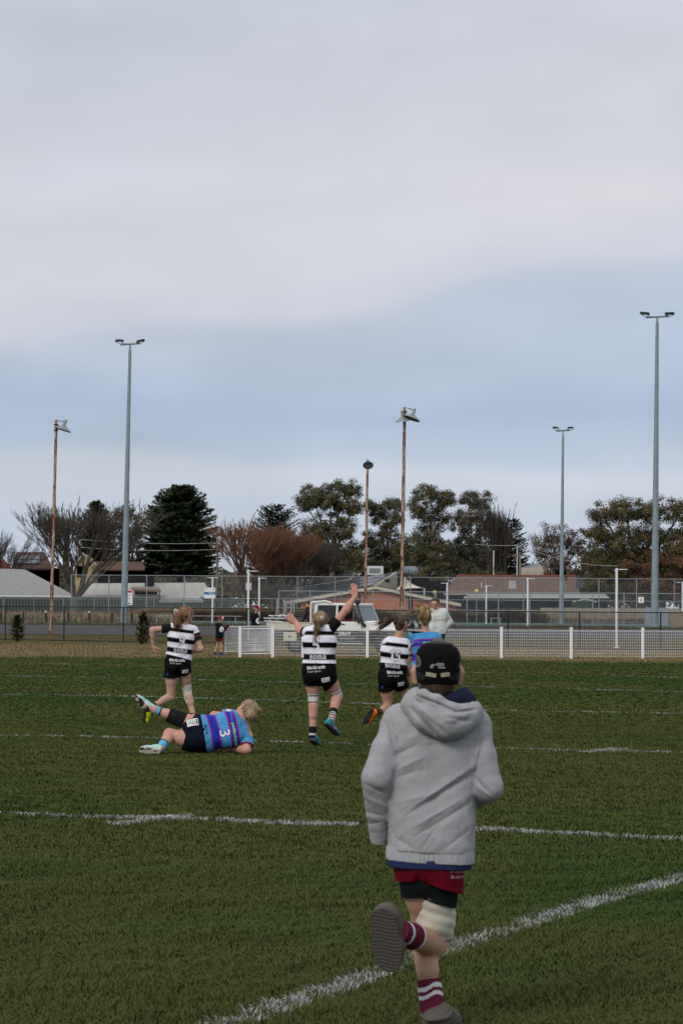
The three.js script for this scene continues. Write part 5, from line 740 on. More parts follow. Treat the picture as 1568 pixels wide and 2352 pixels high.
// a shoe on a foot: upper cut flat by the sole plane, sole with studs as a child
function shoe(parent, name, an, he, to, soleN, o) {
  soleN = soleN.clone(); const dir = to.clone().sub(he).normalize(); soleN.addScaledVector(dir, -soleN.dot(dir)).normalize(); const lat = dir.clone().cross(soleN).normalize(), L = he.distanceTo(to), P = (d, x, n) => he.clone().addScaledVector(dir, d * L).addScaledVector(lat, x).addScaledVector(soleN, -n), s = o.s ?? 1;
  const bones = [B(P(.08, 0, .040 * s), P(.30, 0, .052 * s), .038 * s, .038 * s, .03), B(P(.30, 0, .05 * s), P(.68, 0, .034 * s), .038 * s, .034 * s, .03), B(P(.64, -.014 * s, .026 * s), P(.90, -.006 * s, .022 * s), .034 * s, .024 * s, .02), B(P(.64, .014 * s, .026 * s), P(.88, .010 * s, .022 * s), .034 * s, .026 * s, .02), ...(o.low ? [] : [B(P(.12, 0, .05 * s), lerpV(P(.12, 0, .05 * s), an, .75), .038 * s, .044 * s, .03)])];
  const up = part(name, skinMesh(bones, o.cell ?? .006, { cuts: [plane(P(0, 0, .004), soleN)], inflate: o.fat ?? 0, color: o.color }), o.color ? vcMat : o.mat, parent);
  const flat = [B(P(.06, 0, .0), P(.32, 0, 0), .034 * s, .030 * s, .02), B(P(.32, 0, 0), P(.62, 0, 0), .030 * s, .038 * s, .03), B(P(.62, -.012 * s, 0), P(.90, -.004 * s, 0), .034 * s, .026 * s, .02), B(P(.62, .012 * s, 0), P(.90, .006 * s, 0), .034 * s, .026 * s, .02)], base = field(flat, o.fat ?? 0), studs = [];
  if (o.studs) for (const [d, x] of [[.08, -.02], [.08, .02], [.24, -.02], [.24, .02], [.58, -.032], [.58, .032], [.74, -.034], [.74, .034], [.88, -.018], [.88, .018]]) studs.push(B(P(d, x * s, 0), P(d, x * s, -.014), .009, .006, .004));
  const sf = studs.length ? field(studs) : null, th = o.thick ?? .008, c0 = P(0, 0, 0), f = (x, y, z) => { const h = (x - c0.x) * soleN.x + (y - c0.y) * soleN.y + (z - c0.z) * soleN.z; const al = (x - he.x) * dir.x + (y - he.y) * dir.y + (z - he.z) * dir.z; let d = Math.max(base(x, y, z), Math.abs(h + .002) - th + (o.tread && Math.sin(al * 420 + 3 * Math.sin(((x - he.x) * lat.x + (y - he.y) * lat.y + (z - he.z) * lat.z) * 40)) > .5 ? .0016 : 0)); if (sf) d = Math.min(d, sf(x, y, z)); return d; };
  part('sole', skinMesh([...flat, ...studs], o.cell ?? .006, { f, color: o.soleColor, inflate: o.fat ?? 0 }), o.soleColor ? vcMat : o.soleMat, up); return up;
}
// a band round a limb between two fractions of a bone: sock, bandage, sleeve
function bandBones(a, b, t0, t1, r0, r1) { const n = b.clone().sub(a).normalize(), p = lerpV(a, b, t0), q = lerpV(a, b, t1); return { bones: [B(p, q, r0, r1, .01)], cuts: [plane(q, n), plane(p, n.clone().negate())], at: (x, y, z) => ((x - p.x) * n.x + (y - p.y) * n.y + (z - p.z) * n.z) / p.distanceTo(q) }; }
function band(parent, name, a, b, t0, t1, r0, r1, o = {}) { const q = bandBones(a, b, t0, t1, r0, r1), c = o.color ? (x, y, z) => o.color(q.at(x, y, z), x, y, z) : undefined; return part(name, skinMesh([...q.bones, ...(o.extra ?? [])], o.cell ?? .007, { cuts: q.cuts, color: c, disp: o.disp }), c ? vcMat : o.mat, parent); }
// hair: cap over the skull with strands, plus loose bones; wisps as fine kites
function hair(parent, hd, tail, c1, c2, o = {}) {
  const cover = [B(hd.p(0, .030, -.032), hd.p(0, .030, .020), .092 * hd.s, .084 * hd.s, .02), ...(o.nape ? [B(hd.p(0, -.01, -.045), hd.p(0, -.05, -.05), .07 * hd.s, .055 * hd.s, .03)] : [])], n = hd.f.clone().addScaledVector(hd.u, -.62).normalize(), cut = plane(hd.p(0, 0, .040), n);
  for (const q of cover) q.clips = [cut]; const all = [...cover, ...tail];
  const streak = (x, y, z) => { const a = Math.atan2((x - hd.H.x) * hd.r.x + (z - hd.H.z) * hd.r.z, .02 + Math.abs(y - hd.H.y)); return fbm(x * 70 + a * 8, y * 14, z * 70, 3); };
  part('hair', skinMesh(all, o.cell ?? .007, { disp: (x, y, z) => (streak(x, y, z) - .5) * (o.rough ?? .016), color: (x, y, z) => { const t = smooth(.3, .7, streak(x, y, z) * .7 + fbm(x * 25, y * 8, z * 25, 2) * .3); return [0, 1, 2].map((k) => mix(c1[k], c2[k], t)); } }), new THREE.MeshStandardMaterial({ vertexColors: true, roughness: .6 }), parent);
  if (o.wisps) { const L = new Leaves(), r = rng(o.seed ?? 5); for (let i = 0; i < o.wisps; i++) { const q = tail[Math.floor(r() * tail.length)], t = r(), c = lerpV(q.a, q.b, t), u = unit(r), R = mix(q.ra, q.rb, t), d = q.b.clone().sub(q.a).normalize().multiplyScalar(.05 + .08 * r()).add(V(u[0] * .03, u[1] * .03, u[2] * .03)), k = r(); L.leaf(c.x + u[0] * R * .9, c.y + u[1] * R * .9, c.z + u[2] * R * .9, d.x, d.y, d.z, .0035, u[0], u[1], u[2], [0, 1, 2].map((m) => mix(c1[m], c2[m], k))); } part('loose_hair', L.build(), leafMat, parent, 'stuff'); }
}
const eyes = (parent, hd) => { for (const s of [-1, 1]) { const c = hd.p(s * .031, .004, .082); part('eye', new THREE.SphereGeometry(.0105 * hd.s, 10, 8).translate(c.x, c.y, c.z), M(.09, .06, .05, .3), parent); } };
function person(label, base, group) { return thing('person', label, 'person', base, 0, group); }
// the body: trunk and limbs, with head and hands meshed finer, as one mesh
function bodyMesh(parent, sk, hd, hands, tone, cell, o = {}) {
  const main = skinMesh([...sk.torso, ...sk.neck, ...sk.armL, ...sk.armR, ...sk.legL, ...sk.legR, ...sk.footL, ...sk.footR], cell, { color: skinTone(tone) }), list = [main, skinMesh(hd.bones, o.headCell ?? .0062, { color: (x, y, z) => { const c = skinTone(tone)(x, y, z), q = V(x, y, z).sub(hd.p(0, -.058, .094)).length(); return q < .022 ? [c[0] * .8, c[1] * .58, c[2] * .6] : c; } })];
  for (const h of hands) list.push(skinMesh(h, o.handCell ?? .005, { color: skinTone(tone.map((v, i) => v * [1.02, .95, .95][i])) })); return part('body', merge(list), skinMat, parent);
}

const cutAt = (a, b, t, tilt) => plane(lerpV(a, b, t), b.clone().sub(a).normalize().add(tilt ?? V(0, 0, 0)));
// shorts that follow the hips and thighs; tL, tR: how far down each thigh the legs reach
function shortsMesh(parent, sk, tL, tR, o = {}) {
  const J = sk.J, cL = cutAt(J.hipL, J.knL, tL, o.tiltL), cR = cutAt(J.hipR, J.knR, tR, o.tiltR), flare = o.flare ?? .012, top = plane(sk.hipM.clone().addScaledVector(sk.U, o.top ?? .13), sk.U), thigh = (h, k, t, c) => [B(h, lerpV(h, k, t + .15), .090 * sk.g * (o.leg ?? 1), (.090 + flare) * sk.g * (o.leg ?? 1), .03, [c])];
  const bones = [...sk.torso.slice(6, 10), ...thigh(J.hipL, J.knL, tL, cL), ...thigh(J.hipR, J.knR, tR, cR)];
  return part('shorts', skinMesh(bones, o.cell ?? .0095, { inflate: o.inflate ?? .012, cuts: [top], frame: o.frame, disp: (x, y, z) => (fbm(x * 18, y * 12, z * 18, 3) - .5) * (o.crease ?? .020), color: o.color }), o.mat, parent);
}
function jerseyMesh(parent, sk, o = {}) {
  const hem = plane(sk.hipM.clone().addScaledVector(sk.U, o.hem ?? .02), sk.U.clone().negate().addScaledVector(sk.R, o.hemTilt ?? 0)), neck = plane(sk.shM.clone().addScaledVector(sk.U, .075), sk.U);
  const skirt = [B(sk.addh(sk.hipM, -.07, .10, 0), sk.addh(sk.hipM, -.07, -.04, -.02), .120 * sk.g, .128 * sk.g, .03), B(sk.addh(sk.hipM, .07, .10, 0), sk.addh(sk.hipM, .07, -.04, -.02), .120 * sk.g, .128 * sk.g, .03)];
  return part('jersey', skinMesh([...sk.torso, ...sk.neck.slice(1), ...skirt], o.cell ?? .0092, { inflate: o.inflate ?? .015, cuts: [hem, neck], frame: o.frame, color: o.color, disp: (x, y, z) => (fbm(x * 13, y * 13, z * 13, 3) - .5) * (o.crease ?? .024) + (o.folds ? o.folds(x, y, z) : 0) }), o.mat, parent);
}
function sleeveMesh(parent, a, b, t, r0, r1, o) { const c = cutAt(a, b, t), n = b.clone().sub(a).normalize(), L = a.distanceTo(b) * t; return part('sleeve', skinMesh([B(a.clone().addScaledVector(n, .012), lerpV(a, b, t + .1), r0 * .9, r1, .02, [c])], o.cell ?? .007, { color: (x, y, z) => o.color(((x - a.x) * n.x + (y - a.y) * n.y + (z - a.z) * n.z) / L), disp: (x, y, z) => (fbm(x * 22, y * 22, z * 22, 2) - .5) * .012 }), vcMat, parent); }
const torsoFrame = (sk) => ({ C: sk.shM.clone().addScaledVector(sk.U, .06 - .30), R: sk.R, U: sk.U, F: sk.F, w: .5, h: .6 });
const hipFrame = (sk) => ({ C: sk.hipM.clone().addScaledVector(sk.U, -.04), R: sk.Rh, U: sk.U, F: sk.Fh, w: .5, h: .4 });
// ---------------------------------------------------------------- the running boy in the grey hoodie
{
  const Z = 9.64, base = onGround(992, Z), o = person('running boy in grey hoodie, black cap and maroon shorts with one leg kicked up', base), A = (x, y, dz = 0) => at(x, y, Z + dz).sub(base), q6 = (x, y, dz = 0) => A(802.8 + x * .24, 1442.6 + y * .24, dz), q7 = (x, y, dz = 0) => A(802.8 + x * .24, 1913 + y * .24, dz);
  const J = { head: q6(842, 415, .02), shL: q6(480, 910, .05), shR: q6(1165, 940, .05), elL: q6(262, 1430, -.02), wrL: q6(290, 1985, .09), elR: q6(1325, 1520, -.02), wrR: q6(1110, 1690, .22), hipL: q7(650, 330, .0), hipR: q7(870, 330, .0), knL: q7(690, 900, .12), anL: q7(800, 1745, .02), knR: q7(835, 1075, .13), anR: q7(520, 960, -.17), heL: q7(800, 1860, -.02), toL: q7(990, 1850, .14), heR: q7(322, 800, -.27), toR: q7(388, 1270, -.22) };
  J.heL.y = .012; J.toL.y = .012;
  const sk = skeleton(J, .78, { arm: 1.08, leg: .92, waist: .95, hips: .9, glute: .012 }), hd = headBones(J.head, V(.05, -.06, -1), V(.02, 1, 0), .98), tone = [.50, .29, .20];
  sk.torso.splice(7, 2); sk.legR.push(B(lerpV(J.knR, J.anR, .12), lerpV(J.knR, J.anR, .58), .056, .050, .016)); sk.legL.push(B(lerpV(J.knL, J.anL, .12), lerpV(J.knL, J.anL, .50), .050, .046, .016));
  const handL = handBones(q6(296, 1965, .10), V(.3, -.25, -1), V(1, 0, -.2), -1, 1.0, .82), handR = handBones(q6(1110, 1690, .22), V(-.6, .2, -.7), V(0, -.3, 1), 1, 1.0, .85);
  // hair at the nape
  { const c = [B(hd.p(0, .01, -.03), hd.p(0, -.055, -.030), .074, .060, .03), B(hd.p(0, -.05, -.03), hd.p(0, -.085, -.022), .060, .048, .03)]; for (const s of [-1, 1]) hd.bones.push(B(hd.p(s * .093, -.002, -.014), hd.p(s * .089, -.046, -.006), .017, .012, .008)); const cut = plane(hd.p(0, 0, .0), hd.f.clone()); part('hair', skinMesh(c, .005, { cuts: [cut], disp: (x, y, z) => (fbm(x * 90, y * 30, z * 90, 2) - .5) * .006, color: (x, y, z) => { const t = fbm(x * 80, y * 25, z * 80, 3); return [mix(.035, .085, t), mix(.026, .06, t), mix(.018, .042, t)]; } }), vcMat, o); }
  bodyMesh(o, sk, hd, [handL, handR], tone, .009);
  // cap worn over the ears, print on its back
  {
    const C = hd.p(0, .045, -.008), fr = { C: hd.p(0, .035, 0), R: hd.r.clone(), U: hd.u, F: hd.f, w: .24, h: .24 };
    const f0 = (x, y, z) => { const p = V(x, y, z).sub(C), a = p.dot(hd.r) / .091, b = p.dot(hd.u), c = p.dot(hd.f) / .110, bb = b > 0 ? b / .077 : b / .152, l = Math.hypot(a, bb, c), sq = Math.pow(Math.pow(Math.abs(a), 2.6) + Math.pow(Math.abs(bb), 2.4) + Math.pow(Math.abs(c), 2.6), 1 / 2.5); return (sq - 1) * .09; };
    const tex = canvasTexture(1024, 512, (c, w, h) => {
      for (const ox of [0, 512]) {
        c.fillStyle = '#0d0d0f'; c.fillRect(ox, 0, 512, 512);
        c.fillStyle = '#3a3638'; c.fillRect(ox, 0, 512, 98);
        c.strokeStyle = '#17171a'; c.lineWidth = 4; c.beginPath(); c.moveTo(ox + 258, 118); c.lineTo(ox + 258, 400); c.stroke();
      }
      c.fillStyle = '#26272a'; c.beginPath(); c.moveTo(20, 300); c.quadraticCurveTo(256, 470, 500, 300); c.lineTo(500, 352); c.quadraticCurveTo(256, 520, 20, 352); c.fill();
      c.fillStyle = '#0b0b0c'; c.beginPath(); c.ellipse(256, 420, 118, 60, 0, 0, 7); c.fill();
      c.fillStyle = '#77777a'; c.beginPath(); c.ellipse(74, 250, 34, 56, -.35, 0, 7); c.fill(); c.fillStyle = '#2a2a2d'; c.beginPath(); c.ellipse(74, 250, 24, 44, -.35, 0, 7); c.fill(); c.strokeStyle = '#8a8a8c'; c.lineWidth = 5; for (let i = 0; i < 4; i++) { c.beginPath(); c.moveTo(60 + i * 3, 222 + i * 18); c.lineTo(90 + i * 2, 230 + i * 16); c.stroke(); }
      c.fillStyle = '#6f6f72'; c.beginPath(); c.ellipse(462, 258, 20, 50, .4, 0, 7); c.fill(); c.fillStyle = '#1d1d20'; c.beginPath(); c.ellipse(462, 258, 12, 38, .4, 0, 7); c.fill();
      c.fillStyle = '#8c8984'; c.fillRect(206, 276, 34, 12); c.fillRect(246, 266, 66, 14); c.fillRect(246, 284, 66, 8); c.fillRect(262, 298, 60, 12); c.fillRect(196, 290, 22, 20); c.beginPath(); c.moveTo(206, 276); c.lineTo(186, 306); c.lineTo(200, 306); c.lineTo(226, 280); c.fill();
      c.fillStyle = '#a79f8c'; c.save(); c.translate(202, 366); c.rotate(.16); c.fillRect(-46, -16, 90, 34); c.restore(); c.save(); c.translate(318, 362); c.rotate(-.16); c.fillRect(-34, -16, 76, 34); c.restore(); c.fillStyle = '#7d776a'; c.fillRect(172, 362, 66, 5); c.fillRect(296, 358, 50, 5);
    });
    const bb = [B(C.clone(), C.clone(), .13)], cap = part('cap', skinMesh(bb, .005, { f: f0, cuts: [plane(hd.p(0, -.052, -.05), hd.u.clone().negate().addScaledVector(hd.f, .05))], frame: fr, disp: (x, y, z) => { const p = V(x, y, z).sub(C); return -.002 * Math.exp(-((p.dot(hd.r) / .004) ** 2)) - .0025 * Math.exp(-(((p.dot(hd.u) - .052 + .02 * Math.cos(p.dot(hd.r) * 30)) / .004) ** 2)); } }), fabric({ map: tex, roughness: .85 }), o);
    const brim = new THREE.CylinderGeometry(.105, .105, .005, 32, 1, false, -1.2, 2.4).scale(1, 1, 1.2); const bm = part('brim', brim, M(.012, .012, .013, .85), cap); bm.position.copy(hd.p(0, .0, .02)); bm.quaternion.setFromRotationMatrix(new THREE.Matrix4().makeBasis(hd.r.clone().negate(), hd.u, hd.f)); bm.quaternion.multiply(new THREE.Quaternion().setFromEuler(new THREE.Euler(.15, 0, 0)));
    const K = hd.p(0, .052, .034); part('front_panel', skinMesh([B(K, K, .11)], .005, { f: (x, y, z) => { const p = V(x, y, z).sub(K), b = p.dot(hd.u), w = .084 - .030 * clamp(b / .08); return (Math.pow(Math.pow(Math.abs(p.dot(hd.r)) / w, 2) + Math.pow(Math.abs(b) / .088, 1.7) + Math.pow(Math.abs(p.dot(hd.f)) / .072, 2), .5) - 1) * .07; }, cuts: [plane(hd.p(0, .0, 0), hd.u.clone().negate())], disp: (x, y, z) => -.002 * Math.exp(-((V(x, y, z).sub(K).dot(hd.r) / .004) ** 2)) }), M(.105, .092, .094, .85), cap);
  }
  // hoodie: body and sleeves in heather grey with deep running folds
  const heather = (x, y, z) => { const n = fbm(x * 140, y * 140, z * 140, 2), m = fbm(x * 14, y * 14, z * 14, 3), k = .93 + .10 * (n - .5) + .09 * (m - .5); return [.415 * k, .415 * k, .435 * k]; };
  const hx = (p) => [(p.x - q6(0, 0).x) / (q6(1000, 0).x - q6(0, 0).x) * 1000, (p.y - q6(0, 0).y) / (q6(0, 1000).y - q6(0, 0).y) * 1000];
  const ox = q6(0, 0), kx = 1000 / (q6(1000, 0).x - ox.x), ky = 1000 / (q6(0, 1000).y - ox.y);
  // fold lines: from, to, half width, height (all on the back of the garment)
  const folds = [[560, 1760, 1210, 1350, 46, -.016], [600, 1690, 1180, 1300, 40, .012], [630, 1960, 1130, 1660, 44, -.013], [600, 1880, 1100, 1590, 42, .010], [430, 1210, 640, 1110, 36, -.013], [470, 1330, 760, 1190, 42, .009], [450, 1420, 700, 1330, 40, -.010], [700, 2060, 830, 1880, 34, -.009], [470, 1640, 820, 1560, 48, .008], [880, 1180, 1010, 1500, 60, .006], [430, 1980, 620, 2080, 40, -.008], [900, 2080, 1150, 1900, 42, -.009], [350, 900, 470, 1240, 22, -.014], [1270, 1060, 1190, 1430, 24, -.014], [1210, 1420, 1330, 1560, 22, -.012], [395, 860, 440, 1000, 7, -.006], [440, 1000, 470, 1180, 7, -.006], [1235, 900, 1215, 1040, 7, -.006], [1215, 1040, 1190, 1220, 7, -.006], [600, 1060, 1120, 1050, 6, -.003], [1220, 1500, 1360, 1600, 20, .009], [160, 1480, 330, 1560, 30, -.010], [150, 1600, 340, 1700, 30, .008], [160, 1760, 330, 1790, 30, -.009], [190, 1880, 330, 1850, 26, -.008], [640, 1130, 980, 1080, 46, -.006], [520, 1050, 700, 1000, 40, .006]];
  const foldAt = (x, y, z) => { const u = (x - ox.x) * kx, v = (y - ox.y) * ky; let s = 0; for (const [x0, y0, x1, y1, w, a] of folds) { const dx = x1 - x0, dy = y1 - y0, t = clamp(((u - x0) * dx + (v - y0) * dy) / (dx * dx + dy * dy)), e = Math.hypot(u - x0 - dx * t, v - y0 - dy * t) / w; if (e < 3) s += a * (.52 * Math.exp(-e * e) + .24 * Math.exp(-e * e * 9)) * Math.sin(Math.PI * (.12 + .76 * t)); } const rg = 1 - Math.abs(fbm(u * .0042 - v * .0026, v * .0085 + u * .0062, 4, 3) * 4 - 2); return s + (fbm(x * 9, y * 9, z * 9 + 3, 3) - .5) * .014 + (rg - .5) * .0012 + (fbm(x * 34, y * 26, z * 34, 2) - .5) * .005; };
  const fleece = texture(256, (u, v) => tileNoise(u, v, 32, 91, 3), { srgb: false, repeat: [26, 40] }), fleeceMat = fabric({ vertexColors: true, roughness: 1, bumpMap: fleece, bumpScale: .0022 }), backFrame = { C: q6(770, 1500), R: V(1, 0, 0), U: V(0, 1, 0), F: V(0, 0, -1), w: .8, h: 1.0 };
  const hemY = q6(770, 2130).y, slope = .05;
  {
    const P = (x, y, dz) => q6(x, y, dz), core = [B(P(540, 930, .05), P(1120, 950, .05), .068, .068, .06), B(P(650, 1080, .05), P(1010, 1080, .05), .104, .104, .06), B(P(660, 1250, .04), P(950, 1250, .04), .106, .106, .06), B(P(665, 1500, .02), P(930, 1500, .02), .102, .102, .06), B(P(650, 1800, 0), P(915, 1800, 0), .102, .102, .06), B(P(640, 2080, 0), P(915, 2080, 0), .106, .106, .06), B(P(655, 1080, .05), P(640, 2080, 0), .100, .104, .05), B(P(990, 1080, .05), P(915, 2080, 0), .100, .104, .05)];
    const slL = [B(J.shL.clone().add(V(.03, .005, 0)), J.shL, .068, .068, .05), B(J.shL, lerpV(J.shL, J.elL, .5), .070, .068, .03), B(lerpV(J.shL, J.elL, .5), J.elL, .068, .064, .02), B(J.elL, lerpV(J.elL, J.wrL, .6), .063, .052, .012), B(lerpV(J.elL, J.wrL, .6), J.wrL, .052, .040, .010)], slR = [B(J.shR.clone().add(V(-.03, .005, 0)), J.shR, .068, .068, .05), B(J.shR, lerpV(J.shR, J.elR, .5), .070, .064, .03), B(lerpV(J.shR, J.elR, .5), J.elR, .062, .054, .02), B(J.elR, J.wrR, .056, .046, .012)];
    part('hoodie', skinMesh([...core, ...slL, ...slR], .0055, { disp: foldAt, color: heather, cuts: [plane(V(q6(770, 0).x, hemY, 0), V(-slope, -1, 0))], pad: .05, frame: backFrame }), fleeceMat, o);
    // ribbed hem band, navy shirt tail below it
    const ring = (y0, y1, r, hw) => [B(P(770 - hw, y0, 0), P(770 + hw, y0, 0), r, r, .04), B(P(770 - hw, y1, 0), P(770 + hw, y1, 0), r, r, .04), B(P(770 - hw, y0, 0), P(770 - hw, y1, 0), r, r, .03), B(P(770 + hw, y0, 0), P(770 + hw, y1, 0), r, r, .03)];
    part('hem_band', skinMesh(ring(2100, 2232, .100, 150), .0055, { cuts: [plane(V(ox.x + 770 / kx, q6(0, 2226).y, 0), V(-slope, -1, 0)), plane(V(ox.x + 770 / kx, q6(0, 2095).y, 0), V(slope, 1, 0))], color: heather, disp: (x, y, z) => .0016 * Math.sin(Math.atan2(z, x - q6(770, 0).x) * 90) + (fbm(x * 12, y * 4, z * 12, 2) - .5) * .010 }), vcMat, o);
    part('shirt_tail', skinMesh(ring(2180, 2290, .097, 146), .007, { cuts: [plane(V(ox.x + 770 / kx, q6(0, 2284).y, 0), V(-.05 + .02, -1, 0)), plane(V(ox.x + 770 / kx, q6(0, 2195).y, 0), V(0, 1, 0))], disp: (x, y, z) => (fbm(x * 16, y * 6, z * 16, 2) - .5) * .012 }), cloth(.018, .026, .085), o);
    // hood: a pouch hanging behind the neck with a thick rolled rim, open towards the head
    const rimPts = [q6(700, 660, .10), q6(610, 690, .0), q6(700, 640, -.085), q6(840, 690, -.115), q6(980, 775, -.12), q6(1090, 815, -.10), q6(1185, 790, -.02), q6(1150, 770, .09), q6(930, 730, .14)];
    const rim = rimPts.map((p, i) => B(p, rimPts[(i + 1) % rimPts.length], .021, .021, .02));
    const pouch = [B(q6(655, 740, .0), q6(770, 840, -.065), .060, .060, .05), B(q6(770, 840, -.065), q6(930, 895, -.085), .060, .062, .05), B(q6(930, 895, -.085), q6(1070, 860, -.06), .062, .054, .05), B(q6(1070, 860, -.06), q6(1150, 810, .0), .052, .044, .05), B(q6(700, 760, .02), q6(1080, 830, .02), .068, .066, .06)];
    const hollow = field([B(q6(800, 620, -.005), q6(980, 700, -.035), .060, .066), B(q6(980, 700, -.035), q6(1110, 745, .0), .066, .046), B(q6(860, 560, .0), q6(880, 780, .0), .07, .06)]);
    const hf = [[590, 760, 800, 985, 26, -.015], [640, 720, 840, 930, 26, .010], [700, 800, 900, 980, 24, -.010], [900, 800, 1090, 830, 26, .008], [960, 880, 1140, 860, 26, -.010], [650, 640, 860, 715, 13, -.010], [840, 710, 1010, 785, 13, -.010], [1000, 785, 1190, 765, 13, -.010], [900, 860, 1060, 880, 24, .009]];
    part('hood', skinMesh([...pouch, ...rim], .005, { frame: backFrame, minus: hollow, color: heather, disp: (x, y, z) => { const u = (x - ox.x) * kx, v = (y - ox.y) * ky; let s = (fbm(x * 16, y * 16, z * 16, 3) - .5) * .012; for (const [x0, y0, x1, y1, w, a] of hf) { const dx = x1 - x0, dy = y1 - y0, t = clamp(((u - x0) * dx + (v - y0) * dy) / (dx * dx + dy * dy)), e = Math.hypot(u - x0 - dx * t, v - y0 - dy * t) / w; if (e < 3) s += a * Math.exp(-e * e) * Math.sin(Math.PI * (.12 + .76 * t)); } return s; } }), fleeceMat, o);
    part('shirt_collar', skinMesh([B(q6(1000, 650, -.02), q6(1075, 690, .0), .05, .042, .03), B(q6(880, 640, .0), q6(1010, 660, .0), .056, .056, .03), B(q6(900, 720, .0), q6(1090, 735, .0), .06, .05, .03)], .006, { cuts: [plane(q6(985, 612, 0), V(-.45, 1, 0)), plane(q6(905, 600, 0), V(-1, .35, 0))] }), cloth(.014, .018, .045), o);
    // cuffs
    band(o, 'cuff', lerpV(J.elL, J.wrL, .86), lerpV(J.elL, J.wrL, 1.09), 0, 1, .045, .040, { mat: vcMat, color: (t, x, y, z) => heather(x, y, z), cell: .005 }); band(o, 'cuff', lerpV(J.elR, J.wrR, .86), lerpV(J.elR, J.wrR, 1.14), 0, 1, .045, .040, { color: (t, x, y, z) => heather(x, y, z), cell: .005 });
  }
  // shorts, with black tights beneath
  {
    const fr = { C: q7(770, 420), R: V(1, 0, 0), U: V(0, 1, 0), F: V(0, 0, -1), w: .44, h: .34 };
    const tex = canvasTexture(1024, 400, (c, w, h) => { c.fillStyle = '#680e1e'; c.fillRect(0, 0, w, h); c.fillStyle = '#4a0a14'; c.fillRect(60, 100, 90, 16); c.save(); c.translate(352, 170); c.rotate(.10); c.fillStyle = '#c9aeb2'; c.font = 'bold 27px sans-serif'; c.fillText('STEEL', -10, 0); c.font = 'bold 20px sans-serif'; c.fillText('BLUEYS', -4, 26); c.restore(); c.fillStyle = '#d8d3d4'; c.fillRect(444, 168, 24, 44); c.fillRect(434, 226, 30, 54); });
    const cutL = plane(q7(560, 450), V(.10, -1, 0)), cutR = plane(q7(860, 515), V(-.34, -1, 0));
    part('shorts', skinMesh([B(q7(655, 280), q7(875, 280), .094, .094, .04), B(q7(635, 320), q7(645, 580, .03), .090, .084, .02, [cutL]), B(q7(875, 320), q7(850, 680, .04), .095, .098, .02, [cutR])], .005, { frame: fr, disp: (x, y, z) => (fbm(x * 20, y * 9, z * 20, 3) - .5) * .010 - .010 * Math.exp(-(((x - q7(650, 0).x) / .012) ** 2)) * smooth(q7(0, 330).y, q7(0, 430).y, y), cuts: [plane(q7(770, 210), V(0, 1, 0))] }), fabric({ map: tex, roughness: .75 }), o);
    part('tights', skinMesh([B(q7(668, 430, .02), q7(850, 440, .02), .080, .082, .02), B(q7(648, 480, .03), q7(660, 720, .06), .072, .066, .015, [plane(q7(600, 622), V(.1, -1, 0))]), B(q7(860, 500, .03), q7(830, 800, .06), .078, .077, .015, [plane(q7(820, 672), V(-.28, -1, 0))])], .005), cloth(.008, .011, .012, .7), o);
    // thigh bandage from the tights down to the bent knee
    part('thigh_bandage', skinMesh([B(q7(836, 560, .04), q7(822, 820, .08), .080, .074, .03), B(q7(822, 820, .08), q7(845, 1050, .12), .074, .060, .03)], .005, { cuts: [plane(q7(820, 640), V(.28, 1, 0)), plane(q7(845, 1085, .12), V(.35, -.8, .25))], color: (x, y, z) => { const t = fbm(x * 20, y * 60, z * 20, 3), k = .88 + .2 * t; return [.60 * k, .56 * k, .47 * k]; }, disp: (x, y, z) => .0012 * Math.sin(y * 150 + x * 50 + 3 * fbm(x * 8, y * 8, z * 8, 2)) + (fbm(x * 25, y * 25, z * 25, 2) - .5) * .005 }), vcMat, o);
  }
  // socks: maroon with white rings
  const ringSock = (t) => ((t > .14 && t < .24) || (t > .33 && t < .42) ? [.62, .60, .62] : [.115, .014, .032]);
  { const a = lerpV(J.knL, J.anL, .60), b = J.anL.clone().add(V(.004, -.03, 0)); band(o, 'sock', a, b, 0, 1, .049, .050, { color: (t, x) => ringSock(t + .05 * Math.sin(x * 60)), cell: .0045 }); const c = lerpV(J.knR, J.anR, .70), d = lerpV(J.knR, J.anR, 1.18); band(o, 'sock', c, d, 0, 1, .054, .046, { color: (t) => (t < .10 || (t > .62 && t < .74) ? [.6, .58, .6] : [.115, .014, .032]), cell: .0045 }); }
  // clogs
  const clogM = M(.105, .090, .078, .8), clogSole = fabric({ color: new THREE.Color().setRGB(.085, .074, .066), roughness: .85 });
  { const n = V(-.32, .10, 1), up = shoe(o, 'clog', J.anR, J.heR, J.toR, n, { mat: clogM, soleMat: clogSole, low: true, fat: .014, thick: .012, s: 1.08, cell: .004, tread: true }); part('heel_strap', tube([q7(420, 900, -.20), q7(470, 870, -.12), q7(530, 950, -.10)], .009), clogM, up); }
  { const up = shoe(o, 'clog', J.anL, J.heL, J.toL, V(0, -1, 0), { mat: clogM, soleMat: clogSole, low: true, fat: .012, thick: .012, s: 1.05, cell: .005 }); const h = J.heL; part('heel_strap', tube([h.clone().add(V(-.045, .06, -.05)), h.clone().add(V(-.02, .055, .045)), h.clone().add(V(.05, .062, .03)), h.clone().add(V(.075, .075, -.04))], .010), clogM, up); }
}
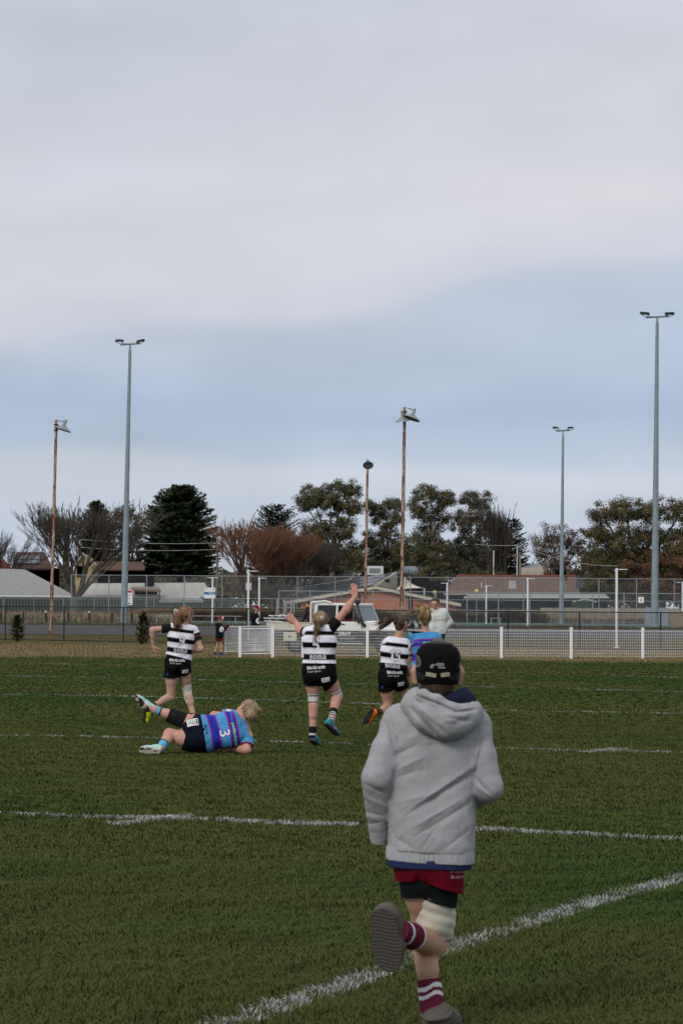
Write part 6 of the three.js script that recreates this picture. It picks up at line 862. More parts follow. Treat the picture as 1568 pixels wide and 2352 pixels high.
// ---------------------------------------------------------------- the players
const stripedJersey = (num, nx = 0, slogan = 'sona', sx = 0) => canvasTexture(1000, 600, (c) => {
  for (const ox of [0, 500]) {
    c.fillStyle = '#e6e4ee'; c.fillRect(ox, 0, 500, 600);
    const stripe = (y, h) => { c.fillStyle = '#0c0b0d'; c.fillRect(ox, y, 500, h); c.fillRect(ox, y - 8, 500, 2.5); c.fillRect(ox, y + h + 6, 500, 2.5); };
    stripe(66, 46); stripe(204, 62); stripe(346, 66); c.fillStyle = '#0c0b0d'; c.fillRect(ox, 512, 500, 88);
  }
  c.textAlign = 'center'; c.lineJoin = 'round'; c.font = 'bold 200px sans-serif'; c.save(); c.translate(250 + nx, 304); c.scale(.82, 1); c.strokeStyle = '#1a191c'; c.lineWidth = 13; c.strokeText(num, 0, 0); c.strokeStyle = '#e6e4ee'; c.lineWidth = 6; c.strokeText(num, 0, 0); c.fillStyle = '#e6e4ee'; c.fillText(num, 0, 0); c.restore();
  c.fillStyle = '#d8d6de'; c.font = 'bold 88px serif'; c.fillText(slogan, 240 + sx, 402);
});
const clubShorts = (lx = 0) => canvasTexture(1000, 400, (c) => {
  c.fillStyle = '#0b0b0d'; c.fillRect(0, 0, 1000, 400); c.fillStyle = '#e4e4e8'; c.textAlign = 'left'; c.save(); c.translate(112 + lx, 116); c.rotate(-.08); c.font = 'bold 54px sans-serif'; c.fillText('McGrath', 0, 0); c.font = '27px sans-serif'; c.fillText('Estate Agents', 6, 36); c.restore();
  c.save(); c.translate(330, 236); c.rotate(-.22); c.fillStyle = '#e2dfe0'; c.fillRect(-48, -28, 100, 56); c.fillStyle = '#8c1c2a'; c.font = 'bold 17px sans-serif'; c.textAlign = 'center'; c.fillText("CHRISTIE'S", 2, -6); c.fillStyle = '#b0505a'; c.font = 'bold 13px sans-serif'; c.fillText('AUCTIONS', 2, 12); c.restore(); c.fillStyle = '#2b5aa8'; c.fillRect(90, 290, 12, 30);
});
const blueJersey = (num, word, nx = 0) => canvasTexture(1000, 600, (c) => {
  for (const ox of [0, 500]) { const bands = [[0, 96, '#4a90c6'], [96, 108, '#a3277f'], [108, 186, '#2430a0'], [186, 198, '#a3277f'], [198, 310, '#4a92ca'], [310, 322, '#a3277f'], [322, 404, '#2430a0'], [404, 416, '#a3277f'], [416, 500, '#4a90c6'], [500, 512, '#a3277f'], [512, 600, '#232d98']]; for (const [a, b, k] of bands) { c.fillStyle = k; c.beginPath(); c.moveTo(ox, a + 34); c.quadraticCurveTo(ox + 250, a - 22, ox + 500, a + 8); c.lineTo(ox + 500, b + 10); c.quadraticCurveTo(ox + 250, b - 20, ox, b + 36); c.fill(); } c.globalAlpha = .35; c.lineWidth = 5; for (let i = 0; i < 26; i++) { c.strokeStyle = i % 2 ? '#3c6fb4' : '#86bfe6'; c.beginPath(); c.moveTo(ox + 20 * i - 30, 206); c.lineTo(ox + 20 * i + 22, 300); c.stroke(); c.beginPath(); c.moveTo(ox + 20 * i + 10, 424); c.lineTo(ox + 20 * i - 36, 494); c.stroke(); } c.globalAlpha = 1; c.strokeStyle = '#171d5c'; c.lineWidth = 3; for (const y of [94, 200, 308, 418, 498]) { c.beginPath(); c.moveTo(ox, y + 34); c.quadraticCurveTo(ox + 250, y - 22, ox + 500, y + 8); c.stroke(); } }
  c.textAlign = 'left'; c.font = '50px sans-serif'; c.fillStyle = '#8d7cc8'; c.fillText('fitness', 62, 162); c.font = 'bold 50px sans-serif'; c.fillStyle = '#a6e04a'; c.fillText('perfection', 212, 162); c.strokeStyle = '#a6e04a'; c.lineWidth = 6; c.beginPath(); c.ellipse(46, 168, 12, 22, .6, 0, 7); c.moveTo(40, 158); c.quadraticCurveTo(54, 130, 46, 112); c.stroke();
  c.textAlign = 'center'; c.font = 'bold 160px sans-serif'; c.lineJoin = 'round'; c.strokeStyle = '#1c2470'; c.lineWidth = 15; c.strokeText(num, 250 + nx, 312); c.fillStyle = '#e8e8ee'; c.fillText(num, 250 + nx, 312); c.fillStyle = '#10142c'; c.font = 'bold 22px sans-serif'; c.fillText('D>', 250, 62); c.font = 'bold 52px sans-serif'; c.fillText(word, 250, 476);
});
const blackSleeve = () => [.010, .010, .011], bootCell = .008;
const pale = [.50, .295, .215], rosy = [.54, .28, .21], tan = [.46, .26, .175];
const tape = (parent, name, a, b, t0, t1, r0, r1, stripes) => band(parent, name, a, b, t0, t1, r0, r1, { color: (t) => (stripes && (Math.abs(t - .22) < .06 || Math.abs(t - .78) < .06) ? [.05, .05, .05] : [.62, .60, .57]), disp: (x, y, z) => (fbm(x * 40, y * 40, z * 40, 2) - .5) * .006, cell: .006 });

{ // number 5, both arms raised
  const Z = 29.2, base = onGround(735, Z), o = person('player in black and white hoops number 5 running with both arms raised', base, 'players in black and white hoops'), A = (x, y, dz = 0) => at(627.2 + x * .28, 1304.6 + y * .28, Z + dz).sub(base);
  const J = { head: A(388, 432), shL: A(300, 528, .01), shR: A(462, 500, .0), elL: A(222, 518, .19), wrL: A(186, 446, .27), elR: A(598, 345, .02), wrR: A(672, 232, .04), hipL: A(318, 862), hipR: A(436, 866), knL: A(332, 1080, .03), anL: A(324, 1372, -.03), knR: A(528, 1052, .12), anR: A(480, 1235, -.20), heL: A(318, 1420, -.06), toL: A(378, 1468, .09), heR: A(434, 1285, -.26), toR: A(530, 1375, -.16) };
  const sk = skeleton(J, 1.06, { arm: 1.02, leg: 1.04, hips: 1.04, bust: true }), hd = headBones(J.head, V(.12, .02, -1), V(.02, 1, 0));
  bodyMesh(o, sk, hd, [handBones(J.wrL, A(132, 398, .30).sub(J.wrL), V(.3, .1, -1), 1, .16, 1, .22), handBones(J.wrR, A(664, 140, .05).sub(J.wrR), V(-.35, .1, -1), 1, .12, 1, .06)], rosy, .0105);
  jerseyMesh(o, sk, { frame: torsoFrame(sk), mat: fabric({ map: stripedJersey('5', -36), roughness: .8 }), hem: .120, inflate: .014 });
  sleeveMesh(o, J.shL, J.elL, .55, .074, .070, { color: (t) => (t > .55 ? [.03, .02, .03] : [.72, .71, .76]) }); sleeveMesh(o, J.shR, J.elR, .48, .080, .070, { color: blackSleeve });
  shortsMesh(o, sk, .42, .40, { frame: hipFrame(sk), mat: fabric({ map: clubShorts(-10), roughness: .8 }), inflate: .012, top: .18, tiltL: V(0, 0, 0), tiltR: V(.3, .25, 0) });
  hair(o, hd, [B(hd.p(-.005, .035, -.10), hd.p(-.01, .0, -.135), .034, .038, .02), B(hd.p(-.01, .0, -.135), hd.p(-.02, -.09, -.14), .040, .036, .02), B(hd.p(-.02, -.09, -.14), hd.p(-.035, -.20, -.13), .036, .012, .02)], [.10, .065, .035], [.32, .21, .115], { wisps: 160, seed: 51, nape: true });
  part('hair_ribbon', [tube([hd.p(.0, .06, -.118), hd.p(.03, .035, -.13), hd.p(.028, -.01, -.14), hd.p(.01, -.03, -.15)], .006, 16, 6), tube([hd.p(.01, .05, -.12), hd.p(.045, .06, -.12), hd.p(.05, .03, -.125)], .006, 12, 6)], M(.7, .7, .72), o);
  tape(o, 'knee_strapping', lerpV(J.hipL, J.knL, .76), lerpV(J.knL, J.anL, .14), 0, 1, .069, .062, true); tape(o, 'knee_strapping', lerpV(J.hipR, J.knR, .74), lerpV(J.hipR, J.knR, 1.05), 0, 1, .074, .066, true);
  const sockC = (t) => (t > .60 && t < .78 ? [.6, .6, .6] : [.012, .012, .014]), sockS = (t) => ((t * 7) % 1 > .62 && t > .35 ? [.62, .62, .62] : [.012, .012, .014]);
  band(o, 'sock', lerpV(J.knL, J.anL, .76), J.anL.clone().lerp(J.heL, .5), 0, 1, .045, .042, { color: sockC }); band(o, 'sock', lerpV(J.knR, J.anR, .62), lerpV(J.knR, J.anR, 1.12), 0, 1, .049, .042, { color: sockS });
  const teal = (x, y, z) => { const n = fbm(x * 16, y * 16, z * 16, 2); return n > .6 ? [.16, .13, .24] : [.03, .24, .30]; }, sole = () => [.035, .03, .03];
  shoe(o, 'boot', J.anL, J.heL, J.toL, V(-.2, -1, .35), { color: teal, soleColor: sole, studs: true, cell: bootCell }); shoe(o, 'boot', J.anR, J.heR, J.toR, V(-.55, -.55, 1), { color: teal, soleColor: sole, studs: true, cell: bootCell });
}
{ // number 9, running to the right
  const Z = 35, base = onGround(420, Z), o = person('player in black and white hoops number 9 with red ponytail and bandaged knee', base, 'players in black and white hoops'), A = (x, y, dz = 0) => at(282.2 + x * .22, 1367.3 + y * .22, Z + dz).sub(base);
  const J = { head: A(668, 202), shL: A(502, 340, -.04), shR: A(742, 360, .06), elL: A(312, 360, -.06), wrL: A(316, 530, .0), elR: A(815, 560, .02), wrR: A(722, 590, .22), hipL: A(512, 728, -.03), hipR: A(628, 728, .04), knL: A(502, 1065, .02), anL: A(312, 1158, -.18), knR: A(676, 1020, .14), anR: A(738, 1262, .02), heL: A(232, 1200, -.24), toL: A(214, 1372, -.20), heR: A(740, 1318, 0), toR: A(800, 1326, .2) };
  J.heR.y = .012; J.toR.y = .012;
  const sk = skeleton(J, 1.0, { arm: .98, leg: 1.04, bust: true }), hd = headBones(J.head, V(.85, -.04, -.62), V(.02, 1, 0));
  bodyMesh(o, sk, hd, [handBones(J.wrL, V(.35, -1, -.1), V(.8, .2, -.3), 1, 1.25, 1), handBones(J.wrR, V(-.7, -.05, -.7), V(0, .3, 1), 1, 1.2, 1)], pale, .0105); eyes(o, hd);
  jerseyMesh(o, sk, { frame: torsoFrame(sk), mat: fabric({ map: stripedJersey('9', -10), roughness: .8 }), hem: .115, hemTilt: -.12 });
  sleeveMesh(o, J.shL, J.elL, .50, .074, .066, { color: blackSleeve }); sleeveMesh(o, J.shR, J.elR, .56, .076, .068, { color: (t) => (t < .38 ? [.72, .71, .76] : t > .6 && t < .68 ? [.35, .03, .04] : [.010, .010, .011]) });
  shortsMesh(o, sk, .38, .30, { frame: hipFrame(sk), mat: fabric({ map: clubShorts(-30), roughness: .8 }), inflate: .012, top: .17 });
  hair(o, hd, [B(hd.p(.0, -.005, -.10), hd.p(.0, -.03, -.15), .045, .058, .03), B(hd.p(.0, -.03, -.15), hd.p(.0, -.11, -.16), .060, .055, .03), B(hd.p(.0, -.11, -.16), hd.p(-.01, -.20, -.12), .055, .026, .03), B(hd.p(.02, -.06, -.18), hd.p(.02, -.14, -.17), .04, .03, .03)], [.13, .06, .03], [.32, .16, .08], { wisps: 260, seed: 52, rough: .04, nape: true });
  part('hair_ribbon', [tube([hd.p(-.02, .05, -.13), hd.p(-.05, .07, -.17), hd.p(-.04, .04, -.19)], .009, 14, 6), tube([hd.p(-.02, .04, -.13), hd.p(-.06, .04, -.16), hd.p(-.07, .02, -.18)], .008, 14, 6)], M(.62, .62, .68), o);
  part('knee_bandage', skinMesh([B(lerpV(J.hipR, J.knR, .70), J.knR, .074, .064, .02), B(J.knR, lerpV(J.knR, J.anR, .42), .064, .062, .02)], .007, { cuts: [cutAt(J.knR, J.hipR, .30), cutAt(J.knR, J.anR, .42)], disp: (x, y, z) => (fbm(x * 30, y * 30, z * 30, 2) - .5) * .008, color: (x, y, z) => { const n = fbm(x * 26, y * 26, z * 26, 2); return n > .68 ? [.42, .26, .18] : [.60, .58, .53]; } }), vcMat, o);
  band(o, 'sock', lerpV(J.knR, J.anR, .88), J.anR.clone().lerp(J.heR, .5), 0, 1, .042, .042, { color: () => [.012, .012, .014] }); band(o, 'sock', lerpV(J.knL, J.anL, .86), lerpV(J.knL, J.anL, 1.12), 0, 1, .044, .042, { color: () => [.012, .012, .014] });
  const lime = () => [.52, .58, .02], dk = () => [.03, .025, .02];
  shoe(o, 'boot', J.anL, J.heL, J.toL, V(-1, .0, .65), { color: lime, soleColor: dk, studs: true, cell: bootCell }); shoe(o, 'boot', J.anR, J.heR, J.toR, V(0, -1, 0), { color: lime, soleColor: dk, studs: true, cell: bootCell });
}
{ // number 15
  const Z = 32.4, base = onGround(905, Z), o = person('player in black and white hoops number 15 with dark ponytail and orange boots', base, 'players in black and white hoops'), A = (x, y, dz = 0) => at(627.2 + x * .28, 1304.6 + y * .28, Z + dz).sub(base);
  const J = { head: A(1056, 455, .04), shL: A(934, 612, -.06), shR: A(1078, 612, .06), elL: A(892, 712, .10), wrL: A(930, 740, .30), elR: A(1088, 762, .03), wrR: A(1126, 890, .10), hipL: A(918, 896, -.04), hipR: A(1028, 896, .04), knL: A(944, 1148, .04), anL: A(858, 1184, -.30), knR: A(1088, 1105, .18), anR: A(1110, 1330, .05), heL: A(812, 1166, -.36), toL: A(744, 1276, -.32), heR: A(1108, 1362, .02), toR: A(1130, 1362, .24) };
  J.heR.y = .012; J.toR.y = .012; J.anR.y = .09;
  const sk = skeleton(J, 1.02, { arm: 1, leg: 1.06, bust: true }), hd = headBones(J.head, V(.75, -.08, -.7), V(.02, 1, 0));
  bodyMesh(o, sk, hd, [handBones(J.wrL, V(.3, .2, -1), V(0, -1, 0), -1, 1.1, 1), handBones(J.wrR, V(.15, -1, -.1), V(-.8, 0, -.4), -1, .9, 1)], tan, .0105);
  jerseyMesh(o, sk, { frame: torsoFrame(sk), mat: fabric({ map: stripedJersey('15', -60, 'sona', -60), roughness: .8 }), hem: .125 });
  sleeveMesh(o, J.shL, J.elL, .52, .074, .068, { color: (t) => (t > .6 ? [.012, .012, .013] : [.72, .71, .76]) }); sleeveMesh(o, J.shR, J.elR, .50, .077, .072, { color: (t) => (t > .72 ? [.012, .012, .013] : [.72, .71, .76]) });
  shortsMesh(o, sk, .42, .42, { frame: hipFrame(sk), mat: fabric({ map: clubShorts(0), roughness: .8 }), inflate: .012, top: .18 });
  hair(o, hd, [B(hd.p(0, .05, -.11), hd.p(-.02, .06, -.16), .032, .036, .02), B(hd.p(-.02, .06, -.16), A(930, 440, .0), .042, .046, .03), B(A(930, 440, 0), A(882, 490, -.02), .044, .026, .03), B(A(940, 430, 0), A(870, 450, .02), .03, .012, .03)], [.028, .017, .011], [.085, .05, .03], { wisps: 240, seed: 53, rough: .024, nape: true });
  part('hair_tie', new THREE.TorusGeometry(.03, .012, 8, 16).rotateY(1.2).translate(hd.p(0, .055, -.135).x, hd.p(0, .055, -.135).y, hd.p(0, .055, -.135).z), M(.6, .55, .6), o);
  band(o, 'sock', lerpV(J.knL, J.anL, .84), lerpV(J.knL, J.anL, 1.12), 0, 1, .046, .044, { color: () => [.012, .012, .014] }); band(o, 'sock', lerpV(J.knR, J.anR, .80), J.anR.clone().lerp(J.heR, .5), 0, 1, .044, .043, { color: () => [.012, .012, .014] });
  const orange = () => [.74, .15, .015], dk = () => [.02, .02, .02];
  shoe(o, 'boot', J.anL, J.heL, J.toL, V(-.85, .35, .8), { color: orange, soleColor: dk, studs: true, cell: bootCell }); shoe(o, 'boot', J.anR, J.heR, J.toR, V(0, -1, 0), { color: orange, soleColor: dk, studs: true, cell: bootCell });
}
{ // blue and purple number 7, partly behind the boy
  const Z = 36.5, base = onGround(975, Z), o = person('player in light blue and purple jersey with curly bun, chased by number 15', base, 'players in blue and purple'), A = (x, y, dz = 0) => at(627.2 + x * .28, 1304.6 + y * .28, Z + dz).sub(base);
  const J = { head: A(1245, 412), shL: A(1146, 556, 0), shR: A(1346, 566, 0), elL: A(1120, 690, .08), wrL: A(1180, 740, .28), elR: A(1376, 700, .06), wrR: A(1330, 750, .26), hipL: A(1192, 838), hipR: A(1296, 838), knL: A(1190, 1040, .05), anL: A(1172, 985, -.33), knR: A(1310, 1040, .2), anR: A(1310, 1210, .05), heL: A(1165, 945, -.38), toL: A(1160, 1010, -.42), heR: A(1308, 1250, 0), toR: A(1320, 1250, .2) };
  J.heR.y = .012; J.toR.y = .012; J.anR.y = .09; J.knL.y = .50; J.knR.y = .52; J.anL.y = .52; J.heL.y = .58; J.toL.y = .40;
  const sk = skeleton(J, 1.06, { bust: true }), hd = headBones(J.head, V(.15, -.04, -1), V(0, 1, 0));
  bodyMesh(o, sk, hd, [handBones(J.wrL, V(.3, .2, -1), V(0, -1, 0), -1, 1, 1), handBones(J.wrR, V(-.3, .2, -1), V(0, -1, 0), 1, 1, 1)], pale, .0115);
  jerseyMesh(o, sk, { frame: torsoFrame(sk), mat: fabric({ map: blueJersey('7', 'N'), roughness: .75 }), hem: .0, cell: .009 });
  const blueSleeve = (t) => (t > .84 ? [.30, .018, .17] : t > .55 ? [.60, .58, .66] : t > .46 ? [.30, .018, .17] : [.07, .28, .52]);
  sleeveMesh(o, J.shL, J.elL, .62, .078, .072, { color: blueSleeve }); sleeveMesh(o, J.shR, J.elR, .62, .078, .072, { color: blueSleeve });
  shortsMesh(o, sk, .45, .45, { mat: cloth(.010, .012, .03), inflate: .014, top: .12, cell: .009 });
  hair(o, hd, [B(hd.p(-.02, .11, -.05), hd.p(.03, .12, -.04), .055, .05, .03), B(hd.p(-.06, .13, -.05), hd.p(-.14, .11, -.07), .034, .014, .03), B(hd.p(.02, .15, -.05), hd.p(-.04, .17, -.04), .036, .03, .03), B(hd.p(.06, .10, -.06), hd.p(.05, .03, -.11), .03, .018, .02), B(hd.p(-.03, .09, -.09), hd.p(-.04, .03, -.12), .026, .014, .02)], [.075, .04, .022], [.46, .30, .13], { wisps: 320, seed: 54, rough: .05, nape: true });
  band(o, 'sock', lerpV(J.knL, J.anL, .62), J.anL, 0, 1, .05, .044, { color: () => [.10, .42, .66] }); band(o, 'sock', lerpV(J.knR, J.anR, .6), J.anR.clone().lerp(J.heR, .5), 0, 1, .05, .044, { color: () => [.10, .42, .66] });
  shoe(o, 'boot', J.anL, J.heL, J.toL, V(-.3, .2, 1), { color: () => [.05, .20, .24], soleColor: () => [.02, .02, .02], studs: true, cell: bootCell }); shoe(o, 'boot', J.anR, J.heR, J.toR, V(0, -1, 0), { color: () => [.05, .20, .24], soleColor: () => [.02, .02, .02], studs: true, cell: bootCell });
}
{ // number 3 on the ground
  const Z = 27.6, base = onGround(450, Z), o = person('fallen player in light blue and purple jersey number 3 lying on the grass', base, 'players in blue and purple'), A = (x, y, dz = 0) => at(282.2 + x * .22, 1367.3 + y * .22, Z + dz).sub(base);
  const J = { head: A(1300, 1195, .10), shL: A(1160, 1262, .10), shR: A(1300, 1500, .02), elL: A(952, 1258, .14), wrL: A(1010, 1330, .34), elR: A(1290, 1612, -.06), wrR: A(1130, 1600, .10), hipL: A(800, 1376, .04), hipR: A(760, 1540, -.02), knL: A(560, 1278, .04), anL: A(342, 1195, .02), knR: A(486, 1448, -.02), anR: A(408, 1580, -.22), heL: A(262, 1200, .0), toL: A(128, 1058, .02), heR: A(378, 1628, -.28), toR: A(176, 1618, -.22) };
  const sk = skeleton(J, 1.08, { arm: 1.05, leg: 1.12, hips: 1.06, bust: true }), hd = headBones(J.head, V(-.55, .10, -.8), V(.62, .75, .1));
  bodyMesh(o, sk, hd, [handBones(J.wrL, V(.3, -.6, -.6), V(0, 0, 1), 1, .6, 1), handBones(J.wrR, V(-1, -.02, -.2), V(0, -1, 0), 1, .3, 1)], rosy, .0105);
  jerseyMesh(o, sk, { frame: torsoFrame(sk), mat: fabric({ map: blueJersey('3', 'NEW', 70), roughness: .75 }), hem: .07, inflate: .016, cell: .009 });
  const sl = (t) => (t > .90 ? [.30, .018, .17] : t > .70 ? [.07, .30, .56] : t > .62 ? [.30, .018, .17] : t > .2 ? [.64, .62, .66] : t > .12 ? [.30, .018, .17] : [.07, .30, .56]);
  sleeveMesh(o, J.shL, J.elL, .58, .086, .082, { color: sl }); sleeveMesh(o, J.shR, J.elR, .62, .080, .076, { color: (t) => (t > .88 ? [.30, .018, .17] : [.07, .30, .56]) });
  const st = canvasTexture(1000, 400, (c) => { c.fillStyle = '#0d1020'; c.fillRect(0, 0, 1000, 400); c.save(); c.translate(134, 196); c.fillStyle = '#dcdcde'; c.fillRect(-46, -66, 92, 132); c.fillStyle = '#2f8f5a'; c.font = 'bold 20px sans-serif'; c.textAlign = 'center'; for (let i = 0; i < 4; i++) c.fillRect(-34, -30 + i * 22, 52 + (i % 2) * 12, 9); c.fillStyle = '#101014'; c.fillRect(-36, -58, 64, 14); c.strokeStyle = '#b0304a'; c.lineWidth = 5; c.beginPath(); c.moveTo(30, -50); c.lineTo(6, 44); c.stroke(); c.restore(); });
  shortsMesh(o, sk, .36, .40, { frame: hipFrame(sk), mat: fabric({ map: st, roughness: .8 }), inflate: .014, top: .13, leg: 1.06 });
  hair(o, hd, [B(hd.p(.0, .0, -.10), hd.p(.01, -.05, -.13), .05, .05, .03), B(hd.p(.01, -.05, -.13), A(1388, 1300, .02), .05, .02, .03), B(hd.p(.03, .02, -.09), A(1420, 1200, .03), .06, .03, .04)], [.15, .10, .055], [.36, .25, .13], { wisps: 90, seed: 55, rough: .022, nape: true });
  part('knee_sleeve', skinMesh([B(lerpV(J.hipL, J.knL, .62), J.knL, .098, .088, .02), B(J.knL, lerpV(J.knL, J.anL, .40), .088, .082, .02)], .007, { cuts: [cutAt(J.knL, J.hipL, .36), cutAt(J.knL, J.anL, .40)], disp: (x, y, z) => (fbm(x * 30, y * 30, z * 30, 2) - .5) * .008 }), cloth(.010, .009, .009, .85), o);
  const sock = (t) => (t < .18 ? [.012, .016, .03] : [.10, .40, .64]);
  band(o, 'sock', lerpV(J.knL, J.anL, .74), lerpV(J.knL, J.anL, 1.10), 0, 1, .052, .046, { color: sock }); band(o, 'sock', lerpV(J.knR, J.anR, .70), lerpV(J.knR, J.anR, 1.10), 0, 1, .056, .048, { color: sock });
  const mint = (x, y, z) => (fbm(x * 14, y * 14, z * 14, 2) > .62 ? [.62, .64, .6] : [.30, .58, .50]), mud = (x, y, z) => (fbm(x * 24 + 3, y * 24, z * 24, 3) > .48 ? [.045, .022, .014] : [.58, .55, .46]);
  shoe(o, 'boot', J.anL, J.heL, J.toL, V(-.75, -.45, 1), { color: mint, soleColor: mud, studs: true, cell: bootCell, s: 1.05 }); shoe(o, 'boot', J.anR, J.heR, J.toR, V(-.1, -.55, 1), { color: mint, soleColor: mud, studs: true, cell: bootCell, s: 1.05 });
}
// ---------------------------------------------------------------- people off the ball
const capOn = (parent, hd, col, front) => { const C = hd.p(0, .042, -.006), f0 = (x, y, z) => { const p = V(x, y, z).sub(C), a = p.dot(hd.r) / .096, b = p.dot(hd.u) / (p.dot(hd.u) > 0 ? .088 : .16), c = p.dot(hd.f) / .108; return (Math.hypot(a, b, c) - 1) * .09; }; const cap = part('cap', skinMesh([B(C, C, .13)], .008, { f: f0, cuts: [plane(hd.p(0, .012, 0), hd.u.clone().negate())], color: (x, y, z) => (V(x, y, z).sub(C).dot(hd.f) > .03 && front ? front : col) }), vcMat, parent); const bm = part('brim', new THREE.CylinderGeometry(.095, .095, .008, 24, 1, false, -1.25, 2.5).scale(1, 1, 1.35), M(...col, .8), cap); bm.position.copy(hd.p(0, .022, .055)); bm.quaternion.setFromRotationMatrix(new THREE.Matrix4().makeBasis(hd.r.clone().negate(), hd.u, hd.f)); };
function hoodieMesh(parent, sk, color, o = {}) {
  const J = sk.J, hem = plane(sk.hipM.clone().addScaledVector(sk.U, o.hem ?? -.05), sk.U.clone().negate()), sl = (s, e, w) => [B(s, e, .066 * sk.g, .062 * sk.g, .04), B(e, w, .060 * sk.g, .042 * sk.g, .03)], skirt = [B(sk.addh(sk.hipM, -.075, .16, 0), sk.addh(sk.hipM, -.075, -.06, -.01), .118 * sk.g, .120 * sk.g, .04), B(sk.addh(sk.hipM, .075, .16, 0), sk.addh(sk.hipM, .075, -.06, -.01), .118 * sk.g, .120 * sk.g, .04)];
  part('hoodie', skinMesh([...sk.torso, ...sk.neck.slice(1), ...skirt, ...sl(J.shL, J.elL, J.wrL), ...sl(J.shR, J.elR, J.wrR)], o.cell ?? .014, { inflate: .022, cuts: [hem], frame: o.frame, disp: (x, y, z) => (fbm(x * 9, y * 9, z * 9, 3) - .5) * .036 }), o.mat ?? M(...color, .9), parent);
  const n = sk.shM.clone().addScaledVector(sk.U, .055); part('hood', skinMesh([B(n.clone().addScaledVector(sk.R, -.075).addScaledVector(sk.F, .02), n.clone().addScaledVector(sk.F, -.085).addScaledVector(sk.U, -.02), .045, .058, .05), B(n.clone().addScaledVector(sk.R, .075).addScaledVector(sk.F, .02), n.clone().addScaledVector(sk.F, -.085).addScaledVector(sk.U, -.02), .045, .058, .05), B(n.clone().addScaledVector(sk.R, -.075).addScaledVector(sk.F, .02), n.clone().addScaledVector(sk.F, .085).addScaledVector(sk.U, -.05), .034, .026, .03), B(n.clone().addScaledVector(sk.R, .075).addScaledVector(sk.F, .02), n.clone().addScaledVector(sk.F, .085).addScaledVector(sk.U, -.05), .034, .026, .03)], o.cell ?? .014), o.mat && o.frame ? M(...color, .9) : o.mat ?? M(...color, .9), parent);
}
const plainShoe = (parent, an, he, to, c) => shoe(parent, 'shoe', an, he, to, V(0, -1, 0), { color: () => c, soleColor: () => [.4, .4, .4], cell: .009 });
{ // man in the pale hoodie, facing the camera, hand on hip
  const Z = 54, base = onGround(1001, Z), o = person('man in pale grey hoodie standing with hands on hips facing the camera', base), A = (x, y, dz = 0) => at(865.5 + x * .136, 1367.3 + y * .136, Z + dz).sub(base);
  const J = { head: A(980, 138, -.04), shL: A(1132, 300, 0), shR: A(876, 288, 0), elL: A(1215, 450, .10), wrL: A(1112, 580, -.06), elR: A(790, 440, .10), wrR: A(905, 580, -.06), hipL: A(1055, 640), hipR: A(945, 640), knL: A(1075, 1040, -.05), anL: A(1090, 1440, 0), knR: A(925, 1040, -.05), anR: A(905, 1440, 0) };
  for (const s of ['L', 'R']) { J['an' + s].y = .09; J['he' + s] = J['an' + s].clone().setY(.012).add(V(0, 0, -.05)); J['to' + s] = J['an' + s].clone().setY(.012).add(V(s === 'L' ? .06 : -.06, 0, .19)); }
  const sk = skeleton(J, 1.12, {}), hd = headBones(J.head, V(-.25, -.22, 1), V(0, 1, .1), 1.1);
  bodyMesh(o, sk, hd, [handBones(J.wrL, A(1050, 600, -.10).sub(J.wrL), V(-.3, -.2, -1), -1, .5, 1.1), handBones(J.wrR, A(955, 605, -.10).sub(J.wrR), V(.3, -.2, -1), 1, .5, 1.1)], [.54, .31, .215], .014, { handCell: .007, headCell: .007 }); eyes(o, hd);
  hair(o, hd, [], [.012, .010, .009], [.03, .024, .02], { rough: .004, cell: .008 });
  for (const s of [-1, 1]) { const c = hd.p(s * .031, .024, .094); part('eyebrow', rbox(.034, .008, .008, .003, c.x, c.y, c.z), M(.02, .015, .012), o); }
  hoodieMesh(o, sk, [.58, .59, .56], { hem: -.02, cell: .013 });
  part('trousers', skinMesh([...sk.torso.slice(6, 10), B(J.hipL, J.knL, .10, .075, .04), B(J.knL, J.anL, .075, .060, .03), B(J.hipR, J.knR, .10, .075, .04), B(J.knR, J.anR, .075, .060, .03)], .013, { inflate: .012, disp: (x, y, z) => (fbm(x * 10, y * 10, z * 10, 2) - .5) * .02, cuts: [plane(V(0, .07, 0), V(0, -1, 0))] }), M(.02, .02, .024, .9), o);
  plainShoe(o, J.anL, J.heL, J.toL, [.5, .5, .5]); plainShoe(o, J.anR, J.heR, J.toR, [.5, .5, .5]);
}
const clubBack = (bg) => canvasTexture(512, 300, (c) => { c.fillStyle = bg; c.fillRect(0, 0, 512, 300); c.fillStyle = '#d8d8da'; c.beginPath(); c.ellipse(128, 112, 34, 52, 0, 0, 7); c.fill(); c.fillStyle = bg; c.fillRect(104, 84, 20, 10); c.fillRect(132, 104, 18, 12); c.fillRect(106, 124, 30, 9); c.fillStyle = '#8a1628'; c.fillRect(210, 20, 12, 230); });
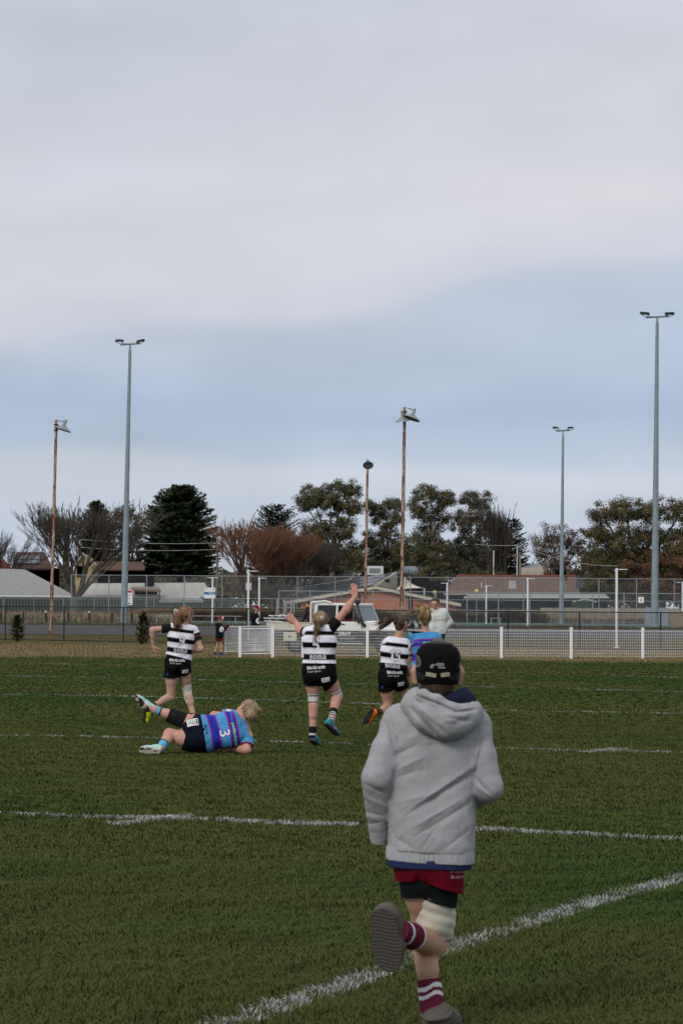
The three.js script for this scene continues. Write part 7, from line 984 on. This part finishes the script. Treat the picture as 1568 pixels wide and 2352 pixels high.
{ // boy holding the gate
  const Z = 83.0, base = onGround(503, Z), o = person('boy in dark jumper and maroon cap holding the open gate', base, 'people in maroon caps'), A = (x, y, dz = 0) => at(470.4 + x * .2, 1348.5 + y * .2, Z + dz).sub(base);
  const J = { head: A(185, 372), shL: A(176, 444, -.12), shR: A(160, 440, .13), elL: A(212, 492, -.14), wrL: A(258, 452, -.02), elR: A(196, 500, .14), wrR: A(240, 480, .16), hipL: A(172, 578, -.07), hipR: A(164, 576, .07), knL: A(190, 672, -.07), anL: A(190, 764, -.06), knR: A(146, 676, .07), anR: A(112, 770, .05) };
  for (const s of ['L', 'R']) { J['an' + s].y = .075; J['he' + s] = J['an' + s].clone().setY(.012).add(V(-.05, 0, 0)); J['to' + s] = J['an' + s].clone().setY(.012).add(V(.17, 0, 0)); }
  const fx = (q) => q, sk = skeleton({ ...J, shL: J.shR, shR: J.shL, elL: J.elR, elR: J.elL, wrL: J.wrR, wrR: J.wrL, hipL: J.hipR, hipR: J.hipL, knL: J.knR, knR: J.knL, anL: J.anR, anR: J.anL, heL: J.heR, heR: J.heL, toL: J.toR, toR: J.toL }, .78, { leg: .95 }), hd = headBones(J.head, V(1, -.05, -.25), V(0, 1, 0), .92);
  bodyMesh(o, sk, hd, [handBones(J.wrL, V(1, .0, 0), V(0, -1, 0), 1, .8, .85), handBones(J.wrR, V(1, .1, 0), V(0, -1, 0), -1, .8, .85)], tan, .014, { handCell: .007, headCell: .007 });
  hoodieMesh(o, sk, [.012, .013, .017], { hem: -.03, mat: fabric({ map: clubBack('#111318'), roughness: .9 }), frame: { C: lerpV(sk.hipM, sk.shM, .5), R: V(.9, 0, -.4).normalize(), U: V(0, 1, 0), F: V(.4, 0, -.9).normalize(), w: .5, h: .6 } });
  shortsMesh(o, sk, .5, .5, { color: (x, y, z) => (fbm(x * 12, y * 12, z * 12, 2) > .62 ? [.05, .02, .03] : [.16, .014, .03]), mat: vcMat, cell: .011, top: .08 });
  capOn(o, hd, [.22, .016, .03], [.66, .66, .68]); const sc = (t) => (t < .3 ? [.6, .58, .6] : [.12, .014, .03]);
  for (const s of ['L', 'R']) { band(o, 'sock', lerpV(J['kn' + s], J['an' + s], .62), lerpV(J['kn' + s], J['an' + s], 1.05), 0, 1, .043, .040, { color: sc, cell: .009 }); plainShoe(o, J['an' + s], J['he' + s], J['to' + s], [.05, .08, .13]); }
}
{ // man walking behind the gate
  const Z = 91, base = onGround(586, Z), o = person('man in dark tracksuit top and maroon cap walking behind the open gate', base, 'people in maroon caps'), A = (x, y, dz = 0) => at(470.4 + x * .2, 1348.5 + y * .2, Z + dz).sub(base);
  const J = { head: A(597, 254), shR: A(596, 330, -.16), shL: A(566, 326, .17), elR: A(600, 420, -.22), wrR: A(628, 490, -.14), elL: A(580, 416, .22), wrL: A(610, 490, .2), hipR: A(585, 500, -.09), hipL: A(575, 498, .09), knR: A(600, 620, -.09), anR: A(560, 735, -.08), knL: A(570, 625, .09), anL: A(625, 738, .08) };
  for (const s of ['L', 'R']) { J['an' + s].y = .085; J['he' + s] = J['an' + s].clone().setY(.012).add(V(-.06, 0, 0)); J['to' + s] = J['an' + s].clone().setY(.012).add(V(.2, 0, 0)); }
  const sk = skeleton(J, 1.05, {}), hd = headBones(J.head, V(1, -.02, -.25), V(0, 1, 0), 1.04);
  bodyMesh(o, sk, hd, [handBones(J.wrL, V(.3, -1, 0), V(0, 0, -1), 1, .6, 1), handBones(J.wrR, V(.3, -1, 0), V(0, 0, 1), -1, .6, 1)], tan, .014, { handCell: .007, headCell: .007 });
  hoodieMesh(o, sk, [.010, .011, .016], { hem: -.06, mat: fabric({ map: clubBack('#0f1118'), roughness: .9 }), frame: { C: lerpV(sk.hipM, sk.shM, .5), R: V(.92, 0, -.38).normalize(), U: V(0, 1, 0), F: V(.38, 0, -.92).normalize(), w: .62, h: .66 } });
  capOn(o, hd, [.20, .015, .022]); shortsMesh(o, sk, .55, .55, { color: () => [.15, .014, .03], mat: vcMat, cell: .012, top: .08 });
  for (const s of ['L', 'R']) { band(o, 'sock', lerpV(J['kn' + s], J['an' + s], .55), lerpV(J['kn' + s], J['an' + s], 1.03), 0, 1, .052, .046, { color: () => [.6, .6, .6], cell: .010 }); plainShoe(o, J['an' + s], J['he' + s], J['to' + s], [.5, .5, .5]); }
}
{ // driver in the ute
  const rot = -.38, base = onGround(792, 87.2).add(V(.02, 1.02, .38).applyAxisAngle(V(0, 1, 0), rot)), o = person('driver in maroon top sitting in the ute cab', base), L = (x, y, z) => V(x, y, z).applyAxisAngle(V(0, 1, 0), rot);
  const J = { head: L(.16, .60, 0), shL: L(.03, .38, -.17), shR: L(.03, .38, .17), elL: L(.20, .16, -.22), wrL: L(.42, .24, -.12), elR: L(.20, .16, .22), wrR: L(.42, .22, .10), hipL: L(.0, -.06, -.08), hipR: L(.0, -.06, .08), knL: L(.40, -.02, -.10), anL: L(.55, -.30, -.10), knR: L(.40, -.02, .10), anR: L(.55, -.30, .10) };
  const sk = skeleton(J, .98, {}), hd = headBones(J.head, L(1, -.05, .35), V(0, 1, 0)); bodyMesh(o, sk, hd, [handBones(J.wrL, L(1, .3, .2), V(0, -1, 0), 1, .9, 1), handBones(J.wrR, L(1, .3, -.2), V(0, -1, 0), -1, .9, 1)], [.30, .17, .12], .014, { handCell: .007, headCell: .008 });
  hair(o, hd, [], [.015, .012, .01], [.03, .024, .02], { rough: .004, cell: .010 });
  part('jumper', skinMesh([...sk.torso, ...sk.neck.slice(1), B(J.shR, J.elR, .062, .055, .04), B(J.elR, J.wrR, .055, .04, .03), B(J.shL, J.elL, .062, .055, .04), B(J.elL, J.wrL, .055, .04, .03)], .012, { inflate: .016, color: (x, y, z) => { const q = V(x, y, z).sub(J.shR), n = J.elR.clone().sub(J.shR).normalize(), t = q.dot(n); return t > .03 && t < .18 && q.dot(L(.5, .6, .6)) > .04 ? [.5, .48, .5] : [.075, .012, .025]; } }), vcMat, o);
  part('trousers', skinMesh([...sk.torso.slice(6, 10), B(J.hipL, J.knL, .09, .07, .04), B(J.knL, J.anL, .07, .05, .03), B(J.hipR, J.knR, .09, .07, .04), B(J.knR, J.anR, .07, .05, .03)], .015, { inflate: .01 }), M(.02, .02, .024), o);
}
shade(scene);
renderer.render(scene, camera);
